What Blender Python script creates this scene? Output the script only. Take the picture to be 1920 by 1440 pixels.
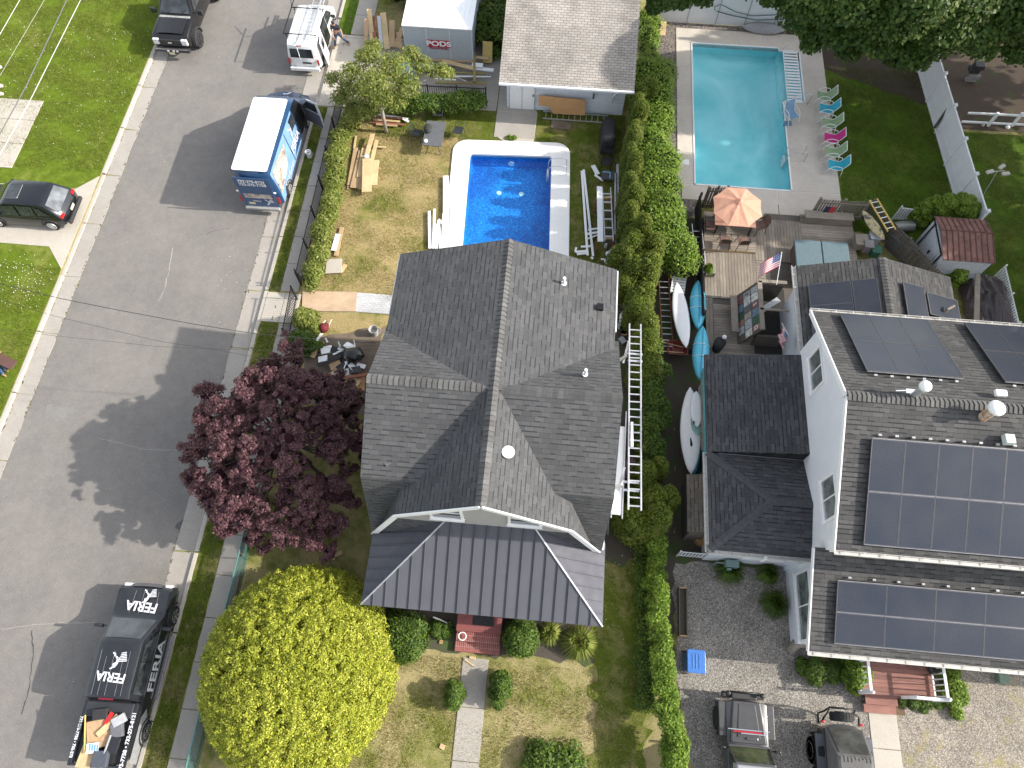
import bpy, bmesh, math, random
import numpy as np
from mathutils import Vector, Matrix
random.seed(7); RNG = np.random.default_rng(11)
R = math.radians
for o in list(bpy.data.objects): bpy.data.objects.remove(o, do_unlink=True)
scene = bpy.context.scene
COL = scene.collection
# ------------------------------------------------------------------ camera (drone, 28.5 m up, tilted 24.27 deg from straight down)
H = 28.5; FPX = 1331.0; TH = R(24.27); PSI = R(5.0)
cam_d = bpy.data.cameras.new('camera'); cam = bpy.data.objects.new('camera', cam_d); COL.objects.link(cam)
cam_d.sensor_width = 36; cam_d.lens = 36*FPX/1920; cam_d.clip_start = .1; cam_d.clip_end = 2000
cam.location = (0, 0, H); cam.rotation_euler = (TH, 0, PSI); scene.camera = cam
# ------------------------------------------------------------------ light
SUN_EL = R(31); SUN_AZ = R(88.2)     # azimuth clockwise from +Y
w = bpy.data.worlds.new('World'); scene.world = w; w.use_nodes = True
nt = w.node_tree; bg = nt.nodes['Background']; sky = nt.nodes.new('ShaderNodeTexSky'); sky.sky_type = 'NISHITA'
sky.sun_disc = False; sky.sun_elevation = SUN_EL; sky.sun_rotation = SUN_AZ; sky.air_density = 1.2; sky.dust_density = 2.0
hs = nt.nodes.new('ShaderNodeHueSaturation'); hs.inputs['Saturation'].default_value = .35; nt.links.new(sky.outputs[0], hs.inputs['Color']); nt.links.new(hs.outputs[0], bg.inputs[0]); bg.inputs[1].default_value = 0.15
sl = bpy.data.lights.new('sun', 'SUN'); sl.energy = 3.1; sl.angle = R(.6); sl.color = (1, .93, .82)
so = bpy.data.objects.new('sun', sl); COL.objects.link(so)
tosun = Vector((math.sin(SUN_AZ)*math.cos(SUN_EL), math.cos(SUN_AZ)*math.cos(SUN_EL), math.sin(SUN_EL)))
so.rotation_euler = tosun.to_track_quat('Z', 'Y').to_euler(); so.location = (60, 0, 40)
scene.view_settings.view_transform = 'Standard'; scene.view_settings.look = 'None'
scene.view_settings.exposure = 1.15; scene.view_settings.gamma = 1
scene.render.engine = 'CYCLES'; scene.cycles.max_bounces = 6; scene.cycles.transparent_max_bounces = 8
# ------------------------------------------------------------------ measuring helper: where a sight line from the survey photo meets height z
_h = Vector((-math.sin(PSI), math.cos(PSI), 0)); _r = Vector((math.cos(PSI), math.sin(PSI), 0)); _u = Vector((0, 0, 1))
_f = _h*math.sin(TH)-_u*math.cos(TH); _c = _h*math.cos(TH)+_u*math.sin(TH)
def P(x, y, z=0.0):
    d = _f*FPX+_r*(x-960)+_c*(720-y); t = (z-H)/d.z
    return Vector((d.x*t, d.y*t, z))
def P2(x, y, z=0.0):
    p = P(x, y, z); return (p.x, p.y)
# ------------------------------------------------------------------ tagging
def tag(o, label=None, cat=None, group=None, kind=None):
    if label: o['label'] = label
    if cat: o['category'] = cat
    if group: o['group'] = group
    if kind: o['kind'] = kind
    return o
def thing(name, label, cat, loc=(0, 0, 0), rz=0, group=None):
    o = bpy.data.objects.new(name, None); COL.objects.link(o); o.location = loc; o.rotation_euler = (0, 0, rz)
    o.empty_display_size = .3
    return tag(o, label, cat, group)
def dup(root, loc, rz, label, group=None, parent=None):
    r = root.copy(); COL.objects.link(r); r.location = loc; r.rotation_euler = (0, 0, rz); r.parent = parent
    if label: r['label'] = label
    if group: r['group'] = group
    for ch in list(root.children):
        c = ch.copy(); COL.objects.link(c); c.parent = r
        for g in list(ch.children):
            d = g.copy(); COL.objects.link(d); d.parent = c
    return r
# ------------------------------------------------------------------ materials
MATS = {}
def new_mat(name):
    m = bpy.data.materials.new(name); m.use_nodes = True; MATS[name] = m
    nt = m.node_tree; return m, nt, nt.nodes['Principled BSDF']
def N(nt, t, **kw):
    n = nt.nodes.new(t)
    for k, v in kw.items(): setattr(n, k, v)
    return n
def ramp(nt, fac, stops):
    n = nt.nodes.new('ShaderNodeValToRGB'); e = n.color_ramp.elements
    while len(e) < len(stops): e.new(.5)
    for i, (p, c) in enumerate(stops):
        e[i].position = p; e[i].color = (*c, 1) if len(c) == 3 else c
    nt.links.new(fac, n.inputs[0]); return n.outputs[0]
def noise(nt, vec, scale, detail=4, rough=.6, dist=0):
    n = nt.nodes.new('ShaderNodeTexNoise'); n.inputs['Scale'].default_value = scale
    n.inputs['Detail'].default_value = detail; n.inputs['Roughness'].default_value = rough
    n.inputs['Distortion'].default_value = dist
    nt.links.new(vec, n.inputs['Vector']); return n.outputs['Fac']
def mixc(nt, a, b, fac, blend='MIX'):
    n = nt.nodes.new('ShaderNodeMix'); n.data_type = 'RGBA'; n.blend_type = blend
    for k, v in ((6, a), (7, b)):
        if isinstance(v, tuple): n.inputs[k].default_value = (*v, 1)
        else: nt.links.new(v, n.inputs[k])
    if isinstance(fac, (int, float)): n.inputs[0].default_value = fac
    else: nt.links.new(fac, n.inputs[0])
    return n.outputs[2]
def bump(nt, b, height, strength=.3, dist=.02):
    n = nt.nodes.new('ShaderNodeBump'); n.inputs['Strength'].default_value = strength; n.inputs['Distance'].default_value = dist
    nt.links.new(height, n.inputs['Height']); nt.links.new(n.outputs[0], b.inputs['Normal'])
def coord(nt, kind='Object'):
    return nt.nodes.new('ShaderNodeTexCoord').outputs[kind]
def wpos(nt): return nt.nodes.new('ShaderNodeNewGeometry').outputs['Position']
def scl(c, k): return tuple(min(1, x*k) for x in c)
def plain(name, col, rough=.6, metal=0, var=.15, scale=6, bmp=0, spec=.5, coat=0):
    """one paint / metal / plastic colour with wear-sized unevenness"""
    if name in MATS: return MATS[name]
    m, nt, b = new_mat(name); v = coord(nt)
    f = noise(nt, v, scale, 5, .65)
    c = ramp(nt, f, [(.3, scl(col, 1-var)), (.7, scl(col, 1+var))])
    nt.links.new(c, b.inputs['Base Color']); b.inputs['Metallic'].default_value = metal
    rr = ramp(nt, noise(nt, v, scale*3, 3), [(.3, (rough*.8,)*3), (.7, (min(1, rough*1.2),)*3)]); nt.links.new(rr, b.inputs['Roughness'])
    b.inputs['Specular IOR Level'].default_value = spec; b.inputs['Coat Weight'].default_value = coat
    if bmp: bump(nt, b, noise(nt, v, scale*8, 4), bmp, .01)
    return m
def stained(name, col, stain, rough=.8, s1=1.2, s2=14, lo=.45, hi=.75, bmp=.2, amt=1):
    m, nt, b = new_mat(name); v = wpos(nt)
    f = noise(nt, v, s1, 6, .7, .4); g = noise(nt, v, s2, 5, .7)
    base = ramp(nt, g, [(.3, scl(col, .82)), (.7, scl(col, 1.15))])
    c = mixc(nt, base, stain, ramp(nt, f, [(lo, (0,)*3), (hi, (amt,)*3)]))
    nt.links.new(c, b.inputs['Base Color']); b.inputs['Roughness'].default_value = rough
    bump(nt, b, g, bmp, .02); return m
def uvbrick(name, c1, c2, mort, bw, bh, ms=.012, rough=.9, var=.35, off=.5, bmp=.5, speck=120, bias=0, dark=.25):
    m, nt, b = new_mat(name); uv = nt.nodes.new('ShaderNodeUVMap').outputs[0]
    n = nt.nodes.new('ShaderNodeTexBrick'); nt.links.new(uv, n.inputs['Vector'])
    n.offset = off; n.inputs['Scale'].default_value = 1; n.inputs['Brick Width'].default_value = bw; n.inputs['Row Height'].default_value = bh
    n.inputs['Mortar Size'].default_value = ms; n.inputs['Mortar Smooth'].default_value = .15; n.inputs['Bias'].default_value = bias
    n.inputs['Color1'].default_value = (*c1, 1); n.inputs['Color2'].default_value = (*c2, 1); n.inputs['Mortar'].default_value = (*mort, 1)
    f = noise(nt, uv, .5, 5, .7); g = noise(nt, uv, speck*.3, 3, .8)
    c = mixc(nt, n.outputs[0], ramp(nt, f, [(.35, (1-dark,)*3), (.65, (1+dark*.4,)*3)]), 1, 'MULTIPLY')
    c = mixc(nt, c, ramp(nt, g, [(.35, (1-var,)*3), (.65, (1+var,)*3)]), 1, 'MULTIPLY')
    nt.links.new(c, b.inputs['Base Color']); b.inputs['Roughness'].default_value = rough
    inv = nt.nodes.new('ShaderNodeMath'); inv.operation = 'SUBTRACT'; inv.inputs[0].default_value = 1; nt.links.new(n.outputs['Fac'], inv.inputs[1])
    bump(nt, b, inv.outputs[0], bmp, .02); return m
def shingle(name, cols, tab=.30, row=.14, thick=.6):
    """laminated shingles: courses down the slope, random tabs standing proud with a darker cut-out"""
    m, nt, b = new_mat(name); uv = nt.nodes.new('ShaderNodeUVMap').outputs[0]
    def brick(bw, bh, off, c1, c2, mort, ms, vec=uv, freq=2, sq=1):
        n = nt.nodes.new('ShaderNodeTexBrick'); nt.links.new(vec, n.inputs['Vector']); n.offset = off; n.offset_frequency = freq
        n.squash = sq; n.squash_frequency = 3
        n.inputs['Scale'].default_value = 1; n.inputs['Brick Width'].default_value = bw; n.inputs['Row Height'].default_value = bh
        n.inputs['Mortar Size'].default_value = ms; n.inputs['Mortar Smooth'].default_value = .1
        n.inputs['Color1'].default_value = (*c1, 1); n.inputs['Color2'].default_value = (*c2, 1); n.inputs['Mortar'].default_value = (*mort, 1); return n
    a = brick(tab, row, .37, cols[0], cols[1], cols[2], .006)
    t = brick(tab*.62, row, .63, (0, 0, 0), (1, 1, 1), (0, 0, 0), .0, sq=1.6, freq=3)
    tm = ramp(nt, t.outputs[0], [(.52, (0,)*3), (.56, (1,)*3)])
    # dark butt line under each proud tab
    sep = nt.nodes.new('ShaderNodeSeparateXYZ'); nt.links.new(uv, sep.inputs[0])
    dv = nt.nodes.new('ShaderNodeMath'); dv.operation = 'DIVIDE'; nt.links.new(sep.outputs[1], dv.inputs[0]); dv.inputs[1].default_value = row
    fr = nt.nodes.new('ShaderNodeMath'); fr.operation = 'FRACT'; nt.links.new(dv.outputs[0], fr.inputs[0])
    line = ramp(nt, fr.outputs[0], [(.0, (1,)*3), (.16, (1,)*3), (.26, (0,)*3)])
    mm = nt.nodes.new('ShaderNodeMath'); mm.operation = 'MULTIPLY'; nt.links.new(line, mm.inputs[0]); nt.links.new(tm, mm.inputs[1])
    c = mixc(nt, a.outputs[0], scl(cols[2], .75), mm.outputs[0])
    c = mixc(nt, c, ramp(nt, noise(nt, uv, .45, 5, .7), [(.3, (.86,)*3), (.7, (1.12,)*3)]), 1, 'MULTIPLY')
    c = mixc(nt, c, ramp(nt, noise(nt, uv, 38, 3, .8), [(.3, (.8,)*3), (.7, (1.22,)*3)]), 1, 'MULTIPLY')
    nt.links.new(c, b.inputs['Base Color']); b.inputs['Roughness'].default_value = .92; b.inputs['Specular IOR Level'].default_value = .25
    # height: each course is a small wedge rising to its butt edge, proud tabs are higher
    hh = nt.nodes.new('ShaderNodeMath'); hh.operation = 'MULTIPLY_ADD'; nt.links.new(fr.outputs[0], hh.inputs[0]); hh.inputs[1].default_value = -1.0; hh.inputs[2].default_value = 1.0
    h2 = nt.nodes.new('ShaderNodeMath'); h2.operation = 'MULTIPLY_ADD'; nt.links.new(tm, h2.inputs[0]); h2.inputs[1].default_value = thick; nt.links.new(hh.outputs[0], h2.inputs[2])
    bump(nt, b, h2.outputs[0], .7, .012)
    return m
def leafmat(name, cols, trans=.35, rough=.55, pos=.35):
    """leaves: a different tone for each leaf, slow drift between clumps"""
    m, nt, b = new_mat(name)
    g = nt.nodes.new('ShaderNodeNewGeometry')
    f = noise(nt, g.outputs['Position'], pos*3, 3, .6)
    ad = nt.nodes.new('ShaderNodeMath'); ad.operation = 'MULTIPLY_ADD'; nt.links.new(g.outputs['Random Per Island'], ad.inputs[0]); ad.inputs[1].default_value = .6
    mu = nt.nodes.new('ShaderNodeMath'); mu.operation = 'MULTIPLY'; nt.links.new(f, mu.inputs[0]); mu.inputs[1].default_value = .45
    nt.links.new(mu.outputs[0], ad.inputs[2])
    k = len(cols); c = ramp(nt, ad.outputs[0], [(.1+.8*i/(k-1), cc) for i, cc in enumerate(cols)])
    nt.links.new(c, b.inputs['Base Color']); b.inputs['Roughness'].default_value = rough; b.inputs['Specular IOR Level'].default_value = .3
    out = [n for n in nt.nodes if n.type == 'OUTPUT_MATERIAL'][0]
    tr = nt.nodes.new('ShaderNodeBsdfTranslucent'); nt.links.new(mixc(nt, c, (1.0, 1.0, .6), .25), tr.inputs[0])
    mx = nt.nodes.new('ShaderNodeMixShader'); mx.inputs[0].default_value = trans
    nt.links.new(b.outputs[0], mx.inputs[1]); nt.links.new(tr.outputs[0], mx.inputs[2]); nt.links.new(mx.outputs[0], out.inputs[0]); return m
def grassmat(name, g1, g2, dry, lo, hi, patch=.35, fine=26, soil=None):
    m, nt, b = new_mat(name); v = wpos(nt)
    f1 = noise(nt, v, fine, 4, .75); f2 = noise(nt, v, patch, 6, .68, .3); f3 = noise(nt, v, 2.6, 5, .7)
    c = ramp(nt, f1, [(.3, g1), (.68, g2)])
    c = mixc(nt, c, ramp(nt, f3, [(.3, (.75,)*3), (.7, (1.25,)*3)]), 1, 'MULTIPLY')
    d = ramp(nt, f1, [(.3, scl(dry, .7)), (.7, scl(dry, 1.25))])
    mk = nt.nodes.new('ShaderNodeMath'); mk.operation = 'MULTIPLY_ADD'; nt.links.new(f3, mk.inputs[0]); mk.inputs[1].default_value = .35; nt.links.new(f2, mk.inputs[2])
    c = mixc(nt, c, d, ramp(nt, mk.outputs[0], [(lo+.17, (0,)*3), (hi+.17, (1,)*3)]))
    if soil:
        c = mixc(nt, c, soil, ramp(nt, noise(nt, v, .9, 6, .7), [(.56, (0,)*3), (.66, (.85,)*3)]))
    nt.links.new(c, b.inputs['Base Color']); b.inputs['Roughness'].default_value = .95; b.inputs['Specular IOR Level'].default_value = .1
    bump(nt, b, f1, .8, .05); return m
def gravelmat(name, cols, scale=22, mixg=None):
    m, nt, b = new_mat(name); v = wpos(nt)
    vo = nt.nodes.new('ShaderNodeTexVoronoi'); vo.inputs['Scale'].default_value = scale; nt.links.new(v, vo.inputs['Vector'])
    sp = nt.nodes.new('ShaderNodeSeparateXYZ'); nt.links.new(vo.outputs['Color'], sp.inputs[0])
    k = len(cols); c = ramp(nt, sp.outputs[0], [(i/(k-1), cc) for i, cc in enumerate(cols)])
    e = ramp(nt, vo.outputs['Distance'], [(.25, (1,)*3), (.75, (.35,)*3)])
    c = mixc(nt, c, e, .8, 'MULTIPLY')
    c = mixc(nt, c, ramp(nt, noise(nt, v, 1.2, 5), [(.3, (.8,)*3), (.7, (1.2,)*3)]), 1, 'MULTIPLY')
    if mixg: c = mixc(nt, c, mixg[0], ramp(nt, noise(nt, v, mixg[1], 6, .75), [(mixg[2], (0,)*3), (mixg[2]+.1, (.8,)*3)]))
    nt.links.new(c, b.inputs['Base Color']); b.inputs['Roughness'].default_value = .9
    iv = nt.nodes.new('ShaderNodeMath'); iv.operation = 'SUBTRACT'; iv.inputs[0].default_value = 1; nt.links.new(vo.outputs['Distance'], iv.inputs[1])
    bump(nt, b, iv.outputs[0], .7, .02); return m
def woodmat(name, c1, c2, axis='X', plank=0, scale=1.0, rough=.8):
    """grain along an axis of the object; plank>0 adds a tone per board across it (uv v)"""
    m, nt, b = new_mat(name); v = coord(nt)
    mp = nt.nodes.new('ShaderNodeMapping'); s = {'X': (1, 14, 14), 'Y': (14, 1, 14), 'Z': (14, 14, 1)}[axis]
    mp.inputs['Scale'].default_value = [k*scale for k in s]; nt.links.new(v, mp.inputs[0])
    f = noise(nt, mp.outputs[0], 2.5, 5, .65, .6)
    c = ramp(nt, f, [(.3, c1), (.7, c2)])
    c = mixc(nt, c, ramp(nt, noise(nt, v, 1.3, 4), [(.3, (.82,)*3), (.7, (1.15,)*3)]), 1, 'MULTIPLY')
    g = nt.nodes.new('ShaderNodeNewGeometry')
    c = mixc(nt, c, ramp(nt, g.outputs['Random Per Island'], [(0, (.78,)*3), (1, (1.2,)*3)]), 1, 'MULTIPLY')
    nt.links.new(c, b.inputs['Base Color']); b.inputs['Roughness'].default_value = rough
    bump(nt, b, f, .2, .005); return m
def glassmat(name, col=(.02, .025, .03), rough=.05):
    m, nt, b = new_mat(name); v = coord(nt)
    c = ramp(nt, noise(nt, v, 1.7, 2), [(.35, scl(col, .6)), (.65, scl(col, 1.6))]); nt.links.new(c, b.inputs['Base Color'])
    b.inputs['Roughness'].default_value = rough; b.inputs['Specular IOR Level'].default_value = .9; b.inputs['Coat Weight'].default_value = .3
    return m
# ------------------------------------------------------------------ mesh builder
class MB:
    def __init__(s): s.v = []; s.f = []; s.m = []; s.uv = []
    def add(s, vs, fs, m=0, uvs=None):
        k = len(s.v); s.v += [tuple(p) for p in vs]
        for i, f in enumerate(fs):
            s.f.append([k+j for j in f]); s.m.append(m); s.uv.append(uvs[i] if uvs else None)
        return s
    def box(s, c, d, rz=0, m=0, M=None):
        x, y, z = d[0]/2, d[1]/2, d[2]/2
        vs = [Vector(p) for p in ((-x,-y,-z),(x,-y,-z),(x,y,-z),(-x,y,-z),(-x,-y,z),(x,-y,z),(x,y,z),(-x,y,z))]
        if M is None: M = Matrix.Rotation(rz, 3, 'Z')
        vs = [M @ p+Vector(c) for p in vs]
        return s.add(vs, [(3,2,1,0),(4,5,6,7),(0,1,5,4),(1,2,6,5),(2,3,7,6),(3,0,4,7)], m)
    def bar(s, a, b, w, t, m=0, roll=None):
        """rectangular bar from a to b: w across, t thick (t along 'up')"""
        a = Vector(a); b = Vector(b); d = (b-a); L = d.length; d.normalize()
        up = Vector(roll) if roll else (Vector((0, 0, 1)) if abs(d.z) < .95 else Vector((0, 1, 0)))
        sd = d.cross(up).normalized(); up = sd.cross(d)
        M = Matrix((d, sd, up)).transposed()
        return s.box((a+b)/2, (L, w, t), M=M, m=m)
    def tube(s, pts, r, n=8, m=0, cap=True):
        pts = [Vector(p) for p in pts]; rs = r if isinstance(r, (list, tuple)) else [r]*len(pts); k = len(s.v)
        prev = None
        for i, p in enumerate(pts):
            d = (pts[min(i+1, len(pts)-1)]-pts[max(i-1, 0)]).normalized()
            if prev is None: u = d.orthogonal().normalized()
            else: u = (prev-d*prev.dot(d)).normalized()
            prev = u; w_ = d.cross(u)
            for j in range(n):
                a = 2*math.pi*j/n; s.v.append(tuple(p+(u*math.cos(a)+w_*math.sin(a))*rs[i]))
        for i in range(len(pts)-1):
            for j in range(n):
                s.f.append([k+i*n+j, k+i*n+(j+1) % n, k+(i+1)*n+(j+1) % n, k+(i+1)*n+j]); s.m.append(m); s.uv.append(None)
        if cap:
            s.f.append([k+j for j in range(n)][::-1]); s.m.append(m); s.uv.append(None)
            e = k+(len(pts)-1)*n; s.f.append([e+j for j in range(n)]); s.m.append(m); s.uv.append(None)
        return s
    def cyl(s, c, r, h, n=20, m=0, axis=(0, 0, 1), r2=None):
        c = Vector(c); a = Vector(axis).normalized(); return s.tube([c, c+a*h], [r, r if r2 is None else r2], n, m)
    def prism(s, poly, z0, z1, m=0, uv=False):
        n = len(poly); A = sum(poly[i][0]*poly[(i+1) % n][1]-poly[(i+1) % n][0]*poly[i][1] for i in range(n))
        if A < 0: poly = poly[::-1]
        vs = [(p[0], p[1], z0) for p in poly]+[(p[0], p[1], z1) for p in poly]
        fs = [list(range(n))[::-1], [n+i for i in range(n)]]+[[i, (i+1) % n, n+(i+1) % n, n+i] for i in range(n)]
        return s.add(vs, fs, m)
    def loft(s, rings, m=0, cap=True, closed=True):
        k = len(s.v); n = len(rings[0])
        for r_ in rings: s.v += [tuple(p) for p in r_]
        for i in range(len(rings)-1):
            for j in range(n if closed else n-1):
                s.f.append([k+i*n+j, k+i*n+(j+1) % n, k+(i+1)*n+(j+1) % n, k+(i+1)*n+j]); s.m.append(m); s.uv.append(None)
        if cap and closed:
            s.f.append([k+j for j in range(n)][::-1]); e = k+(len(rings)-1)*n; s.f.append([e+j for j in range(n)])
            s.m += [m, m]; s.uv += [None, None]
        return s
    def slope(s, pts, m=0, t=.0, u=None):
        """planar roof face with UVs in metres: u along the eave (horizontal), v up the slope. optional thickness"""
        pts = [Vector(p) for p in pts]; n = Vector((0, 0, 0))
        for i in range(len(pts)): n += (pts[i]-pts[0]).cross(pts[(i+1) % len(pts)]-pts[0])
        n.normalize()
        if n.z < 0: pts = pts[::-1]; n = -n
        e = Vector((0, 0, 1)).cross(n)
        e = Vector((1, 0, 0)) if e.length < 1e-4 else e.normalized()
        vdir = n.cross(e)
        uv = [((p.dot(e)), p.dot(vdir)) for p in pts]; k = len(pts)
        if t <= 0: return s.add(pts, [list(range(k))], m, [uv])
        low = [p-Vector((0, 0, t)) for p in pts]
        fs = [list(range(k)), [k+i for i in range(k)][::-1]]+[[i, k+i, k+(i+1) % k, (i+1) % k] for i in range(k)]
        return s.add(pts+low, fs, m, [uv]+[None]*(k+1))
    def wallquad(s, pts, m=0):
        """vertical face with UVs in metres"""
        pts = [Vector(p) for p in pts]; n = (pts[1]-pts[0]).cross(pts[2]-pts[0]).normalized(); e = Vector((0, 0, 1)).cross(n).normalized()
        return s.add(pts, [list(range(len(pts)))], m, [[(p.dot(e), p.z) for p in pts]])
    def sphere(s, c, r, n=12, k=8, m=0):
        r = r if isinstance(r, (tuple, list)) else (r, r, r); rings = []
        for i in range(k+1):
            a = math.pi*i/k; z = -math.cos(a); q = max(math.sin(a), .01)
            rings.append([(c[0]+r[0]*q*math.cos(2*math.pi*j/n), c[1]+r[1]*q*math.sin(2*math.pi*j/n), c[2]+r[2]*z) for j in range(n)])
        return s.loft(rings, m)
    def build(s, name, mats, parent=None, smooth=False, bev=0, org=None, auto=None):
        me = bpy.data.meshes.new(name); mats = mats if isinstance(mats, (list, tuple)) else [mats]
        org = Vector(org) if org is not None else None
        vs = s.v if org is None else [tuple(Vector(p)-org) for p in s.v]
        me.from_pydata(vs, [], s.f)
        for m in mats: me.materials.append(m)
        me.polygons.foreach_set('material_index', s.m)
        if any(u is not None for u in s.uv):
            ul = me.uv_layers.new(name='UVMap'); flat = []
            for f, u in zip(s.f, s.uv):
                for i in range(len(f)): flat += (u[i] if u else (s.v[f[i]][0], s.v[f[i]][1]))
            ul.data.foreach_set('uv', flat)
        if smooth: me.polygons.foreach_set('use_smooth', [True]*len(s.f))
        me.update(); o = bpy.data.objects.new(name, me); COL.objects.link(o)
        if org is not None: o.location = org
        if parent: o.parent = parent
        if bev:
            b = o.modifiers.new('bevel', 'BEVEL'); b.width = bev; b.segments = 2; b.limit_method = 'ANGLE'; b.angle_limit = R(35)
        if smooth and auto is not None:
            try: me.set_sharp_from_angle(angle=R(auto))
            except Exception: pass
        return o
def npmesh(name, V, F, mat, parent=None, smooth=False):
    """V (n,3), F (m,k) arrays -> object"""
    me = bpy.data.meshes.new(name); n, k = len(F), F.shape[1]
    me.vertices.add(len(V)); me.vertices.foreach_set('co', V.astype(np.float32).ravel())
    me.loops.add(n*k); me.loops.foreach_set('vertex_index', F.astype(np.int32).ravel())
    me.polygons.add(n); me.polygons.foreach_set('loop_start', np.arange(0, n*k, k, dtype=np.int32))
    me.polygons.foreach_set('loop_total', np.full(n, k, dtype=np.int32))
    if smooth: me.polygons.foreach_set('use_smooth', [True]*n)
    me.materials.append(mat); me.update(calc_edges=True); o = bpy.data.objects.new(name, me); COL.objects.link(o)
    if parent: o.parent = parent
    return o
def leaves(clumps, n, size, mat, name='foliage', parent=None, shell=(.72, 1.03), up=.5, asp=.6, flat=0.0, droop=0):
    """n leaf-sized rhombi spread through the outer layer of many ellipsoid clumps"""
    C = np.array(clumps, float); vol = (C[:, 3]*C[:, 4]+C[:, 4]*C[:, 5]+C[:, 3]*C[:, 5]); pr = vol/vol.sum()
    idx = RNG.choice(len(C), n, p=pr); d = RNG.normal(size=(n, 3)); d /= np.linalg.norm(d, axis=1)[:, None]
    lowm = d[:, 2] < -.35; d[lowm, 2] *= -1
    rr = RNG.uniform(shell[0], shell[1], n)**.8
    p = C[idx, :3]+d*C[idx, 3:6]*rr[:, None]
    nn = d/C[idx, 3:6]; nn /= np.linalg.norm(nn, axis=1)[:, None]
    nn = nn*(1-flat)+RNG.normal(size=(n, 3))*.55; nn[:, 2] += up; nn /= np.linalg.norm(nn, axis=1)[:, None]
    a = RNG.normal(size=(n, 3)); a[:, 2] -= droop; t = a-nn*(a*nn).sum(1)[:, None]; t /= np.linalg.norm(t, axis=1)[:, None]; b = np.cross(nn, t)
    s = size*RNG.uniform(.6, 1.35, n)[:, None]
    V = np.stack([p-t*s, p+b*s*asp+nn*s*.15, p+t*s, p-b*s*asp+nn*s*.15], 1).reshape(-1, 3)
    return npmesh(name, V, np.arange(4*n).reshape(-1, 4), mat, parent)
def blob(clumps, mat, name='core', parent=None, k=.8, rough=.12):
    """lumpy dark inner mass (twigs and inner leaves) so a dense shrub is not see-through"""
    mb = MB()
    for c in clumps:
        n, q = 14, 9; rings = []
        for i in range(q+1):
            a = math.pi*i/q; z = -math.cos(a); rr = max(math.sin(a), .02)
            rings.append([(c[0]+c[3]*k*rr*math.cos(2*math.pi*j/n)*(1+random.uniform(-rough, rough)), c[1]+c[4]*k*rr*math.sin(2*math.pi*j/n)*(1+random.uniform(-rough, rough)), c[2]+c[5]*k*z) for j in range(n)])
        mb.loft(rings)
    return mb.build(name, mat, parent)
def text_mesh(body, size, mat, name='lettering', parent=None, M=None, ext=.004, bold=0.0, ax='CENTER', sx=1.0):
    cu = bpy.data.curves.new(name, 'FONT'); cu.body = body; cu.size = size; cu.extrude = ext; cu.offset = bold; cu.align_x = ax; cu.align_y = 'CENTER'
    t = bpy.data.objects.new(name, cu); COL.objects.link(t); bpy.context.view_layer.update()
    me = bpy.data.meshes.new_from_object(t.evaluated_get(bpy.context.evaluated_depsgraph_get()))
    bpy.data.objects.remove(t, do_unlink=True)
    me.transform(Matrix.Diagonal((sx, 1, 1, 1)))
    me.materials.clear(); me.materials.append(mat)
    o = bpy.data.objects.new(name, me); COL.objects.link(o)
    if M is not None: o.matrix_local = M
    if parent: o.parent = parent
    return o
def frame(o, x, y):
    """matrix with local x, y axes and origin o"""
    x = Vector(x).normalized(); y = Vector(y).normalized(); z = x.cross(y).normalized(); y = z.cross(x)
    M = Matrix((x, y, z)).transposed().to_4x4(); M.translation = Vector(o); return M
# ================================================================== MATERIAL SET
white = plain('white_paint', (.78, .79, .8), .5, var=.05)
white_vinyl = plain('white_vinyl', (.74, .76, .79), .4, var=.05, scale=2)
alum = plain('aluminium', (.62, .63, .65), .38, .75, var=.12)
alum_dull = plain('dull_aluminium', (.5, .51, .53), .5, .5, var=.15)
black_metal = plain('black_metal', (.012, .012, .014), .4, .3)
rubber = plain('rubber', (.018, .018, .02), .8, var=.3)
asphalt_m, nt, b = new_mat('asphalt'); v = wpos(nt)
f1 = noise(nt, v, .35, 6, .7); f2 = noise(nt, v, 45, 3, .85); f3 = noise(nt, v, 3, 5, .7)
c = ramp(nt, f2, [(.3, (.132, .125, .118)), (.52, (.195, .184, .174)), (.72, (.3, .286, .27))])
c = mixc(nt, c, ramp(nt, f1, [(.3, (.86, .86, .87)), (.7, (1.1, 1.09, 1.07))]), 1, 'MULTIPLY')
c = mixc(nt, c, ramp(nt, f3, [(.35, (.93,)*3), (.65, (1.06,)*3)]), 1, 'MULTIPLY')
vo = nt.nodes.new('ShaderNodeTexVoronoi'); vo.inputs['Scale'].default_value = 9; nt.links.new(v, vo.inputs['Vector'])
c = mixc(nt, c, (.55, .54, .5), ramp(nt, vo.outputs['Distance'], [(.05, (.8,)*3), (.09, (0,)*3)]))
nt.links.new(c, b.inputs['Base Color']); b.inputs['Roughness'].default_value = .95; b.inputs['Specular IOR Level'].default_value = .2; bump(nt, b, f2, .5, .01)
concrete_m = stained('concrete', (.34, .315, .285), (.24, .225, .2), .9, .8, 22, .45, .8, .2, .75)
conc_light = stained('pale_concrete', (.44, .405, .355), (.35, .32, .275), .9, .9, 24, .45, .8, .15, .7)
deck_conc = stained('pool_deck_concrete', (.56, .51, .45), (.43, .39, .345), .85, .9, 30, .4, .75, .1, .8)
dirt_m = stained('dirt', (.13, .1, .075), (.2, .16, .12), .95, 1.5, 14, .4, .7, .6)
g_bright = grassmat('grass_bright', (.05, .095, .004), (.15, .2, .022), (.25, .25, .07), .55, .95)
g_dry = grassmat('grass_dry', (.075, .1, .012), (.19, .205, .04), (.36, .28, .135), .32, .54, patch=.42)
g_front = grassmat('grass_mixed', (.075, .095, .015), (.195, .215, .045), (.355, .295, .155), .36, .62, patch=.5, soil=None)
g_verge = grassmat('grass_verge', (.045, .072, .006), (.13, .155, .026), (.26, .22, .1), .48, .75, patch=.9)
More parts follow.
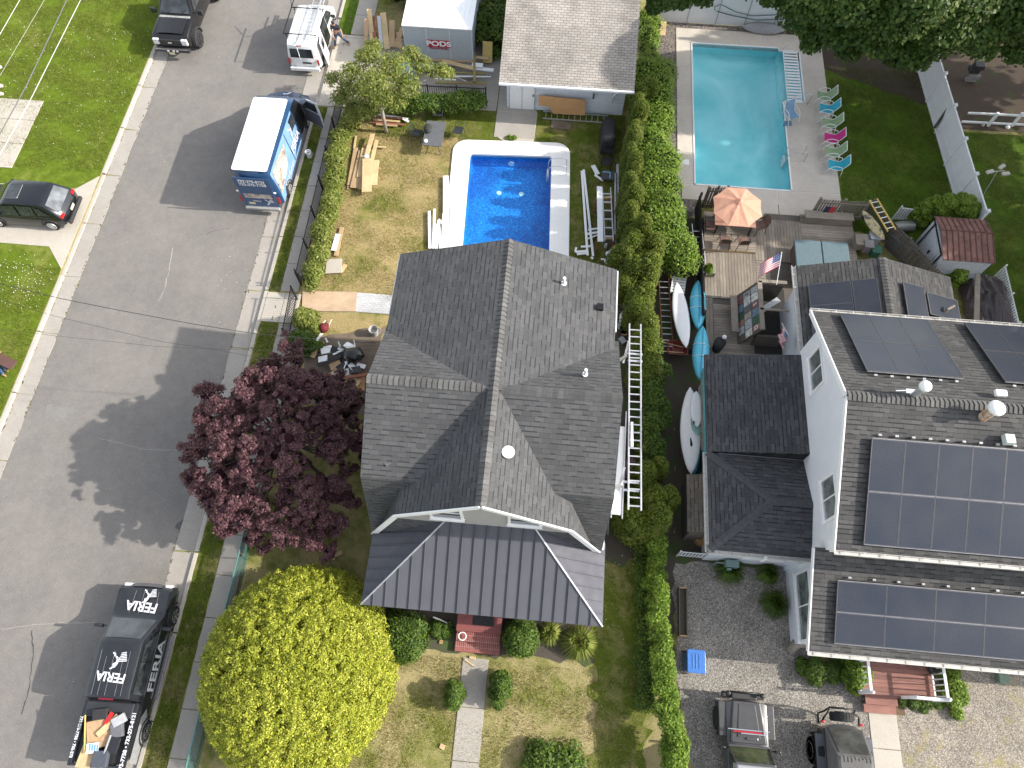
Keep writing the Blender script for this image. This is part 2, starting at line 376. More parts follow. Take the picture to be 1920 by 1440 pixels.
g_lush = grassmat('grass_lush', (.03, .07, .004), (.09, .15, .016), (.16, .18, .04), .5, .9, patch=.5)
soil_m = stained('garden_soil', (.055, .038, .026), (.045, .07, .012), .95, 1.1, 20, .56, .66, .6)
mottled_soil = stained('brown_green_soil', (.07, .058, .045), (.05, .085, .02), .95, .9, 16, .5, .62, .6)  # dark brown soil with greenish patches
gravel_m = gravelmat('gravel', [(.15, .135, .12), (.29, .265, .23), (.37, .345, .31), (.22, .2, .175), (.5, .47, .43)], 24)
gravel_dry = gravelmat('gravel_and_dry_grass', [(.18, .155, .13), (.31, .27, .225), (.4, .36, .31), (.25, .215, .175), (.5, .46, .41)], 24, ((.25, .22, .08), .9, .52))
gravel_dark = gravelmat('dark_gravel', [(.09, .08, .07), (.2, .17, .15), (.3, .26, .23), (.12, .1, .09), (.4, .36, .33)], 16)
sh_main = shingle('shingle_grey', [(.066, .067, .07), (.092, .093, .096), (.044, .046, .05)], .3, .165)
sh_cap = woodmat('ridge_shingle', (.07, .07, .071), (.125, .123, .121), 'X', rough=.9)
sh_white = shingle('shingle_slate', [(.055, .055, .056), (.094, .092, .09), (.032, .032, .034)], .33, .15, .35)
sh_wing = shingle('shingle_dark', [(.048, .05, .055), (.082, .083, .088), (.03, .031, .035)], .33, .15, .35)
sh_garage = uvbrick('shingle_bleached', (.30, .275, .25), (.37, .34, .31), (.13, .12, .11), .30, .14, .012, .9, .15, .5, .5, 90, 0, .35)
metal_roof = plain('grey_metal_roof', (.088, .09, .107), .7, 0, var=.06, scale=1.2, spec=.25)
siding_grey = plain('grey_siding', (.36, .35, .35), .6, var=.06)
glass_d = glassmat('window_glass', (.03, .035, .04)); glass_p = glassmat('reflection_pale_glass', (.13, .15, .15), .12)  # second glass: window reflection painted in as a pale base colour
# ================================================================== SKY-TO-HORIZON GROUND
ZR = -.12
pool1 = [P2(882, 290), P2(1034, 292)]      # north edge of blue pool
p1a = Vector(P2(882, 290)+(0,)); p1b = Vector(P2(1034, 292)+(0,)); e1 = (p1b-p1a).normalized(); n1 = Vector((e1.y, -e1.x, 0))   # n1 points south
e1 = Vector((math.cos(R(2.6)), math.sin(R(2.6)), 0)); n1 = Vector((e1.y, -e1.x, 0)); W1 = (p1b-p1a).length; L1 = 8.9
p2a = P(1296, 82); p2b = P(1459, 91); p2c = P(1484, 360); p2d = P(1303, 346)
PX0, PX1 = (p2a.x+p2d.x)/2, (p2b.x+p2c.x)/2; PY1, PY0 = (p2a.y+p2b.y)/2, (p2c.y+p2d.y)/2
holes = [(-4.95, .35, 16.6, 26.0), (PX0, PX1, PY0, PY1), (PX1, PX1+1.15, 30.6, 34.4)]
xs = sorted({-300, -60, -22.95, -22.75, -12.9, -5, 20, 300} | {h_[0] for h_ in holes} | {h_[1] for h_ in holes})
ys = sorted({-250, -20, 0, 20, 60, 500} | {h_[2] for h_ in holes} | {h_[3] for h_ in holes})
mb = MB()
for i in range(len(xs)-1):
    for j in range(len(ys)-1):
        cx, cy = (xs[i]+xs[i+1])/2, (ys[j]+ys[j+1])/2
        if any(h_[0] < cx < h_[1] and h_[2] < cy < h_[3] for h_ in holes): continue
        z = ZR if -22.75 < cx < -12.9 else 0
        if -22.95 < cx < -22.75: z = ZR
        mb.add([(xs[i], ys[j], z), (xs[i+1], ys[j], z), (xs[i+1], ys[j+1], z), (xs[i], ys[j+1], z)], [(0, 1, 2, 3)])
for x in (-22.95, -12.9):
    for j in range(len(ys)-1): mb.add([(x, ys[j], ZR), (x, ys[j+1], ZR), (x, ys[j+1], 0), (x, ys[j], 0)], [(0, 1, 2, 3)])
tag(mb.build('ground', g_front), kind='structure')
LAY = [0]
def jit(poly, amp=.07, step=.35):
    out = []
    for i in range(len(poly)):
        a = Vector(poly[i]); b_ = Vector(poly[(i+1) % len(poly)]); k = max(1, int((b_-a).length/step))
        for q in range(k):
            p = a.lerp(b_, q/k); out.append((p.x+random.uniform(-amp, amp), p.y+random.uniform(-amp, amp)))
    return out
def sheet(name, poly, m, z=None, j=0, kind='structure'):
    """thin ground layer, each about 4 mm above the one below"""
    LAY[0] += 1
    if z is None: z = .003+.0007*LAY[0]
    if j: poly = jit(poly, j)
    o = MB().add([(p[0], p[1], z) for p in poly], [list(range(len(poly)))]).build(name, m)
    return tag(o, kind=kind)
def px(*pts, z=0): return [P2(a, b_, z) for a, b_ in pts]
def rect(x0, y0, x1, y1): return [(x0, y0), (x1, y0), (x1, y1), (x0, y1)]
tag(MB().add([(-22.1, -60, ZR+.005), (-13.85, -60, ZR+.005), (-13.85, 120, ZR+.005), (-22.1, 120, ZR+.005)], [(0, 1, 2, 3)]).build('road', asphalt_m), kind='structure')
# concrete gutter pans and kerbs in cast lengths with joints
def kerb(x0, x1, xg0, xg1, y0=-20, y1=60, step=3.05):
    g, k = MB(), MB(); y = y0
    while y < y1:
        e = random.uniform(.012, .03); g.prism(jit([(xg0, y+e), (xg1, y+e), (xg1, y+step-e), (xg0, y+step-e)], .025, .5), ZR-.05, ZR+.012+random.uniform(0, .006))
        dz = -.075 if any(a < y+1.5 < b_ for a, b_ in drops[x0]) else 0
        k.prism([(x0, y+e), (x1, y+e), (x1, y+step-e), (x0, y+step-e)], ZR-.05, .012+dz); y += step
    tag(g.build('gutter', concrete_m, bev=.01), kind='structure'); tag(k.build('kerb', conc_light, bev=.025), kind='structure')
drops = {-13.08: [(27.6, 34)], -22.95: [(16.5, 22.8)]}
kerb(-13.08, -12.9, -13.95, -13.085); kerb(-22.95, -22.75, -22.745, -22.0)
sheet('lawn', rect(-60, -20, -22.97, 60), g_bright)
def slabs(name, x0, y0, x1, y1, step, m=concrete_m, z0=-.02, z1=.037, along='y', w=.012):
    mb = MB(); a, b_ = (y0, y1) if along == 'y' else (x0, x1); q = a
    while q < b_-.1:
        e = min(q+step, b_); zz = z1+random.uniform(-.004, .004)
        mb.prism(rect(x0, q+w, x1, e-w) if along == 'y' else rect(q+w, y0, e-w, y1), z0, zz); q = e
    return tag(mb.build(name, m, bev=.008), kind='structure')
slabs('sidewalk', -12.33, 16.6, -11.48, 28.1, 1.55)
slabs('sidewalk', -11.98, -6, -11.02, 14.9, 1.6)
slabs('sidewalk', -12.1, 33.6, -11.0, 44, 1.6)
slabs('sidewalk', -12.9, 14.95, -11.3, 16.5, .85, conc_light, along='x')
slabs('driveway', -12.9, 28.15, -8.3, 33.55, 2.6, conc_light)
sheet('verge', rect(-12.88, -20, -12.0, 14.9), g_verge, j=.05)
sheet('verge', rect(-12.88, 16.55, -12.35, 28.1), g_verge, j=.03)
sheet('verge', rect(-12.88, 33.6, -12.1, 48), g_lush, j=.03)
mb = MB()   # left driveway with flared mouth, two more slabs
mb.prism([(-22.97, 16.9), (-24.0, 18.1), (-60, 18.3), (-60, 21.6), (-23.9, 21.6), (-22.97, 22.5)], -.02, .02)
tag(mb.build('driveway', conc_light), kind='structure')
slabs('garden_path', -30.5, 22.6, -27.6, 27.2, 1.6, conc_light)
# lawns of the two plots
sheet('lawn', [(-11.5, 16.5), (-4.97, 16.4), (-4.97, 27.6), (-11.3, 28.2)], g_dry, j=.0)
sheet('lawn', [(-9.5, 26.3), (-5.2, 26.6), (-5.0, 26.05), (.36, 26.05), (3.6, 26.1), (3.5, 28.9), (-9.5, 28.9)], g_verge, j=.0)
sheet('lawn', [(.36, 15.0), (3.9, 15.0), (3.9, 26.1), (.36, 26.1)], g_verge, j=.0)
sheet('bare_soil', px((600, 612), (725, 608), (700, 700), (690, 780), (590, 760), (560, 650)), dirt_m, j=.15)
sheet('lawn', px((590, 590), (735, 590), (728, 612), (650, 622), (600, 630)), g_dry, j=.1)
sheet('lawn', px((1490, 60), (1735, 120), (1830, 400), (1700, 460), (1560, 420)), g_lush, j=.1)
sheet('lawn', [(19.0, 2), (60, 2), (60, 29.3), (20.2, 29.3), (20.2, 23)], g_lush)
sheet('garden_bed', [(20.3, 29.5), (60, 29.5), (60, 60), (20.3, 60)], soil_m)
sheet('side_strip', rect(2.7, 5.2, 6.1, 22.5), mottled_soil, j=.2)
sheet('side_strip', rect(4.0, 2.0, 5.9, 5.4), mottled_soil, j=.1)
sheet('side_strip', rect(6.0, 5.6, 10.4, 22.5), mottled_soil, j=.05)
sheet('garden_bed', rect(-6.2, 1.6, 3.4, 4.2), mottled_soil, j=.15)
sheet('lawn', rect(2.9, -8, 5.0, 5.5), g_verge, j=.3)
sheet('gravel_drive', jit([(5.9, 5.6), (11, 5.9), (11, 2.5), (13.2, 1.4), (13.2, -9), (6.4, -9), (6.6, -1.5), (6.0, 1.2)], .12), gravel_m)
sheet('gravel_drive', [(13.7, -9), (60, -9), (60, 2.9), (13.7, 2.9)], gravel_dry)
sheet('gravel_bed', px((1224, 50), (1270, 50), (1278, 345), (1318, 395), (1290, 410), (1262, 380), (1235, 170)), gravel_dark, j=.06)
sheet('gravel_bed', px((1250, 40), (1545, 62), (1545, 74), (1262, 56)), gravel_dark, j=.04)
sheet('garden_bed', [(12.5, 34.0), (19.6, 31.0), (19.6, 60), (12.5, 60)], soil_m, j=.1)
slabs('front_path', -1.96, -9, -1.0, 1.45, 1.75, concrete_m)
slabs('entry_path', 12.95, -9, 13.95, 1.15, 2.9, conc_light)
slabs('garage_apron', -3.3, 26.8, -1.2, 33, 1.8, concrete_m)
tag(MB().prism([(-3.3, 27.3), (-3.1, 26.8), (-2.5, 26.35), (-1.8, 26.15), (-1.2, 26.3), (-1.15, 28.7), (-3.3, 28.7)], -.02, .034).build('garage_apron', conc_light, bev=.01), kind='structure')
sheet('paver_drive', [(-8.3, 28.6), (-3.35, 28.6), (-3.35, 38), (-8.3, 38)], concrete_m)
# ================================================================== SIDE WALK TO THE HOUSE: tan sheet and grey pavers
q = px((568, 547), (669, 548), (668, 585), (566, 584))
tag(MB().prism(q, .005, .05).build('walkway_board', woodmat('tan_board', (.42, .3, .2), (.52, .38, .26), 'X')), 'tan protective plywood sheet laid over the path beside the lawn', 'plywood sheet')
mb = MB(); pv = px((670, 549), (740, 550), (740, 586), (669, 585)); x0, x1 = pv[0][0], pv[1][0]+.8; y0, y1 = pv[3][1], pv[0][1]
mb.add([(x0, y0, .03), (x1, y0, .03), (x1, y1, .03), (x0, y1, .03)], [(0, 1, 2, 3)], 0, [[(x0, y0), (x1, y0), (x1, y1), (x0, y1)]])
tag(mb.build('paver_path', uvbrick('pavers', (.42, .43, .44), (.5, .5, .51), (.3, .3, .3), .22, .11, .008, .85, .1)), kind='structure')
# ================================================================== BLUE POOL
liner, nt, b = new_mat('blue_liner'); v = wpos(nt)
f = noise(nt, v, 13, 3, .6); f2 = noise(nt, v, .55, 3, .6)
c = ramp(nt, f, [(.35, (.0, .12, .42)), (.55, (.0, .225, .66)), (.72, (.05, .42, .9))])  # bright speckle imitates caustic light, painted into the liner colour
c = mixc(nt, c, ramp(nt, f2, [(.38, (.5, .6, .72)), (.55, (1, 1, 1))]), 1, 'MULTIPLY'); nt.links.new(c, b.inputs['Base Color']); b.inputs['Roughness'].default_value = .6
def watermat(name, tint, gloss=.12, k=1.0):
    m, nt, b = new_mat(name); out = [n for n in nt.nodes if n.type == 'OUTPUT_MATERIAL'][0]
    t = nt.nodes.new('ShaderNodeBsdfTransparent'); t.inputs[0].default_value = (*tint, 1)
    g = nt.nodes.new('ShaderNodeBsdfGlossy'); g.inputs['Roughness'].default_value = .08
    lw = nt.nodes.new('ShaderNodeLayerWeight'); pw_ = nt.nodes.new('ShaderNodeMath'); pw_.operation = 'POWER'; nt.links.new(lw.outputs['Facing'], pw_.inputs[0]); pw_.inputs[1].default_value = 4; fr = nt.nodes.new('ShaderNodeMath'); fr.operation = 'MULTIPLY_ADD'; nt.links.new(pw_.outputs[0], fr.inputs[0]); fr.inputs[1].default_value = .9; fr.inputs[2].default_value = .025
    bp = nt.nodes.new('ShaderNodeBump'); bp.inputs['Strength'].default_value = .25; bp.inputs['Distance'].default_value = .03
    nt.links.new(noise(nt, wpos(nt), 3.5, 3, .5, .5), bp.inputs['Height'])
    nt.links.new(bp.outputs[0], g.inputs['Normal']); pass
    mx = nt.nodes.new('ShaderNodeMixShader'); nt.links.new(fr.outputs[0], mx.inputs[0]); nt.links.new(t.outputs[0], mx.inputs[1]); nt.links.new(g.outputs[0], mx.inputs[2])
    nt.links.new(mx.outputs[0], out.inputs[0]); return m
pool = thing('swimming_pool', 'deep blue in-ground pool with rounded white coping behind the grey-roofed house', 'swimming pool', (p1a.x, p1a.y, 0), R(2.6))
# local: x east 0..W1, y south negative
cm = MB(); seg = 8
def rrect(x0, y0, x1, y1, r, s=6):
    out = []
    for (cx, cy, a0) in ((x1-r, y1-r, 0), (x0+r, y1-r, 90), (x0+r, y0+r, 180), (x1-r, y0+r, 270)):
        for i in range(s+1): a = R(a0+90*i/s); out.append((cx+r*math.cos(a), cy+r*math.sin(a)))
    return out
inn = rrect(0, -L1, W1, 0, .12); outr = rrect(-.92, -L1-.9, W1+.95, .92, .75)
for zt, zb in ((.09, -.02),):
    rings = [[(x, y, zb) for x, y in outr], [(x, y, zt) for x, y in outr], [(x, y, zt+.004) for x, y in inn], [(x, y, zb) for x, y in inn]]
    cm.loft(rings, cap=False)
cop = plain('white_coping', (.8, .79, .77), .7, var=.05, scale=1)
cm.build('coping', cop, pool, bev=.015)
lm = MB(); dz = -.8
iw = [(x, y) for x, y in inn]
lm.loft([[(x, y, -.02) for x, y in iw], [(x, y, -.6) for x, y in iw], [(W1/2+(x-W1/2)*.98, y*.98-.05, dz) for x, y in iw]], cap=False)
lm.add([(W1/2+(x-W1/2)*.98, y*.98-.05, dz) for x, y in iw], [list(range(len(iw)))])
lm.build('liner', liner, pool)
rim = MB(); rim.loft([[(x, y, -.06) for x, y in inn], [(W1/2+(x-W1/2)*.994, y-(.012 if y > -1 else -.012), -.1) for x, y in inn]], cap=False); rim.build('liner_track', plain('teal_track', (.05, .12, .14), .5), pool)
MB().add([(x, y, -.16) for x, y in iw], [list(range(len(iw)))]).build('water', watermat('pool_water', (.8, .92, .99)), pool)
pale = plain('pale_fitting', (.6, .78, .85), .5)
for x, y in ((1.55, -1.75), (2.7, -1.78)): MB().cyl((x, y, dz+.002), .13, .02, 16).build('drain_cover', pale, pool)
MB().cyl((2.1, -.02, -.55), .16, -.02, 16, axis=(0, 1, 0)).build('pool_light', pale, pool)
def pool_ladder(parent, x, y, s=1, z=.08, w_=.5, name='pool_ladder'):
    """two bent stainless rails over the edge, three treads"""
    o = bpy.data.objects.new(name, None); COL.objects.link(o); o.parent = parent; o.location = (x, y, z)
    for q in (-w_/2, w_/2):
        MB().tube([(.75*s, q, 0), (.75*s, q, .5), (.7*s, q, .62), (.58*s, q, .66), (.1*s, q, .62), (-.1*s, q, .5), (-.16*s, q, .3), (-.16*s, q, -.6)], .022, 8).build('rail', alum, o, smooth=True)
    for k in range(3): MB().box((-.16*s, 0, -.2-.17*k), (.1, w_, .03)).build('tread', white, o, bev=.005)
    return o
pool_ladder(pool, W1, -.95)
for y in (-3.1, -6.2):
    pass
# ================================================================== NEIGHBOUR'S POOL AND CONCRETE DECK
DX0, DX1, DY1 = 6.22, 14.35, 35.75
mb = MB()
def cell(x0, y0, x1, y1, g=.018):
    mb.prism(rect(x0+g, y0+g, x1-g, y1-g), -.03, .045+random.uniform(0, .003))
yl = [24.62, 27.0, 29.2, 31.0, 32.7, 34.2, PY1]
yl = [PY0, PY0+2.0, PY0+4.1, PY0+5.9, PY0+8.1, PY1]
for a, c_ in zip(yl, yl[1:]):
    cell(DX0, a, PX0-.02, c_)
for a, c_ in zip([PY0, PY0+1.9, PY0+4.2, PY0+6.0, 30.6], [PY0+1.9, PY0+4.2, PY0+6.0, 30.6, None]):
    if c_: cell(PX1+.02, a, DX1, c_)
cell(PX1+1.15, 30.6, DX1, 32.5); cell(PX1+1.15, 32.5, DX1, 34.4)
for a, c_ in zip([DX0, 7.9, 9.6, 11.3, 12.9], [7.9, 9.6, 11.3, 12.9, DX1]): cell(a, PY1+.02, c_, DY1)
if 34.4 < PY1: cell(PX1+.02, 34.4, DX1, PY1)
cell(DX0+.2, 23.6, 8.6, PY0-.02); cell(8.6, 22.75, 11.2, PY0-.02); cell(11.2, 22.2, DX1, PY0-.02)
dk = tag(mb.build('pool_deck', deck_conc, bev=.006), kind='structure')
jb = MB()
for r4 in ((DX0+.02, PY0, PX0-.03, DY1-.02), (PX0-.03, PY1+.03, DX1-.02, DY1-.02), (PX1+.03, PY0, DX1-.02, 30.58), (PX1+1.17, 30.58, DX1-.02, PY1+.03), (PX1+.03, 34.42, PX1+1.17, PY1+.03), (DX0+.22, 23.65, DX1-.02, PY0)): jb.prism(rect(*r4), -.03, .034)
tag(jb.build('deck_joint', plain('joint_white', (.6, .58, .54), .8)), kind='structure')
pool2 = thing('swimming_pool', 'turquoise rectangular pool with entry steps set in beige concrete deck', 'swimming pool', (PX0, PY0, 0))
W2, L2 = PX1-PX0, PY1-PY0
pl2, nt, b = new_mat('aqua_plaster'); v = wpos(nt)
c = ramp(nt, noise(nt, v, .25, 4, .6, .6), [(.35, (.12, .58, .64)), (.65, (.36, .78, .84))]); c = mixc(nt, c, (.45, .8, .83), ramp(nt, noise(nt, v, 1.6, 7, .85, .8), [(.55, (0,)*3), (.8, (.45,)*3)]))
nt.links.new(c, b.inputs['Base Color']); b.inputs['Roughness'].default_value = .7
tile = uvbrick('mosaic_tile', (.16, .22, .26), (.4, .48, .5), (.5, .52, .5), .1, .05, .006, .3, .1)
cm = MB(); lm = MB(); hw = .1
def wall2(a, b_, zt=-.02, zb=-.6): lm.add([(a[0], a[1], zt), (b_[0], b_[1], zt), (b_[0], b_[1], zb), (a[0], a[1], zb)], [(0, 1, 2, 3)])
s0, s1 = 30.6-PY0, 34.4-PY0
ring = [(0, 0), (W2, 0), (W2, s0), (W2+1.13, s0), (W2+1.13, s1), (W2, s1), (W2, L2), (0, L2)]
for i in range(8): wall2(ring[i], ring[(i+1) % 8], -.02, -.2); wall2(ring[i], ring[(i+1) % 8], -.2, -.6)
lm.add([(W2, s0, -1.1), (W2, s1, -1.1), (W2, s1, -.02), (W2, s0, -.02)], [(0, 1, 2, 3)]) if False else None
# floor with a deep end to the south and a cove along the walls
lm.add([(0, 0, -.6), (W2, 0, -.6), (W2, L2, -.6), (0, L2, -.6), (.5, .6, -.72), (W2-.5, .6, -.72), (W2-.5, L2*.5, -.71), (.5, L2*.5, -.71), (W2-.35, L2-.35, -.68), (.35, L2-.35, -.68)],
       [(0, 1, 5, 4), (1, 6, 5), (1, 2, 8, 6), (2, 3, 9, 8), (3, 0, 4, 7), (3, 7, 9), (4, 5, 6, 7), (7, 6, 8, 9)])
lm.box((W2+.56, (s0+s1)/2, -.5), (1.12, s1-s0, .3))     # step platform
lm.box((W2+.2, (s0+s1)/2, -.6), (.5, s1-s0-.02, .3))
lm.build('basin', pl2, pool2)
tm = MB()
for a, b_ in (((0, L2-.003), (W2, L2-.003)), ((0.003, 0), (.003, L2)), ((W2-.003, L2), (W2-.003, s1)), ((W2-.003, s0), (W2-.003, 0)), ((0, .003), (W2, .003))):
    tm.wallquad([(a[0], a[1], -.2), (b_[0], b_[1], -.2), (b_[0], b_[1], -.05), (a[0], a[1], -.05)])
tm.build('tile_band', tile, pool2)
wr = MB(); rp = ring
cx_, cy_ = W2/2, L2/2
for i in range(8):
    a, b_ = Vector(ring[i]+(0.05,)), Vector(ring[(i+1) % 8]+(.05,)); d = (b_-a).normalized()
    wr.bar(a-d*.03, b_+d*.03, .07, .05)
wr.build('coping', white, pool2)
MB().add([(x, y, -.12) for x, y in ring], [list(range(8))]).build('water', watermat('aqua_water', (.92, .98, .99)), pool2)
st = MB()
for k in range(17): st.box((W2+.62, s0+.12+(s1-s0-.24)*k/16, -.02+.075), (.8, .12, .03))
for x in (.25, 1.0): st.box((W2+x, (s0+s1)/2, .02), (.05, s1-s0, .04))
st.build('step_grate', white, pool2)
for y in (s0-.12, s1+.1):
    o = MB().tube([(W2+.25, y, .05), (W2+.25, y, .12), (W2+.5, y, .55), (W2+1.15, y, .75), (W2+1.3, y, .7), (W2+1.25, y, .05)], .022, 8).build('handrail', alum, pool2, smooth=True)
pool_ladder(pool2, W2, 2.2, z=.05)
MB().box((W2+.45, 8.15-3.1, .052), (.35, .35, .012)).build('skimmer_lid', white, pool2)
MB().box((-.45, 1.4, .052), (.35, .35, .012)).build('skimmer_lid', white, pool2)
# ================================================================== MAIN HOUSE (grey shingles, metal porch roof)
house = thing('house', 'grey shingled gambrel house with metal hip porch roof, mid-photo', 'house', (-1.4, 9.5, 0))
OF = Vector((1.4, -9.5, 0))
def part(mbd, name, m, parent=house, **k):
    o = mbd.build(name, m, parent, **k); o.location = (-parent.location.x, -parent.location.y, -parent.location.z) if parent.parent is None else (0, 0, 0); return o
XR = -1.38; ZT = 8.0; YN, YS = 14.73, 5.19
rf = MB(); T = .16
zN = 6.6; xW, xE = -5.42, 2.56
# north body of the roof
rf.slope([(XR, 9.0, ZT), (XR, YN, ZT), (xW, YN, zN), (xW, 9.0, zN)], t=T); rf.slope([(XR, 9.0, ZT), (XR, YN, ZT), (xE, YN, zN), (xE, 9.0, zN)], t=T)
# cross gable (ridge east-west)
CX0, CX1, CY, CZ = -5.46, 2.72, 9.08, 7.88
yb_s, yb_n, zb = 6.24, 11.9, 6.38
for y, yl_ in ((yb_s, 5.2), (yb_n, 12.9)):
    rf.slope([(CX0, CY, CZ), (CX1, CY, CZ), (CX1, y, zb), (CX0, y, zb)], t=T)
    rf.slope([(CX0, y, zb), (CX1, y, zb), (CX1, yl_, 3.4), (CX0, yl_, 3.4)], t=T)
# south gambrel
bxW, bxE, zbk = -4.2, 1.4, 5.95
for bx, lx in ((bxW, -5.42), (bxE, 2.62)):
    rf.slope([(XR, YS, ZT+.004), (XR, 9.2, ZT+.004), (bx, 9.2, zbk), (bx, YS, zbk)], t=T)
    rf.slope([(bx, YS, zbk), (bx, 8.0, zbk), (lx, 8.0, 2.85), (lx, YS, 2.85)], t=T)
part(rf, 'roof', sh_main)
cap = MB()
def caps(a, b_, w_=.17, step=.15, drop=.055, m=0):
    a, b_ = Vector(a), Vector(b_); d = (b_-a); L = d.length; d.normalize(); s = d.cross(Vector((0, 0, 1))).normalized(); n = int(L/step)
    for i in range(n):
        p = a+d*(i*L/n); q = a+d*((i+1)*L/n+.01); lift = Vector((0, 0, .035)); l2 = Vector((0, 0, .004))
        cap.add([p+s*w_-Vector((0, 0, drop))+lift, p+lift, p-s*w_-Vector((0, 0, drop))+lift, q-s*w_-Vector((0, 0, drop))+l2, q+l2, q+s*w_-Vector((0, 0, drop))+l2], [(0, 1, 4, 5), (1, 2, 3, 4)])
caps((XR, YS, ZT+.02), (XR, YN, ZT+.02), .17, .17, .1); caps((CX0, CY, CZ+.02), (XR, CY, CZ+.02), .17, .17, .1); caps((CX1, CY, CZ+.02), (XR, CY, CZ+.02), .17, .17, .1)
part(cap, 'ridge_cap', sh_cap)
wl = MB()
wx0, wx1 = -5.2, 2.35
wl.prism(rect(wx0, 5.55, wx1, YN-.3), 0, 2.9); wl.prism(rect(wx0, 6.6, wx1, YN-.35), 2.9, 6.0)
# gable end walls
wl.add([(wx0+.02, YS+.3, 2.75), (wx1-.02, YS+.3, 2.75), (bxE, YS+.3, zbk-.1), (XR, YS+.3, ZT-.17), (bxW, YS+.3, zbk-.1)], [(0, 1, 2, 3, 4)])
wl.add([(wx0, YN-.25, 0), (wx1, YN-.25, 0), (wx1, YN-.25, 6.5), (XR, YN-.25, ZT-.17), (wx0, YN-.25, 6.5)], [(4, 3, 2, 1, 0)])
for x in (CX0+.22, CX1-.22):
    wl.add([(x, 5.4, 3.2), (x, 12.8, 3.2), (x, yb_n, zb-.15), (x, CY, CZ-.17), (x, yb_s, zb-.15)], [(0, 1, 2, 3, 4)])
part(wl, 'wall', siding_grey)
tr = MB()
yf = YS-.015
pts = [(-5.5, 2.75), (bxW-.02, zbk-.06), (XR, ZT-.05), (bxE+.02, zbk-.06), (2.7, 2.75)]
for (xa, za), (xb, zb_) in zip(pts, pts[1:]):
    tr.bar((xa, yf, za), (xb, yf, zb_), .05, .2, roll=(0, 0, 1)) if abs(zb_-za) < 2.6 else tr.bar((xa, yf, za), (xb, yf, zb_), .05, .2)
part(tr, 'rake_board', white, bev=.005)
so_ = MB()
for (xa, za), (xb, zb_) in zip(pts, pts[1:]):
    so_.add([(xa, YS, za-.14), (xb, YS, zb_-.14), (xb, YS+.3, zb_-.14), (xa, YS+.3, za-.14)], [(0, 1, 2, 3)])
part(so_, 'soffit', white)
def window(parent, c, w_, h_, nrm, name='window', mull='H', fr=white, off=None, gl=None, curtain=False):
    """framed sash window with glass, standing 3 cm proud of the wall, facing nrm"""
    nrm = Vector(nrm).normalized(); up = Vector((0, 0, 1)); s = up.cross(nrm).normalized(); c = Vector(c)
    f = MB(); t = .09
    def bx(cx, cz, ww, hh, th=.06, o=0): f.box(c+s*cx+up*cz+nrm*(th/2+o), (0, 0, 0), M=None) if False else f.add([c+s*(cx+sx*ww/2)+up*(cz+sz*hh/2)+nrm*(o+q*th) for q in (0, 1) for sx, sz in ((-1, -1), (1, -1), (1, 1), (-1, 1))], [(3, 2, 1, 0), (4, 5, 6, 7), (0, 1, 5, 4), (1, 2, 6, 5), (2, 3, 7, 6), (3, 0, 4, 7)])
    bx(-w_/2-t/2, 0, t, h_+2*t); bx(w_/2+t/2, 0, t, h_+2*t); bx(0, h_/2+t/2, w_, t); bx(0, -h_/2-t/2, w_, t); bx(0, -h_/2-t*1.3, w_+2.6*t, .05, .12)
    if mull in ('H', 'HV'): bx(0, 0, w_, .045, .045)
    if mull in ('V', 'HV'): bx(0, 0, .045, h_, .045)
    o = f.build(name, fr, parent)
    g = MB(); g.add([c+s*a*w_/2+up*b_*h_/2+nrm*.02 for a, b_ in ((-1, -1), (1, -1), (1, 1), (-1, 1))], [(0, 1, 2, 3)]); gg = g.build('pane', gl or glass_d, o)
    if parent.parent is None: o.location = -parent.location
    return o
for x in (-2.65, -.05):
    window(house, (x, YS+.3, 5.75), .95, 1.35, (0, -1, 0))
for y in (7.5, 10.6): window(house, (CX0+.22, y, 5.2), .9, 1.3, (-1, 0, 0))
for y in (6.4, 8.6, 10.8, 13.4): window(house, (wx0, y, 1.9), .9, 1.3, (-1, 0, 0))
for y in (6.8, 9.6, 12.0): window(house, (wx1, y, 1.9), .9, 1.3, (1, 0, 0))
# porch roof: standing seam hip
ph = MB(); EZ, TZ = 2.9, 4.35; ex0, ex1, ey0 = -5.5, 2.88, 2.68; tx0, tx1, ty = -2.75, .28, 5.55
ph.slope([(ex0, ey0, EZ), (ex1, ey0, EZ), (tx1, ty, TZ), (tx0, ty, TZ)], t=.05)
ph.slope([(ex0, ey0, EZ), (tx0, ty, TZ), (ex0, ty, EZ)], t=.05); ph.slope([(ex1, ey0, EZ), (tx1, ty, TZ), (ex1, ty, EZ)], t=.05)
part(ph, 'porch_roof', metal_roof)
se = MB(); N_ = 20
for i in range(1, N_):
    x = ex0+(ex1-ex0)*i/N_
    if x < tx0: k = (x-ex0)/(tx0-ex0)
    elif x > tx1: k = (ex1-x)/(ex1-tx1)
    else: k = 1
    se.bar((x, ey0, EZ+.025), (x, ey0+(ty-ey0)*k, EZ+(TZ-EZ)*k+.025), .022, .05)
for s_, e0, t0 in ((1, ex0, tx0), (-1, ex1, tx1)):
    for j in range(1, 7):
        y = ey0+(ty-ey0)*j/7; k = j/7
        se.bar((e0, y, EZ+.025), (e0+(t0-e0)*k, y, EZ+(TZ-EZ)*k+.025), .022, .05)
part(se, 'standing_seam', metal_roof)
galv = plain('galvanised', (.5, .51, .53), .4, .6)
for e0, t0 in ((ex0, tx0), (ex1, tx1)): part(MB().bar((e0, ey0, EZ+.03), (t0, ty, TZ+.03), .05, .035), 'hip_flashing', galv)
fa = MB()
fa.box(((ex0+ex1)/2, ey0+.03, EZ-.1), (ex1-ex0-.06, .03, .16)); fa.box((ex0+.03, (ey0+ty)/2, EZ-.1), (.03, ty-ey0, .16)); fa.box((ex1-.03, (ey0+ty)/2, EZ-.1), (.03, ty-ey0, .16))
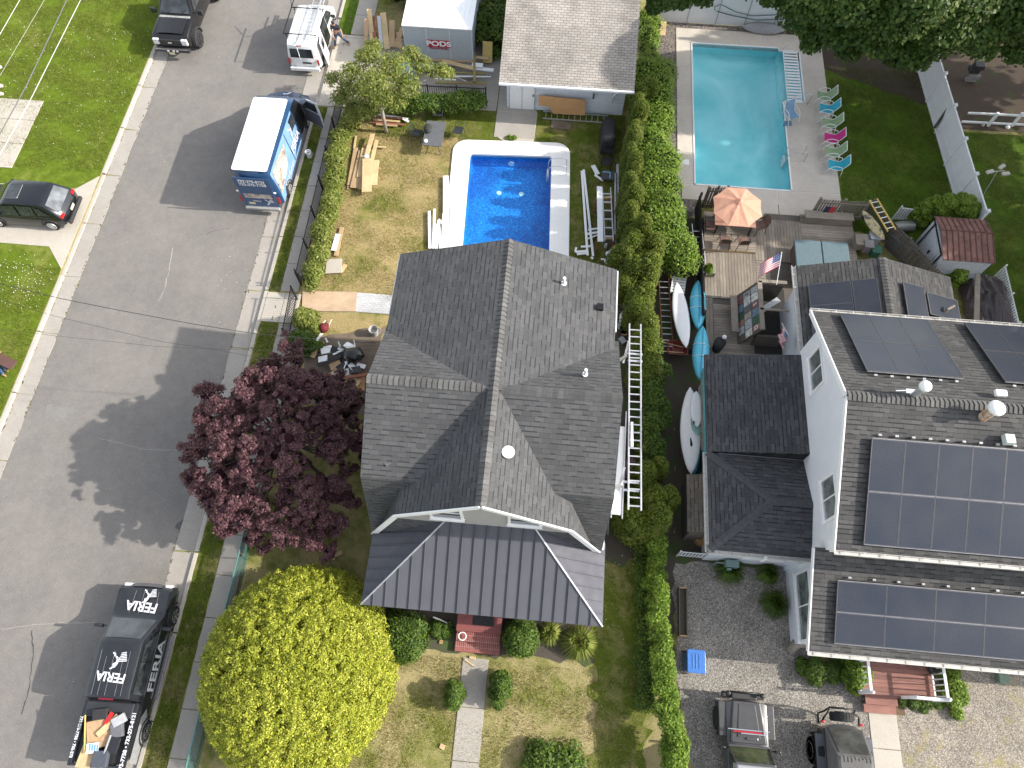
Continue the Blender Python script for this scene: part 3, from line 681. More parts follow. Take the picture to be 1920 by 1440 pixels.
part(fa, 'fascia', plain('dark_fascia', (.05, .05, .055), .5))
pw = MB(); pw.prism(rect(-5.2, 3.0, 2.55, 5.56), 0, 2.7); part(pw, 'porch_wall', siding_grey)
# vents
def vent(x, y, z, r, h, m, kind='pipe'):
    v_ = MB()
    if kind == 'pipe': v_.tube([(x, y, z-.05), (x, y, z+h)], r, 12); v_.cyl((x, y, z), r*1.9, .03, 12)
    if kind == 'box': v_.box((x, y, z+h/2), (.2, .2, h)); v_.box((x-.02, y, z+h+.01), (.24, .24, .03))
    if kind == 'disc': v_.cyl((x, y, z+.02), r, h, 24); v_.sphere((x, y, z+h), (r, r, .05), 20, 6)
    return part(v_, 'roof_vent' if kind != 'pipe' else 'vent_pipe', m)
def zroofE(x): return ZT-(x-XR)*(ZT-zN)/(xE-XR)
q = P(1057, 534, 7.2); vent(q.x, q.y, zroofE(q.x), .055, .36, white)
q = P(1126, 576, 6.9); vent(q.x, q.y, zroofE(q.x), .1, .14, black_metal, 'box')
q = P(1097, 702, 7.5); vent(q.x, q.y, 7.5, .05, .36, white)
q = P(1056, 810, 7.2); vent(q.x, q.y, 6.9, .07, .3, plain('lead', (.25, .17, .12), .6)); part(MB().add([(q.x-.2, q.y-.35, 6.98), (q.x+.22, q.y-.35, 6.98), (q.x+.1, q.y-.05, 7.14), (q.x-.1, q.y-.05, 7.14)], [(0, 1, 2, 3)]), 'flashing', alum)
q = P(953, 849, 7.6); vent(q.x, q.y, 7.62, .2, .06, white, 'disc')
for q, z_, a in ((P(1120, 812, 6.9), 6.72, .3), (P(730, 870, 6.4), 6.62, .8), (P(832, 655, 7.0), 7.15, .9)):
    part(MB().box((q.x, q.y, z_), (.26, .2, .015), rz=a), 'loose_shingle', sh_cap)
part(MB().bar((CX1+.02, 5.2, 3.35), (CX1+.02, 12.9, 3.35), .1, .1), 'gutter', white); part(MB().bar((xE+.04, 12.2, zN-.12), (xE+.04, YN, zN-.12), .04, .08), 'drip_edge', white); part(MB().bar((xW-.03, 12.2, zN-.12), (xW-.03, YN, zN-.12), .04, .08), 'drip_edge', white)
# brick stoop
stp = thing('brick_stoop', 'red brick entry stoop with steps below the metal porch roof', 'steps', (-1.45, 2.4, 0))
brick = uvbrick('red_brick', (.2, .045, .04), (.27, .07, .06), (.36, .22, .2), .075, .2, .009, .75, .25, 0, .3)
redp = stained('red_painted_concrete', (.2, .06, .055), (.12, .04, .04), .6, 1.5, 20, .5, .8, .1)
def top(mbd, x0, y0, x1, y1, z, m=0): mbd.add([(x0, y0, z), (x1, y0, z), (x1, y1, z), (x0, y1, z)], [(0, 1, 2, 3)], m, [[(x0, y0), (x1, y0), (x1, y1), (x0, y1)]])
def boxuv(mbd, x0, y0, x1, y1, z0, z1, m=0):
    top(mbd, x0, y0, x1, y1, z1, m)
    for a, b_ in (((x0, y0), (x1, y0)), ((x1, y0), (x1, y1)), ((x1, y1), (x0, y1)), ((x0, y1), (x0, y0))):
        mbd.add([(a[0], a[1], z0), (b_[0], b_[1], z0), (b_[0], b_[1], z1), (a[0], a[1], z1)], [(0, 1, 2, 3)], m, [[(a[0]+a[1], z0), (b_[0]+b_[1], z0), (b_[0]+b_[1], z1), (a[0]+a[1], z1)]])
sm = MB(); x0, x1 = -2.3, -.62
boxuv(sm, x0, 2.32, x1, 3.4, 0, .52, 0); s1_ = MB(); boxuv(s1_, x0+.02, 1.98, x1-.02, 2.32, 0, .36, 0); boxuv(s1_, x0, 1.62, x1, 1.98, 0, .19, 0)
sm.build('landing', redp, stp).location = -stp.location; s1_.build('step', brick, stp).location = -stp.location
mt = MB(); mt.box((-1.32, 2.82, .53), (.8, .5, .02)); mt.build('door_mat', rubber, stp).location = -stp.location
# ================================================================== WHITE HOUSE
wh = thing('house', 'white sided house with slate roofs covered in solar panels, at right', 'house', (14, 9.7, 0))
def wp(mbd, name, m, **k): o = mbd.build(name, m, wh, **k); o.location = -wh.location; return o
siding = plain('white_siding', (.70, .73, .78), .55, var=.04, scale=1)
X0, XEND = 9.75, 30; RY, RZ = 9.75, 8.0; NY, SY, EZ2 = 13.98, 5.3, 6.0
r = MB()
r.slope([(X0, RY, RZ), (XEND, RY, RZ), (XEND, NY, EZ2), (X0, NY, EZ2)], t=.14); r.slope([(X0, RY, RZ), (XEND, RY, RZ), (XEND, SY, EZ2), (X0, SY, EZ2)], t=.14)
r.slope([(9.85, 5.75, 4.2), (XEND, 5.75, 4.2), (XEND, 2.5, 2.95), (9.85, 2.5, 2.95)], t=.12)
NX0, NXR, NX1, NYN = 10.36, 13.45, 16.65, 17.62
r.slope([(NX0, 13.0, 3.55), (NXR, 13.0, 4.55), (NXR, NYN, 4.55), (NX0, NYN, 3.55)], t=.12); r.slope([(NX1, 13.0, 3.55), (NXR, 13.0, 4.55), (NXR, NYN, 4.55), (NX1, NYN, 3.55)], t=.12)
wp(r, 'roof', sh_white)
slc = woodmat('slate_cap', (.06, .06, .06), (.105, .103, .1), 'X', rough=.9)
cap = MB(); caps((X0, RY, RZ+.02), (XEND, RY, RZ+.02), .17, .15, .07); wp(cap, 'ridge_cap', slc); cap = MB(); caps((NXR, 13.2, 4.57), (NXR, NYN, 4.57), .17, .15, .05); wp(cap, 'ridge_cap', slc)
# one-storey west wing
ww = MB(); a0 = 6.58
ww.slope([(a0, 9.32, 3.0), (a0, 13.42, 3.0), (10.25, 13.42, 3.62), (10.25, 9.32, 3.62)], t=.12)
hx, hy, hz = 8.75, 7.45, 3.5
ww.slope([(a0, 5.62, 2.97), (a0, 9.28, 2.97), (hx, hy, hz)], t=.1); ww.slope([(a0, 5.62, 2.97), (hx, hy, hz), (10.25, hy, hz), (10.25, 5.62, 2.97)], t=.1); ww.slope([(a0, 9.28, 2.97), (hx, hy, hz), (10.25, hy, hz), (10.25, 9.28, 2.97)], t=.1)
ww.add([(a0+.02, 9.3, 2.9), (10.22, 9.3, 2.9), (10.22, 9.3, 3.55), (a0+.02, 9.3, 2.95)], [(0, 1, 2, 3)])
wp(ww, 'wing_roof', sh_wing)
cap = MB(); caps((a0, 5.62, 2.99), (hx, hy, hz+.02), .14, .28, .03); caps((a0, 9.28, 2.99), (hx, hy, hz+.02), .14, .28, .03); caps((hx, hy, hz+.02), (10.2, hy, hz+.02), .14, .28, .04); wp(cap, 'hip_cap', plain('dark_cap', (.06, .062, .067), .9, var=.2, bmp=.4))
wl = MB(); WXW = 10.2
wl.prism(rect(WXW, 5.7, XEND, 13.6), 0, 5.9)
wl.add([(WXW, 5.7, 5.9), (WXW, 13.6, 5.9), (WXW, 13.75, 5.96), (WXW, RY, RZ-.13), (WXW, 5.5, 5.96)], [(4, 3, 2, 1, 0)])
wl.prism(rect(WXW+.1, 2.95, XEND, 5.8), 0, 2.9); wl.add([(WXW+.1, 2.95, 2.85), (WXW+.1, 5.7, 2.85), (WXW+.1, 5.7, 4.05), (WXW+.1, 2.95, 3.05)], [(0, 1, 2, 3)])
wl.prism(rect(NX0+.35, 13.5, NX1-.3, NYN-.3), 0, 3.5); wl.add([(NX0+.35, NYN-.3, 3.4), (NX1-.3, NYN-.3, 3.4), (NXR, NYN-.3, 4.45)], [(0, 1, 2)])
wl.prism(rect(a0+.45, 5.85, 10.3, 13.3), 0, 2.95)
wp(wl, 'wall', siding)
t_ = MB()   # rake trims and gutters
for (ya, za), (yb_, zb_) in (((NY, EZ2-.1), (RY, RZ-.1)), ((RY, RZ-.1), (SY, EZ2-.1))): t_.bar((X0-.02, ya, za), (X0-.02, yb_, zb_), .04, .2)
t_.bar((9.83, 5.75, 4.1), (9.83, 2.5, 2.85), .04, .18); t_.add([(X0, NY, EZ2-.15), (X0, RY, RZ-.15), (WXW, RY, RZ-.15), (WXW, NY, EZ2-.15)], [(0, 1, 2, 3)]); t_.add([(X0, SY, EZ2-.15), (X0, RY, RZ-.15), (WXW, RY, RZ-.15), (WXW, SY, EZ2-.15)], [(0, 1, 2, 3)])
t_.box((9.97, 5.5, 5.75), (.42, .35, .45))
wp(t_, 'rake_trim', white)
def gutter(a, b_, w_=.12, hang=.62):
    a, b_ = Vector(a), Vector(b_); g = MB(); d = (b_-a).normalized(); s = d.cross(Vector((0, 0, 1)))
    for o_, h_ in ((-w_/2, .1), (w_/2, .1)): g.bar(a+s*o_, b_+s*o_, .015, h_)
    g.bar(a-Vector((0, 0, .045)), b_-Vector((0, 0, .045)), w_, .012)
    n = int((b_-a).length/hang)
    for i in range(n): p = a+d*(hang*(i+.5)); g.bar(p-s*w_/2+Vector((0, 0, .045)), p+s*w_/2+Vector((0, 0, .045)), .03, .012)
    return wp(g, 'gutter', plain('gutter_white', (.48, .47, .45), .5, var=.15))
gutter((X0-.03, NY+.07, EZ2-.08), (XEND, NY+.07, EZ2-.08)); gutter((X0, SY-.07, EZ2-.08), (XEND, SY-.07, EZ2-.08)); gutter((9.83, 2.43, 2.88), (XEND, 2.43, 2.88)); gutter((a0-.07, 5.55, 2.9), (a0-.07, 9.3, 2.9)); gutter((a0-.05, 5.55, 2.9), (10.2, 5.55, 2.9)); gutter((NX0-.09, 13.2, 3.45), (NX0-.09, NYN+.05, 3.45), .16)
for y in (8.4, 12.1): pass
def west_win(pxc, w_, h_, x=WXW, name='window', mull='V'):
    # find height on the wall plane x from the survey sight line
    lo, hi = 0, 9
    for _ in range(40):
        m_ = (lo+hi)/2
        if P(pxc[0], pxc[1], m_).x > x: lo = m_
        else: hi = m_
    q = P(pxc[0], pxc[1], lo); return window(wh, (x, q.y, q.z), w_, h_, (-1, 0, 0), name, mull, gl=glass_p)
west_win((1532, 693), 1.35, 1.0); west_win((1557, 933), 1.35, 1.0)
west_win((1510, 1135), 2.3, 1.15, WXW+.1)
window(wh, (9.0, 5.85, 1.9), 1.3, .9, (0, -1, 0), mull='V')
for x in (14.3, 17.0, 19.5): window(wh, (x, 5.7, 5.0), .9, .6, (0, -1, 0))
window(wh, (12.0, 2.95, 1.5), 1.2, 1.2, (0, -1, 0)); window(wh, (16.5, 2.95, 1.5), 1.2, 1.2, (0, -1, 0))
# solar panels: framed dark laminates raised on rails
cellm, nt, b = new_mat('solar_cells'); uv = nt.nodes.new('ShaderNodeUVMap').outputs[0]
n_ = nt.nodes.new('ShaderNodeTexBrick'); n_.offset = 0; nt.links.new(uv, n_.inputs[0]); n_.inputs['Scale'].default_value = 1; n_.inputs['Brick Width'].default_value = .04; n_.inputs['Row Height'].default_value = .04; n_.inputs['Mortar Size'].default_value = .004
n_.inputs['Color1'].default_value = (.014, .019, .034, 1); n_.inputs['Color2'].default_value = (.02, .027, .046, 1); n_.inputs['Mortar'].default_value = (.045, .05, .06, 1)
gq = nt.nodes.new('ShaderNodeNewGeometry'); c = mixc(nt, n_.outputs[0], ramp(nt, noise(nt, gq.outputs['Position'], .6, 2), [(.3, (.7, .8, .9)), (.7, (1.3, 1.2, 1.1))]), 1, 'MULTIPLY')
nt.links.new(c, b.inputs['Base Color']); b.inputs['Roughness'].default_value = .3; b.inputs['Specular IOR Level'].default_value = .4; b.inputs['Coat Weight'].default_value = .15
pframe = plain('panel_frame', (.12, .12, .13), .35, .6)
psil = plain('panel_edge', (.45, .45, .46), .35, .5)
def panel(o, u, v_, w_, h_, lift=.13):
    """o = corner on the roof plane, u along, v up the slope"""
    o, u, v_ = Vector(o), Vector(u).normalized(), Vector(v_).normalized(); n = u.cross(v_)
    if n.z < 0: n = -n
    o = o+n*lift; g = .02
    f = MB(); f.bar(o+u*0, o+u*w_, .03, .045, roll=n); f.bar(o+v_*h_, o+u*w_+v_*h_, .03, .045, roll=n); f.bar(o, o+v_*h_, .03, .045, roll=n); f.bar(o+u*w_, o+u*w_+v_*h_, .03, .045, roll=n)
    fo = wp(f, 'solar_panel', pframe)
    c_ = MB(); q = [o+u*.012+v_*.012, o+u*(w_-.012)+v_*.012, o+u*(w_-.012)+v_*(h_-.012), o+u*.012+v_*(h_-.012)]; q = [p+n*.018 for p in q]
    lw = [p-n*.03 for p in q]; c_.add(q+lw, [(0, 1, 2, 3), (7, 6, 5, 4), (0, 4, 5, 1), (1, 5, 6, 2), (2, 6, 7, 3), (3, 7, 4, 0)], 0, [[(0, 0), (w_, 0), (w_, h_), (0, h_)]]+[None]*5)
    c_.build('cell_sheet', cellm, fo); return fo
def array(o, u, v_, nu, nv, w_, h_, gu=.012, gv=.05, skip=()):
    u, v_, o = Vector(u).normalized(), Vector(v_).normalized(), Vector(o)
    for i in range(nu):
        for j in range(nv):
            if (i, j) in skip: continue
            panel(o+u*i*(w_+gu)+v_*j*(h_+gv), u, v_, w_, h_)
    n = u.cross(v_); n = n if n.z > 0 else -n
    rl = MB(); tw, th_ = nu*(w_+gu), nv*(h_+gv)
    for j in range(nv+1):
        rl = MB(); y = j*(h_+gv)-gv/2; rl.bar(o+v_*y+n*.12, o+u*tw+v_*y+n*.12, .012, .03, roll=n); wp(rl, 'mounting_rail', psil)
    for i in range(nu*2):
        p = o+u*(tw*(i+.5)/(nu*2))+v_*(th_+.08); wp(MB().box(p+n*.06, (.1, .06, .07)), 'rail_foot', psil)
vS = Vector((0, RY-SY, RZ-EZ2)).normalized(); vN = Vector((0, RY-NY, RZ-EZ2)).normalized(); vP = Vector((0, 3.25, 1.25)).normalized()
def onS(y): return EZ2+(y-SY)*(RZ-EZ2)/(RY-SY)
def onN(y): return EZ2+(NY-y)*(RZ-EZ2)/(NY-RY)
def onP(y): return 2.95+(y-2.5)*1.25/3.25
array((10.55, 5.56, onS(5.56)), (1, 0, 0), vS, 9, 2, 1.02, 1.62)
array((10.62, 2.86, onP(2.86)), (1, 0, 0), vP, 6, 2, 1.62, 1.0)
# north slope: two arrays, high and low rows
y_ = 13.75; array((10.3+.35, y_, onN(y_)), (1, 0, 0), vN, 3, 2, 1.02, 1.6); array((15.05, y_, onN(y_)), (1, 0, 0), vN, 5, 2, 1.02, 1.6)
# north wing arrays: west slope and east slope
vw = Vector((NXR-NX0, 0, 1.0)).normalized(); ve = Vector((NXR-NX1, 0, 1.0)).normalized()
for k in range(3): panel((10.72, 16.6-1.02*(k+1), 3.55+.36*.325), (0, 1, 0), vw, 1.0, 1.55, .12)
for k in range(2): panel((12.25, 16.6-1.66*(k+1), 3.55+1.89*.325), (0, 1, 0), vw, 1.64, .9, .12)
for k in range(2): panel((15.05, 16.6-1.66*(k+1), 3.55+1.6*.3125), (0, 1, 0), ve, 1.64, 1.0, .12)
panel((16.65-.05, 15.4, 3.57), (0, 1, 0), ve, 1.0, 1.5, .12)
# flues
def flue(q, z, h, r, mm, capm, lean=0, name='flue'):
    f = MB(); f.cyl((q[0], q[1], z-.1), r*1.05, .28, 18, r2=r*1.0); f.cyl((q[0], q[1], z), r, h, 18); o = wp(f, name, mm, smooth=True, auto=40)
    c_ = MB(); c_.cyl((q[0], q[1], z+h+.04), r*1.65, .09, 22); c_.sphere((q[0], q[1], z+h+.13), (r*1.6, r*1.6, .1), 20, 6); c_.cyl((q[0], q[1], z+h-.02), r*1.15, .08, 18); cc = c_.build('flue_cap', capm, o, smooth=True, auto=40); return o
q = P(1712, 742, 7.9); flue((q.x, q.y), 7.8, .75, .11, alum, white)
wp(MB().prism([(q.x-.25, q.y-.3), (q.x+.25, q.y-.3), (q.x+.15, q.y+.25), (q.x-.15, q.y+.25)], 7.7, 7.86), 'flashing', plain('pale_flashing', (.6, .68, .72), .5)); wp(MB().tube([(q.x-.55, q.y+.1, 7.95), (q.x, q.y+.15, 8.0)], .02), 'brace', white)
q = P(1845, 780, 7.9); flue((q.x, q.y), 7.75, .7, .15, stained('rusty_metal', (.55, .5, .42), (.3, .13, .05), .6, 6, 20, .4, .6), white)
q = P(1875, 738, 7.95); wp(MB().box((q.x, q.y, 7.98), (.36, .22, .14)), 'attic_vent', white, bev=.03); q = P(1893, 823, 7.8); wp(MB().box((q.x, q.y, 7.75), (.3, .3, .22)), 'junction_box', plain('pale_grey_box', (.5, .55, .53), .5), bev=.02)
q = P(1780, 577, 4.2); wp(MB().tube([(q.x-.1, q.y-.1, 3.7), (q.x, q.y, 4.1), (q.x+.25, q.y+.15, 4.15)], .05), 'vent_pipe', plain('brown_pipe', (.25, .2, .16), .6))
wp(MB().cyl((8.6, 5.52, 2.4), .07, .5).box((10.28, 5.62, 2.2), (.08, .08, 1.4)), 'downspout', white)
# red entry deck
en = thing('entry_porch', 'reddish wood entry deck with white railings on the gravel side', 'porch', (13.4, 1.9, 0))
def ep(mbd, name, m, **k): o = mbd.build(name, m, en, **k); o.location = -en.location; return o
redwood = woodmat('red_stained_wood', (.17, .075, .06), (.26, .125, .1), 'X')
d_ = MB()
for k in range(11): d_.box((13.75, 1.5+.14*k, .6), (2.75, .13, .035))
ep(d_, 'deck_board', redwood); ep(MB().prism(rect(12.4, 1.42, 15.1, 3.0), 0, .57), 'skirt', redwood)
st = MB()
for k in range(2): st.box((13.3, 1.28-.28*k, .38-.19*k), (1.15, .3, .04)); st.box((13.3, 1.4-.28*k, .28-.19*k), (1.1, .02, .18))
ep(st, 'step', redwood)
def railing(a, b_, h_=.9, n=6):
    a, b_ = Vector(a), Vector(b_); d = b_-a; m_ = MB(); m_.bar(a+Vector((0, 0, h_)), b_+Vector((0, 0, h_)), .09, .05); m_.bar(a+Vector((0, 0, .1)), b_+Vector((0, 0, .1)), .05, .05)
    for i in range(n): p = a+d*(i+.5)/n; m_.bar(p+Vector((0, 0, .1)), p+Vector((0, 0, h_)), .04, .04)
    for p in (a, b_): m_.bar(p, p+Vector((0, 0, h_+.1)), .1, .1); m_.sphere(tuple(p+Vector((0, 0, h_+.13))), .06, 8, 5)
    return ep(m_, 'railing', white)
railing((12.45, 2.6, .62), (12.45, 1.47, .62)); railing((15.08, 2.6, .62), (15.08, 1.47, .62)); railing((15.05, 1.44, .62), (13.95, 1.44, .62)); 
# ================================================================== WHITE GARAGE
ga = thing('garage', 'white garage with bleached beige shingle roof beyond the blue pool', 'garage', (.5, 31, 0))
def gp(mbd, name, m, **k): o = mbd.build(name, m, ga, **k); o.location = -ga.location; return o
gx0, gx1, gy0, gyr, gy1 = -3.1, 3.62, 28.05, 33.2, 38.4
r = MB(); r.slope([(gx0, gy0, 2.5), (gx1, gy0, 2.5), (gx1, gyr, 4.15), (gx0, gyr, 4.15)], t=.12); r.slope([(gx0, gy1, 2.5), (gx1, gy1, 2.5), (gx1, gyr, 4.15), (gx0, gyr, 4.15)], t=.12); gp(r, 'roof', sh_garage)
cap = MB(); caps((gx1, gyr, 4.17), (gx0, gyr, 4.17), .16, .16, .06); gp(cap, 'ridge_cap', plain('bleached_cap', (.3, .28, .26), .9, var=.2))
wl = MB(); wx0g, wx1g = gx0+.3, gx1-.3
wl.prism(rect(wx0g, gy0+.85, wx1g, gy1-.3), 0, 2.45)
for x in (wx0g, wx1g): wl.add([(x, gy0+.85, 2.4), (x, gy1-.3, 2.4), (x, gyr, 4.0)], [(0, 1, 2)])
gp(wl, 'wall', plain('garage_siding', (.66, .7, .76), .55, var=.05))
sl_ = MB()
for k in range(14): sl_.box(((wx0g+wx1g)/2, gy0+.845, .15+.165*k), (wx1g-wx0g, .015, .01))
gp(sl_, 'clapboard_line', plain('siding_shadow_gap', (.5, .53, .57), .6))
g = MB(); g.bar((gx0, gy0-.06, 2.42), (gx1, gy0-.06, 2.42), .11, .1)
for k in range(11): g.box((gx0+.3+k*.62, gy0-.08, 2.48), (.03, .14, .02))
gp(g, 'gutter', white); 
dr = MB(); dr.box((-2.0, gy0+.83, 1.05), (1.3, .05, 2.05)); gp(dr, 'door', white, bev=.01)
dl = MB()
for x in (-2.66, -2.0, -1.34): dl.box((x, gy0+.8, 1.05), (.03, .02, 2.05))
gp(dl, 'door_trim', plain('trim_grey', (.35, .37, .4), .6)); gp(MB().box((-1.42, gy0+.78, 1.0), (.05, .05, .14)).box((-1.42, gy0+.78, 1.7), (.05, .05, .12)), 'hinge', black_metal)
# ================================================================== VEGETATION
bark = stained('bark', (.16, .13, .1), (.09, .075, .06), .9, 4, 25, .4, .7, .5)
bark_pale = stained('pale_bark', (.36, .33, .28), (.22, .2, .17), .85, 4, 25, .4, .7, .4)
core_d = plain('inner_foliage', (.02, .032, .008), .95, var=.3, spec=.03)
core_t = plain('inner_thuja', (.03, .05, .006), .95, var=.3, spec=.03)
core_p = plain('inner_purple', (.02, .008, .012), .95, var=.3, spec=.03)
L_purple = leafmat('purple_leaves', [(.03, .013, .018), (.075, .032, .042), (.14, .062, .075), (.26, .135, .15)], .25)
L_yellow = leafmat('yellow_leaves', [(.08, .115, .008), (.22, .26, .016), (.4, .42, .035), (.6, .6, .14)], .3)
L_willow = leafmat('pale_green_leaves', [(.06, .1, .012), (.13, .18, .025), (.22, .25, .05), (.3, .28, .09)], .35)
L_maple = leafmat('deep_green_leaves', [(.014, .04, .004), (.026, .068, .006), (.05, .105, .011), (.12, .165, .035)], .3, pos=.2)
L_thuja = leafmat('thuja_sprays', [(.028, .05, .004), (.06, .092, .006), (.11, .145, .01), (.2, .21, .02)], .2)
L_vine = leafmat('vine_leaves', [(.035, .08, .006), (.085, .16, .012), (.17, .27, .025), (.3, .4, .06)], .35)
L_hedge = leafmat('hedge_leaves', [(.05, .08, .008), (.11, .15, .018), (.21, .24, .045), (.34, .34, .12)], .3)
L_box = leafmat('boxwood_leaves', [(.018, .045, .005), (.04, .085, .01), (.08, .14, .015), (.14, .2, .02)], .25)
def envelope(c, r, n, cr, seed=0, zmin=.0, jitter=.25):
    """clump centres over the upper shell of a crown, fibonacci-spread then shaken"""
    rg = random.Random(seed); out = []
    for i in range(n):
        z = zmin+(1-zmin)*(i+.5)/n; a = i*2.39996+rg.uniform(-.3, .3); q = math.sqrt(max(0, 1-z*z)); k = rg.uniform(1-jitter, 1)
        s = rg.uniform(cr[0], cr[1]); out.append((c[0]+r[0]*q*math.cos(a)*k, c[1]+r[1]*q*math.sin(a)*k, c[2]+r[2]*z*k, s, s*rg.uniform(.85, 1.15), s*rg.uniform(.55, .8)))
    return out
def tree(name, label, cat, base, top, clumps, n, size, mat, bk, rt=.16, group=None, core=None, ck=.7, coreplus=(), **kw):
    t = thing(name, label, cat, base, 0, group)
    tr = MB(); b0 = Vector((0, 0, -.1)); tp = Vector(top)-Vector(base)
    tr.tube([b0, tp*.4+Vector((.05, 0, 0)), tp*.75, tp], [rt, rt*.75, rt*.55, rt*.3], 10)
    rg = random.Random(len(clumps))
    for c in clumps[::max(1, len(clumps)//60)]:
        cc = Vector(c[:3])-Vector(base); s = tp*rg.uniform(.35, .9); m = s.lerp(cc, .5)+Vector((0, 0, .15*rg.random()))
        tr.tube([s, m, cc], [rt*.35, rt*.22, rt*.06], 5, cap=False)
    tr.build('trunk', bk, t, smooth=True)
    o = leaves([tuple(Vector(c[:3])-Vector(base))+tuple(c[3:]) for c in clumps], n, size, mat, 'crown', t, **kw)
    if core:
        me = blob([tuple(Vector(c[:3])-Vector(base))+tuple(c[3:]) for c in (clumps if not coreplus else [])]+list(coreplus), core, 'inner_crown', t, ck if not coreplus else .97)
    return t
# purple-leaved tree by the kerb
cl = envelope((-9.7, 8.3, 2.2), (3.45, 3.85, 2.9), 260, (.16, .42), 3, -.2, .42)
cl += [(P(345+a, b_, z).x, P(345+a, b_, z).y, z, r_, r_, r_*.7) for a, b_, z, r_ in ((25, 835, 2.6, .55), (45, 740, 3.0, .6), (190, 650, 3.6, .5), (60, 905, 2.3, .6), (130, 980, 2.0, .5), (255, 1000, 1.8, .5), (230, 720, 3.6, .8), (90, 790, 3.2, .8), (62, 945, 2.0, .4), (95, 960, 2.0, .35), (135, 1010, 1.7, .3), (155, 1030, 1.5, .3), (240, 1020, 1.6, .35), (270, 1035, 1.5, .3), (210, 975, 2.0, .4), (290, 985, 2.0, .4), (8, 860, 2.4, .3), (12, 900, 2.2, .3))]
def Q(v):
    d = Vector(v)-Vector((0, 0, H)); w_ = d.dot(_f); return 960+FPX*d.dot(_r)/w_, 720-FPX*d.dot(_c)/w_
bark_d = stained('dark_bark', (.07, .05, .045), (.04, .03, .03), .9, 4, 25, .4, .7, .5)
cl = [c for c in cl if not (Q(c[:3])[0] > 575 and Q(c[:3])[1] < 700+.25*(Q(c[:3])[0]-575))]
rg = random.Random(12); sc = []
for c in cl:
    for _ in range(9): a, e = rg.uniform(0, 6.28), rg.uniform(-.7, 1); k = rg.uniform(.35, 1.2); q_ = math.sqrt(max(0, 1-e*e))*k; s = c[3]*rg.uniform(.22, .42); sc.append((c[0]+c[3]*q_*math.cos(a), c[1]+c[4]*q_*math.sin(a), c[2]+c[5]*e*k-.03, s*1.2, s*1.2, s*.7))
core_cl = cl; cl = sc
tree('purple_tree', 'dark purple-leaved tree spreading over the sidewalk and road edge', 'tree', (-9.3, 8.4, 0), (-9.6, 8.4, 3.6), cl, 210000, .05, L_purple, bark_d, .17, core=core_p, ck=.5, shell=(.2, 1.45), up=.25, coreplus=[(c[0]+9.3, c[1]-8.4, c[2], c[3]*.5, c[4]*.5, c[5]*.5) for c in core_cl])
# bright yellow-green dome tree
cl = envelope((-7.75, .45, .5), (3.35, 3.6, 3.5), 3000, (.1, .2), 5, -.15, .075)
cl += envelope((-7.75, .45, .5), (3.5, 3.75, 3.7), 420, (.05, .11), 6, -.15, .03)
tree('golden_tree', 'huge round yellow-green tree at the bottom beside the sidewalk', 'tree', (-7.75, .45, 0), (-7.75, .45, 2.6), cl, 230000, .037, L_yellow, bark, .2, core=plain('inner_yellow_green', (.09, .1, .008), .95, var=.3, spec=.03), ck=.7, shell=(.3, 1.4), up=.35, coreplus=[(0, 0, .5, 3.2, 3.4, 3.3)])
# thin weeping tree by the driveway
bt = P(724, 248); cc = P(718, 150, 3.2)
cl = []
rg = random.Random(4)
for a, b_, z, r_ in ((640, 185, 2.0, .5), (625, 150, 2.4, .4), (660, 140, 2.9, .6), (690, 110, 3.1, .6), (700, 160, 3.4, .8), (735, 130, 3.4, .8), (760, 165, 2.9, .7), (790, 125, 2.9, .55), (825, 135, 2.6, .45), (740, 190, 2.4, .6), (690, 205, 2.0, .5), (662, 215, 1.6, .45), (715, 185, 2.8, .6), (770, 105, 3.1, .5), (650, 165, 2.4, .4), (700, 90, 3.0, .45), (840, 140, 2.0, .35), (675, 175, 2.6, .6)):
    q = P(a, b_, z); cl.append((q.x, q.y, z, r_*1.1, r_*1.1, r_*.8))
tree('weeping_tree', 'thin pale-branched weeping tree between the lumber and the lawn', 'tree', tuple(bt), (bt.x-.1, bt.y+.2, 3.4), cl, 15000, .075, L_willow, bark_pale, .11, shell=(.3, 1.15), up=.1, asp=.45, droop=.6)
# big maple and its neighbour at the top edge
cl = []
for a, b_, z, r_ in ((1500, 30, 5.0, 1.0), (1530, 60, 4.6, .8), (1570, 55, 5, 1.1), (1610, 40, 5.5, 1.3), (1650, 70, 5, 1.2), (1700, 95, 4.6, 1.1), (1735, 80, 5, 1.1), (1680, 20, 6.5, 1.6), (1760, 40, 6, 1.5), (1810, 60, 5.5, 1.2), (1850, 40, 5.5, 1.3), (1890, 45, 5, 1.1), (1915, 20, 6, 1.3), (1480, -10, 5.5, 1.0), (1540, 0, 6.5, 1.4), (1600, -10, 7, 1.6), (1720, -20, 7.5, 1.8), (1800, -10, 7, 1.6), (1870, -10, 6.5, 1.5), (1650, -60, 8, 1.8), (1750, -70, 8, 1.9), (1560, -60, 7, 1.6), (1960, 0, 6, 1.4), (1500, -50, 6, 1.4), (1850, -70, 7, 1.8), (1590, 95, 3.6, .7), (1445, -5, 5.5, .6), (1722, 112, 4, .6), (1520, 85, 4.2, .5), (1675, 108, 4.2, .6), (1905, 100, 4.0, .7), (1840, 85, 4.6, .8)):
    q = P(a, b_, z); cl.append((q.x, q.y, z, r_, r_, r_*.75))
bm_ = P(1690, 20, 0)
tree('maple_tree', 'large dark green leafy tree overhanging the white fence, top right', 'tree', (16.5, 35.0, 0), (16.3, 35.2, 6), cl, 90000, .105, L_maple, bark, .35, core=core_d, ck=.55, shell=(.5, 1.1), up=.4, asp=.75)
cl = []
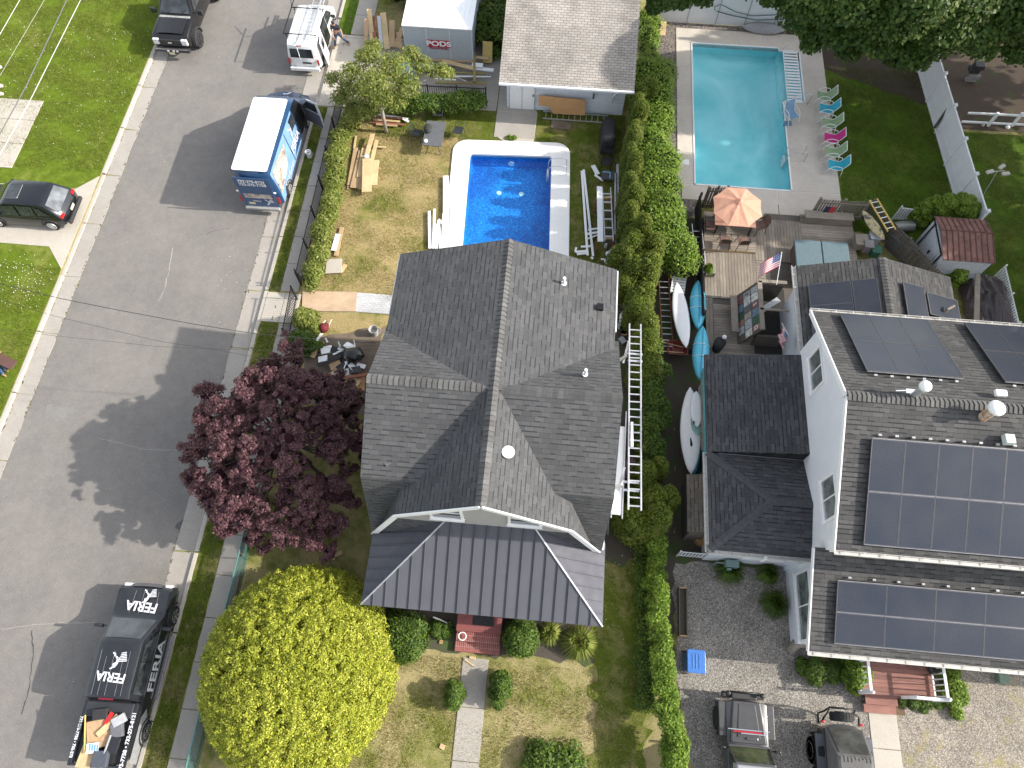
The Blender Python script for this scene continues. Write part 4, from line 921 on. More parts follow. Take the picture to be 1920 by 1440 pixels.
for a, b_, z, r_ in ((1240, 0, 3.6, .7), (1270, -10, 4, .9), (1300, -25, 4.5, 1.0), (1230, -30, 4, 1), (1350, -40, 5, 1.0), (1400, -30, 5, .8), (1320, 0, 3.8, .45), (1225, 15, 3, .4)):
    q = P(a, b_, z); cl.append((q.x, q.y, z, r_, r_, r_*.75))
tree('maple_tree', 'green leafy tree tip hanging past the garage corner', 'tree', (5.6, 39.5, 0), (5.6, 39.6, 4), cl, 18000, .1, L_maple, bark, .2, core=core_d, ck=.55, shell=(.5, 1.1), up=.4, asp=.75)
# tall trees of the next plots, east of the picture; they shade the lawns and half the turquoise pool
for lb, c, r_ in (('tall broadleaf tree east of the vinyl fence, outside the picture', (30.5, 33, 8.5), (5.0, 4.5, 6.2)), ('tall broadleaf tree east of the garden fence, outside the picture', (31.5, 25.8, 8.8), (5, 4.6, 6.6)), ('tall broadleaf tree east of the rusty-roofed shed, outside the picture', (30, 19.0, 4.5), (3.6, 3.4, 3.8))):
    cl = envelope(c, r_, 60, (.9, 1.5), int(c[1]), -.4, .35); tree('maple_tree', lb, 'tree', (c[0], c[1], 0), c, cl, 9500, .27, L_maple, bark, .3, shell=(.2, 1.2), up=.4, asp=.75)
# dark trees shading the storage container yard
for nm, c, r_, lb in (('shrub', (-8.9, 37.6), (1.6, 2.3, 1.5), 'dark leafy shrub mass behind the leaning boards'), ('shrub', (-3.9, 34.6), (1.0, 2.2, 1.7), 'dark leafy shrub between the storage container and garage')):
    t = thing(nm, lb, 'shrub', (c[0], c[1], 0)); cl = envelope((0, 0, .1), r_, 16, (.5, .8), 8)
    leaves(cl, 9000, .08, L_box, 'foliage', t, shell=(.5, 1.1)); blob(cl, core_d, 'inner_foliage', t, .75)
def shrub(name, label, cat, pos, r, n, size, mat, group=None, nc=10, cr=(.5, .6), core=core_d, seed=0, rz=0, up=.4, ck=.82, **kw):
    t = thing(name, label, cat, (pos[0], pos[1], 0), rz, group); m = min(r)
    cl = envelope((0, 0, r[2]*.12), (r[0]-m*cr[0]*.7, r[1]-m*cr[0]*.7, r[2]-m*cr[0]*.6), nc, (m*cr[0], m*cr[1]), seed, 0, .15)+[(0, 0, r[2]*.4, r[0]*.7, r[1]*.7, r[2]*.5)]
    leaves(cl, n, size, mat, 'foliage', t, up=up, **kw)
    if core: blob(cl, core, 'inner_foliage', t, ck)
    return t
# arborvitae row
def thuja(seed, h, r):
    t = thing('arborvitae', 'rounded green arborvitae standing in the row between the two houses', 'shrub', (0, 0, 0), 0, 'arborvitae row between the two houses')
    rg = random.Random(seed); cl = []
    for i in range(9):
        z = h*(.12+.76*i/8); k = r*math.sqrt(max(.12, 1-((z/h-.42)/.62)**2)); cl.append((rg.uniform(-.05, .05), rg.uniform(-.05, .05), z, k, k, h*.12))
    for i in range(26):
        z = h*rg.uniform(.1, .93); k = r*math.sqrt(max(.06, 1-((z/h-.42)/.62)**2)); a = rg.uniform(0, 6.28); cl.append((k*.8*math.cos(a), k*.8*math.sin(a), z, r*.3, r*.3, r*.42))
    leaves(cl, 6500, .034, L_thuja, 'foliage', t, up=.5, asp=.55, shell=(.75, 1.12)); blob(cl[:9], core_t, 'inner_foliage', t, .84); return t
protos = [thuja(1, 2.9, .46), thuja(2, 2.9, .5), thuja(3, 2.9, .42)]
tops = [(1200,155,3.2,1.15),(1215,150,3.2,1.1),(1192,172,3.1,1.1),(1197,195,3.1,1.15),(1190,222,3.2,1.1),(1185,240,3.2,1.2),(1180,268,3.2,1.15),(1186,295,3.2,1.1),(1177,332,3.2,1.2),(1182,362,3.0,1.2),(1177,390,3.0,1.2),(1200,415,3.0,1.15),(1185,425,2.8,1.2),(1210,435,3.0,1.1),(1190,452,2.8,1.2),(1162,472,2.5,1),(1175,470,2.6,1),(1212,467,2.9,1.2),(1230,452,3.0,1.1),(1190,492,2.8,1.25),(1219,492,2.9,1.25),(1228,478,2.9,1.0),(1176,512,2.5,1.1),(1210,545,2.4,1.25),(1196,548,2.3,1.1),(1202,568,2.4,1.35),(1190,575,2.0,1.0),(1217,602,2.4,1.2),(1200,632,2.2,.95),(1217,632,2.3,.95),(1222,664,2.4,1.3),(1205,690,2.0,1.1),
        (1215,872,2.4,1.05),(1212,884,2.4,1.0),(1241,867,2.5,.95),(1212,908,2.3,.95),(1231,908,2.3,.85),(1207,932,2.2,1.0),(1232,930,2.5,1.4),(1257,927,2.4,1.0),(1197,975,2.2,1.5),(1180,968,2.0,1.1),(1236,966,2.6,1.35),(1225,985,2.2,1.1)]
rg = random.Random(2)
for i, (a, b_, z, s) in enumerate(tops):
    s *= .8 if b_ < 440 else 1; a += 7 if b_ < 440 else 0; q = P(a, b_, z*.9)
    t = protos[i] if i < 3 else dup(protos[rg.randrange(3)], (0, 0, 0), 0, None)
    t.location = (q.x, q.y, 0); t.rotation_euler = (0, 0, rg.uniform(0, 6.28)); t.scale = (s*rg.uniform(.9, 1.12), s*rg.uniform(.9, 1.1), z/2.9*rg.uniform(.85, 1.12))
# leafy vine hedge beside the gravel strip (north) and along the drive (south)
def ribbon(pts, n, r, z, jit_=.25, seed=0):
    rg = random.Random(seed); out = []
    for i in range(n):
        k = i/(n-1)*(len(pts)-1); j = min(int(k), len(pts)-2); a, b_ = pts[j], pts[j+1]; f = k-j
        out.append((a[0]+(b_[0]-a[0])*f+rg.uniform(-jit_, jit_), a[1]+(b_[1]-a[1])*f, z*rg.uniform(.6, 1.0), r*rg.uniform(.7, 1.15), r*rg.uniform(.7, 1.15), r*rg.uniform(.6, .9)))
    return out
t = thing('vine_hedge', 'bright green leafy vine hedge between the arborvitae and the gravel strip', 'hedge', (5.1, 24, 0))
cl = [(x-5.1, y-24, z, a, b_, c_) for x, y, z, a, b_, c_ in ribbon([P2(1225, 120, 1.6), P2(1226, 180, 2), P2(1230, 260, 2), P2(1234, 330, 2), P2(1240, 400, 1.8), P2(1250, 445, 1.6), P2(1266, 490, 1.1)], 90, .85, 1.8, .38, 3)+ribbon([P2(1216, 30, .8), P2(1220, 120, 1.0)], 16, .6, 1.0, .15, 4)]
leaves(cl, 90000, .058, L_vine, 'foliage', t, shell=(.6, 1.12), up=.4, asp=.6); blob(cl, core_d, 'inner_foliage', t, .8)
t = thing('vine_hedge', 'narrow bright vine growing along the fence beside the gravel drive', 'hedge', (4.9, 2, 0))
cl = [(x-4.9, y-2, z, a, b_, c_) for x, y, z, a, b_, c_ in ribbon([P2(1230, 1015, 1.2), P2(1232, 1100, 1.3), P2(1243, 1190, 1.3), P2(1248, 1260, 1.2), P2(1250, 1330, 1.0), P2(1262, 1400, .8), P2(1260, 1450, .8)], 34, .37, 1.3, .12, 5)]
leaves(cl, 26000, .05, L_vine, 'foliage', t, shell=(.6, 1.2), up=.4); blob(cl, core_d, 'inner_foliage', t, .75)
t = thing('shrub_row', 'loose mixed green shrubs beneath the long aluminium ladder', 'shrub', (4.3, 10, 0))
cl = [(x-4.3, y-10, z, a, b_, c_) for x, y, z, a, b_, c_ in ribbon([P2(1230, 640, 1.0), P2(1225, 700, 1.2), P2(1228, 760, 1.3), P2(1225, 820, 1.2), P2(1222, 860, 1.0)], 22, .48, 1.1, .35, 7)]
leaves(cl, 17000, .055, L_box, 'foliage', t, shell=(.5, 1.2)); blob(cl, core_d, 'inner_foliage', t, .75)
for a, b_, r_ in ((1232, 690, .35), (1215, 825, .35), (1208, 838, .3), (1222, 842, .3)):
    shrub('golden_shrub', 'small yellowish shrub below the aluminium ladder', 'shrub', P2(a, b_, 1.2), (r_, r_, 1.3), 1200, .05, L_hedge, 'yellowish shrubs below the ladder', 6)
# broadleaf hedge along the west fence and the north fence
t = thing('laurel_hedge', 'leafy light green hedge inside the black fence along the sidewalk', 'hedge', (-10.6, 22, 0))
cl = [(x+10.6, y-22, z, a, b_, c_) for x, y, z, a, b_, c_ in ribbon([P2(585, 528, .7), P2(600, 470, .9), P2(610, 410, .9), P2(620, 350, .9), P2(632, 290, .9), P2(645, 240, .9), P2(662, 210, .9)], 32, .5, .95, .12, 9)]
leaves(cl, 24000, .06, L_hedge, 'foliage', t, shell=(.6, 1.15), up=.5); blob(cl, core_d, 'inner_foliage', t, .8)
t = thing('laurel_hedge', 'dark green hedge in front of the black fence by the lumber yard', 'hedge', (-6.5, 27.6, 0))
cl = [(x+6.5, y-27.6, z, a, b_, c_) for x, y, z, a, b_, c_ in ribbon([P2(665, 205, .8), P2(720, 195, .8), P2(770, 190, .9), P2(820, 185, .9), P2(870, 188, .9), P2(895, 190, .8)], 24, .55, .95, .1, 19)]
leaves(cl, 19000, .06, L_box, 'foliage', t, shell=(.6, 1.15), up=.5); blob(cl, core_d, 'inner_foliage', t, .8)
shrub('laurel_bush', 'leafy bush at the south side of the walkway board', 'shrub', P2(573, 600, .8), (.6, .65, 1.3), 4500, .06, L_hedge, seed=1)
shrub('laurel_bush', 'dark green bush inside the fence beside the debris pile', 'shrub', P2(565, 640, .8), (.8, .6, 1.2), 5000, .06, L_box, seed=2)
# front garden
shrub('boxwood', 'wide dark green shrub left of the brick stoop', 'shrub', P2(752, 1192, .7), (.95, .9, 1.15), 9500, .045, L_box, seed=3, nc=16)
shrub('boxwood', 'bright-edged green shrub at the right side of the brick stoop', 'shrub', P2(978, 1196, .7), (.66, .68, 1.2), 8000, .045, L_box, seed=4, nc=14)
shrub('boxwood', 'small oblong clipped shrub left of the concrete front path', 'shrub', P2(850, 1302, .7), (.37, .6, 1.0), 4500, .04, L_box, seed=5, nc=12)
shrub('boxwood', 'small oblong clipped shrub right of the concrete front path', 'shrub', P2(937, 1290, .7), (.42, .68, 1.0), 5000, .04, L_box, seed=6, nc=12)
shrub('shrub', 'loose green shrub at the bottom edge of the front lawn', 'shrub', P2(1035, 1425, .4), (1.3, .75, .7), 3600, .06, L_box, seed=7, core=None, shell=(.2, 1.2))
shrub('climbing_plant', 'trimmed green hedge behind the rusty-roofed shed', 'hedge', P2(1792, 383, 1.6), (1.75, .62, 2.0), 24000, .05, L_vine, seed=8, nc=46, cr=(.4, .55))
shrub('shrub', 'bright leafy shrub at the corner of the rusty-roofed shed', 'shrub', P2(1795, 510, .8), (.5, .6, 1.2), 2600, .075, L_vine, seed=9)
shrub('shrub', 'bright green rounded shrub left of the red entry deck', 'shrub', P2(1608, 1262, .6), (.55, .7, 1.0), 4200, .06, L_vine, seed=10)
shrub('shrub', 'dark low shrub under the porch gutter on the gravel', 'shrub', P2(1540, 1258, .4), (1.0, .5, .6), 4200, .06, L_box, seed=11)
shrub('shrub', 'green groundcover right of the red entry deck', 'shrub', P2(1790, 1295, .3), (.5, 1.0, .55), 4200, .05, L_vine, seed=12)
shrub('shrub', 'low green groundcover below the red deck railing', 'shrub', P2(1727, 1310, .2), (.95, .5, .35), 3600, .05, L_box, seed=13)
shrub('shrub', 'low dark plants in the bed beside the stoop', 'shrub', P2(825, 1180, .2), (.5, .35, .35), 1500, .05, L_box, seed=14)
shrub('shrub', 'small green plant at the north edge of the blue pool', 'shrub', P2(958, 258, .1), (.35, .15, .2), 500, .05, L_vine, seed=15, core=None)
t = thing('ground_plants', 'dark leafy plants under the narrow vine on the lawn side', 'shrub', (4.3, 2.2, 0))
cl = [(x-4.3, y-2.2, z, a, b_, c_) for x, y, z, a, b_, c_ in ribbon([P2(1208, 1030, .3), P2(1208, 1130, .3), P2(1212, 1230, .3), P2(1215, 1320, .3)], 18, .38, .4, .15, 25)]
leaves(cl, 9000, .05, L_box, 'foliage', t, shell=(.3, 1.2)); blob(cl, core_d, 'inner_foliage', t, .6)
def grass_clump(label, pos, r, h, n=420, col=L_vine, grp=None, w_=.018):
    V, F = [], []; rg = random.Random(int(pos[0]*100+pos[1]*37))
    for i in range(n):
        a = rg.uniform(0, 6.28); k = rg.uniform(.02, 1)**.7; b0 = Vector((rg.gauss(0, .06), rg.gauss(0, .06), 0)); tip = Vector((math.cos(a)*r*k, math.sin(a)*r*k, h*rg.uniform(.15, .6)*(1.2-k))); mid = Vector((math.cos(a)*r*k*.45, math.sin(a)*r*k*.45, h*rg.uniform(.7, 1))); s = Vector((-math.sin(a), math.cos(a), 0))*w_
        q = len(V); V += [b0-s, b0+s, mid+s, mid-s, tip]; F += [(q, q+1, q+2, q+3), (q+3, q+2, q+4, q+4)]
    t = thing('ornamental_grass', label, 'plant', (pos[0], pos[1], 0), 0, grp); m_ = MB(); m_.add(V, [f if f[2] != f[3] else f[:3] for f in F]); m_.build('blade_tuft', col, t); return t
grass_clump('large arching green grass clump below the porch roof corner', P2(1085, 1205, .2), .85, .6, 700, L_hedge)
grass_clump('pale yellow-green grass clump beside the right-hand stoop shrub', P2(1030, 1188, .2), .6, .5, 450, L_hedge)
grass_clump('dark green spiky plant nearest the wing wall', P2(1368, 1068, .2), .75, .6, 600, L_box); grass_clump('dark green spiky plant at the meter side of the gravel', P2(1440, 1075, .2), .6, .55, 500, L_box); grass_clump('dark green spiky plant beside the white porch wall', P2(1452, 1132, .2), .7, .6, 600, L_box)
grass_clump('bluish iris clump on the lawn side of the vine', P2(1205, 1310, .2), .55, .5, 420, L_box)
# lawn blades and clover flowers
def blades(name, areas, n, h, mat, w_=.012):
    tot = sum((a[2]-a[0])*(a[3]-a[1]) for a in areas); Vs = []
    for a in areas:
        k = int(n*(a[2]-a[0])*(a[3]-a[1])/tot); x = RNG.uniform(a[0], a[2], k); y = RNG.uniform(a[1], a[3], k)
        dens = (np.sin(x*2.3+np.cos(y*1.7)*2)+np.sin(y*2.9+x*.7)+RNG.uniform(-1.2, 1.2, k)) > -.7; x, y = x[dens], y[dens]; k = len(x)
        th = RNG.uniform(0, 6.28, k); hh = h*RNG.uniform(.5, 1.3, k); lx, ly = RNG.normal(0, .6, k)*hh, RNG.normal(0, .6, k)*hh
        b0 = np.stack([x-np.cos(th)*w_, y-np.sin(th)*w_, np.zeros(k)], 1); b1 = np.stack([x+np.cos(th)*w_, y+np.sin(th)*w_, np.zeros(k)], 1); tp = np.stack([x+lx, y+ly, hh+.02], 1)
        Vs.append(np.stack([b0, b1, tp], 1).reshape(-1, 3))
    V = np.concatenate(Vs); o = npmesh(name, V, np.arange(len(V)).reshape(-1, 3), mat); return tag(o, kind='stuff')
Lg = leafmat('grass_blades', [(.05, .08, .006), (.1, .13, .012), (.17, .19, .03), (.26, .24, .07)], .3)
Lgd = leafmat('dry_grass_blades', [(.1, .13, .02), (.24, .22, .07), (.38, .31, .15), (.48, .4, .22)], .3)
Lgl = leafmat('lush_grass_blades', [(.03, .055, .004), (.06, .09, .007), (.1, .135, .012), (.17, .19, .03)], .3)
blades('grass', [(-33, 3, -23.0, 17), (-36, 22.7, -23.0, 38)], 150000, .07, Lg)
blades('dry_grass', [(-11.2, 16.6, -5.4, 27.5), (1.1, 16, 3.6, 26.2), (-6.5, -4, 4.6, 1.4)], 90000, .055, Lgd)
blades('grass', [(14.5, 22.5, 20, 33.5), (20.3, 14, 27, 29.3), (-12.8, -5, -12.02, 14.8), (-12.85, 16.6, -12.36, 28)], 90000, .075, Lgl)
# clover flower specks, litter on road and lawn
cf = MB(); rg = random.Random(6)
for i in range(420):
    x, y = rg.choice([(rg.uniform(-28, -23.2), rg.gauss(16.0, .8)), (rg.uniform(-33, -23.2), rg.uniform(23, 33))])
    cf.sphere((x, y, .05), .018, 5, 3)
tag(cf.build('clover_flowers', plain('clover_white', (.7, .72, .66), .8)), kind='stuff')
# ================================================================== VEHICLES
def carpaint(name, col, rough=.22, metal=.3, coat=.6):
    if name in MATS: return MATS[name]
    m, nt, b = new_mat(name); v = coord(nt)
    c = ramp(nt, noise(nt, v, 2.2, 4, .6), [(.3, scl(col, .85)), (.7, scl(col, 1.15))])
    c = mixc(nt, c, (.18, .17, .15), ramp(nt, noise(nt, v, 14, 5, .75), [(.5, (0,)*3), (.85, (.12,)*3)]))
    nt.links.new(c, b.inputs['Base Color']); b.inputs['Metallic'].default_value = metal; b.inputs['Roughness'].default_value = rough; b.inputs['Coat Weight'].default_value = coat; b.inputs['Coat Roughness'].default_value = .08; return m
red_lens = plain('red_lens', (.35, .01, .015), .2, coat=.5); clear_lens = plain('clear_lens', (.6, .6, .62), .15, coat=.6); plate_m = plain('licence_plate', (.55, .52, .35), .5)
dark_plastic = plain('dark_plastic', (.025, .025, .027), .55); chrome = plain('chrome', (.6, .6, .62), .15, .9, var=.05); trimm = plain('belt_trim', (.25, .25, .26), .3, .7)
class Car:
    def __init__(s, name, label, cat, pos, heading, prof, w, zb, zt, tum, paint, group=None, bev=.03):
        """prof: closed side outline (x forward, z up); half width w below belt zb, narrowing to w-tum at zt"""
        s.w, s.zb, s.zt, s.tum = w, zb, zt, tum
        s.t = thing(name, label, cat, (pos[0], pos[1], pos[2] if len(pos) > 2 else 0), heading, group)
        cx = sum(p[0] for p in prof)/len(prof); cz = sum(p[1] for p in prof)/len(prof); xl = max(p[0] for p in prof); xm = min(p[0] for p in prof); mb = MB(); rings = []
        for tt, sh in ((-1, .075), (-.985, .03), (-.93, 0), (-.5, 0), (0, 0), (.5, 0), (.93, 0), (.985, .03), (1, .075)):
            ring = []
            for x, z in prof:
                k = s.hw(z)*tt; e = 1-abs(tt)**2
                nx = x-math.copysign(sh, x-cx)*(1 if abs(x-cx) > .5*(xl-xm)/2 else .2); nz = z-math.copysign(sh, z-cz)*.8
                # rounded nose and tail in plan
                nx -= math.copysign(.14*abs(tt)**3, x-cx)*max(0, (abs(x-cx)/((xl-xm)/2)))**6
                if z > cz+.15: nz += .03*(1-tt*tt)
                ring.append((nx, k, nz))
            rings.append(ring)
        mb.loft(rings); s.body = mb.build('body', paint, s.t, smooth=True, auto=32)
    def hw(s, z): return s.w if z <= s.zb else s.w-s.tum*(z-s.zb)/(s.zt-s.zb)
    def side(s, pts, name='window', m=None, off=.012, sides=(1, -1)):
        for q in sides:
            mb = MB(); P_ = [(x, q*(s.hw(z)+off), z) for x, z in pts]; mb.add(P_, [list(range(len(P_))) if q < 0 else list(range(len(P_)))[::-1]]); mb.build(name, m or glass_d, s.t)
    def across(s, a, b_, ya, yb, name='windshield', m=None, off=.02, lift=.03):
        """glass across the car on the outline segment a->b"""
        a, b_ = Vector((a[0], 0, a[1])), Vector((b_[0], 0, b_[1])); d = (b_-a); n = Vector((-d.z, 0, d.x)).normalized()
        if n.z < 0: n = -n
        mb = MB(); K = 6; vs = []
        for i in range(K+1):
            t = -1+2*i/K; bow = lift*(1-t*t); vs += [tuple(a+Vector((0, t*ya, 0))+n*(off+bow)), tuple(b_+Vector((0, t*yb, 0))+n*(off+bow))]
        mb.add(vs, [(2*i, 2*i+1, 2*i+3, 2*i+2) for i in range(K)]); return mb.build(name, m or glass_d, s.t)
    def wheels(s, xs, r=.36, wd=.24, rim=alum, spokes=5, off=.0, flare=None, sides=(1, -1), rr=.62):
        for x in xs:
            for q in sides:
                y = q*(s.w-wd/2+off+.03); mb = MB()
                mb.tube([(x, y-wd/2, r), (x, y-wd/2+.03, r), (x, y+wd/2-.03, r), (x, y+wd/2, r)], [r*.9, r, r, r*.9], 26); wo = mb.build('wheel', rubber, s.t, smooth=True, auto=30)
                m2 = MB(); yo = y+q*(wd/2+.004); m2.tube([(x, yo-q*.03, r), (x, yo, r)], r*rr, 22, 0)
                for k in range(spokes): a = 6.283*k/spokes; m2.bar((x, yo+q*.01, r), (x+math.cos(a)*r*rr*.95, yo+q*.01, r+math.sin(a)*r*rr*.95), .05, .03, m=1, roll=(0, 1, 0))
                m2.tube([(x+math.cos(a)*r*rr, yo+q*.008, r+math.sin(a)*r*rr) for a in [6.283*k/20 for k in range(21)]], .018, 5, 1, cap=False); m2.cyl((x, yo, r), r*.16, q*.03, 10, 1, axis=(0, 1, 0))
                m2.build('rim', [dark_plastic, rim], wo)
            # arch
            for q in sides:
                m3 = MB(); fl = flare or .03; n = 12; ro = r*1.2
                for i in range(n):
                    a0, a1 = math.pi*i/n, math.pi*(i+1)/n
                    m3.add([(x+math.cos(a)*rad, q*(s.w+yy), r*1.02+math.sin(a)*rad) for a, rad, yy in ((a0, ro*.94, fl), (a0, ro*1.1, fl*.9), (a1, ro*1.1, fl*.9), (a1, ro*.94, fl), (a0, ro*1.12, -.03), (a1, ro*1.12, -.03), (a0, ro*.9, -.03), (a1, ro*.9, -.03))], [(0, 1, 2, 3), (1, 4, 5, 2), (0, 3, 7, 6)])
                m3.build('wheel_arch', dark_plastic, s.t)
    def box(s, name, c, d, m, bev=.01, rz=0):
        return MB().box(c, d, rz=rz).build(name, m, s.t, bev=bev)
    def mirrors(s, x, z, m=dark_plastic, out=.22, size=(.1, .24, .16)):
        for q in (1, -1):
            mb = MB(); mb.box((x, q*(s.w+out), z), size); mb.bar((x, q*(s.w-.08), z-.04), (x, q*(s.w+out), z-.02), .05, .04); mb.build('mirror', m, s.t, bev=.02)
def emblem(parent, M, s, m):
    """rearing winged horse badge, drawn as flat shapes"""
    mb = MB(); z0, z1 = 0, .004
    def sh(pts): mb.prism([(x*s, y*s) for x, y in pts], z0, z1)
    sh([(-.1, -.35), (.12, -.42), (.3, -.1), (.32, .2), (.18, .42), (.02, .5), (-.02, .38), (.12, .25), (.1, 0), (-.12, -.1)])
    sh([(.0, .5), (-.1, .72), (-.3, .78), (-.34, .68), (-.2, .6), (-.12, .42)])
    sh([(.12, .3), (.42, .45), (.5, .35), (.3, .2)]); sh([(-.05, -.3), (-.3, -.5), (-.22, -.58), (.05, -.42)])
    for k in range(6): sh([(.3+.02*k, .05+.13*k), (1.0-.04*k, .12+.13*k), (1.0-.04*k, .2+.13*k), (.3+.02*k, .12+.13*k)])
    o = mb.build('emblem', m, parent); o.matrix_local = M; return o
logo_w = plain('decal_white', (.62, .63, .68), .4, var=.1); logo_b = plain('decal_blue', (.07, .17, .36), .35)
# ---- tall blue and white van
blue = carpaint('van_blue', (.03, .085, .2)); vwhite = carpaint('van_white', (.8, .8, .8), .35, 0, .3)
prof = [(-3.4, .45), (-3.42, 1.2), (-3.34, 2.5), (-3.22, 2.72), (1.15, 2.72), (1.55, 2.6), (2.72, 1.45), (2.95, 1.3), (3.42, 1.02), (3.5, .7), (3.42, .38), (2, .3), (-2, .3)]
v = Car('delivery_van', 'tall white-roofed blue wrapped van with its curb-side front door open', 'van', (-14.08, 24.55, -.11), R(90), prof, 1.0, 1.2, 2.72, .17, blue)
roof = MB()
for t in (0,):
    roof.prism(rrect(-3.24, -.845, 1.28, .845, .12), 2.745, 2.79)
roof.build('roof', vwhite, v.t, bev=.02)
ribs = MB()
for k in range(5): ribs.box((-2.9+k*.85, 0, 2.795), (.5, 1.3, .012))
ribs.build('roof_rib', vwhite, v.t)
v.across((1.62, 2.54), (2.7, 1.5), .72, .84); v.side([(1.0, 1.55), (2.3, 1.5), (1.75, 2.2), (1.05, 2.25)], sides=(1,))
v.side([(1.15, .62), (2.2, .62), (2.25, 1.5), (1.8, 2.28), (1.1, 2.3)], 'door_opening', black_metal, sides=(-1,), off=.015)
lightw = carpaint('wrap_light_blue', (.2, .36, .62), .35, .1, .3); pic = stained('wrap_interior_picture', (.62, .55, .5), (.2, .15, .13), .4, 3, 9, .4, .6, 0)
v.side([(-3.1, .5), (.9, .5), (.95, 2.35), (-3.1, 2.45)], 'side_wrap', lightw, off=.008, sides=(-1,)); v.side([(-3.0, 1.0), (-1.4, 1.25), (-.9, 2.1), (-2.9, 2.3)], 'side_picture', pic, off=.014, sides=(-1,))
v.side([(-.55, .55), (-.5, .55), (-.5, 2.3), (-.55, 2.3)], 'door_seam', black_metal, off=.016, sides=(-1,)); v.side([(.3, 1.65), (.95, 1.6), (1.0, 2.2), (.35, 2.25)], sides=(-1,), off=.02)
yS_ = -1
text_mesh('FERIA', .55, logo_w, 'lettering', v.t, frame((.15, -(v.hw(1.3)+.02), 1.15), (1, 0, 0), (0, .11, 1)), bold=.01); emblem(v.t, frame((.1, -(v.hw(1.8)+.02), 1.75), (1, 0, 0), (0, .11, 1)), .45, logo_w)
text_mesh('732-275-8121', .3, logo_w, 'lettering', v.t, frame((-1.6, -(v.hw(.8)+.02), .8), (1, 0, 0), (0, 0, 1)), bold=.006)
# rear
xr = -3.47
v.box('rear_door', (-3.44, 0, 1.45), (.06, 1.72, 2.1), blue, .03)
rp_ = MB(); rp_.add([(xr-.01, .68, 1.1), (xr-.01, -.68, 1.1), (xr+.015, -.66, 1.85), (xr+.015, .66, 1.85)], [(0, 1, 2, 3)]); rp_.build('rear_picture', pic, v.t)
for z, tx in ((2.27, '732-275-8121'), (2.06, '732-275-7758')):
    text_mesh(tx, .23, logo_w, 'lettering', v.t, frame((xr-.012, 0, z), (0, -1, 0), (0, 0, 1)), bold=.008)
emblem(v.t, frame((xr-.014, -.35, .8), (0, -1, 0), (0, 0, 1)), .32, logo_w); text_mesh('FERIA', .17, logo_w, 'lettering', v.t, frame((xr-.014, .15, .88), (0, -1, 0), (0, 0, 1)))
for q in (1, -1): v.box('taillight', (-3.42, q*.92, .95), (.08, .14, .42), red_lens, .02); v.box('hinge', (-3.46, q*.9, 1.55), (.06, .12, .06), white)
v.box('bumper', (-3.52, 0, .42), (.2, 1.7, .16), plain('bumper_grey', (.3, .3, .3), .5), .03); v.box('licence_plate', (xr-.02, .45, .72), (.015, .32, .16), plate_m)
v.wheels((-2.2, 2.25), .36, .24); v.mirrors(2.05, 1.6, out=.2); v.across((2.78, 1.42), (3.38, 1.08), .7, .62, 'hood', blue, .02, .05)
emblem(v.t, frame((3.1, -.1, 1.33), (0, 1, 0), (-1, 0, .35)), .3, logo_w)
# open front door, swung out over the verge
dn = bpy.data.objects.new('open_door', None)
dm = MB(); dm.prism([(-1.25, .0), (0, 0), (.02, 1.0), (-.45, 1.62), (-1.15, 1.68), (-1.25, 1.0)], -.035, .035)
do = dm.build('door', carpaint('door_grey_white', (.5, .52, .55), .35, 0, .3), v.t, bev=.02); do.matrix_local = frame((2.2, -1.0, .55), (math.cos(R(62)), math.sin(R(62)), 0), (0, 0, 1))
gm = MB(); gm.prism([(-1.12, 1.0), (-.08, 1.0), (-.5, 1.52), (-1.08, 1.58)], -.045, .045); gm.build('window', glass_d, do); tm_ = MB(); tm_.prism([(-1.18, .08), (-.08, .08), (-.08, .92), (-1.18, .92)], -.06, -.036); tm_.prism([(-1.18, .08), (-.08, .08), (-.08, .92), (-1.18, .92)], .036, .055); tm_.build('door_lining', plain('door_lining', (.09, .09, .11), .6), do)
# ---- white compact van
prof = [(-2.15, .4), (-2.2, 1.0), (-2.05, 1.72), (-1.9, 1.84), (.75, 1.84), (1.0, 1.78), (1.75, 1.1), (2.1, .98), (2.25, .6), (2.15, .32), (1.5, .25), (-1.5, .25)]
wv_ = carpaint('compact_van_white', (.78, .79, .8), .25, 0, .5)
v = Car('cargo_van', 'small white van with ladder rack parked by the concrete driveway', 'van', (-13.95, 32.65, -.11), R(90), prof, .86, .95, 1.84, .13, wv_)
v.across((1.05, 1.73), (1.72, 1.15), .62, .72); v.side([(.5, 1.05), (1.45, 1.1), (.98, 1.6), (.5, 1.65)]); v.side([(-.5, 1.08), (.4, 1.08), (.4, 1.62), (-.5, 1.62)], sides=(-1,))
rg_ = MB(); rg_.add([(-2.19, .62, 1.12), (-2.19, -.62, 1.12), (-2.1, -.6, 1.6), (-2.1, .6, 1.6)], [(0, 1, 2, 3)]); rg_.build('rear_window', glass_d, v.t)
v.box('door_split', (-2.18, .12, 1.3), (.05, .02, .9), wv_, .005); v.box('plate_recess', (-2.215, -.2, .82), (.03, .5, .09), dark_plastic)
for q in (1, -1): v.box('taillight', (-2.13, q*.8, .82), (.12, .1, .32), red_lens, .02)
v.box('brake_light', (-2.04, .05, 1.75), (.05, .25, .04), red_lens); v.box('bumper', (-2.22, 0, .42), (.14, 1.6, .2), wv_, .03); v.wheels((-1.35, 1.45), .31, .2, spokes=7)
v.mirrors(1.15, 1.1, out=.15); rk = MB()
for x in (-1.45, .55): rk.bar((x, -.85, 1.98), (x, .95, 1.98), .04, .04); rk.bar((x, .8, 1.8), (x, .8, 1.98), .04, .04); rk.bar((x, -.75, 1.8), (x, -.75, 1.98), .04, .04)
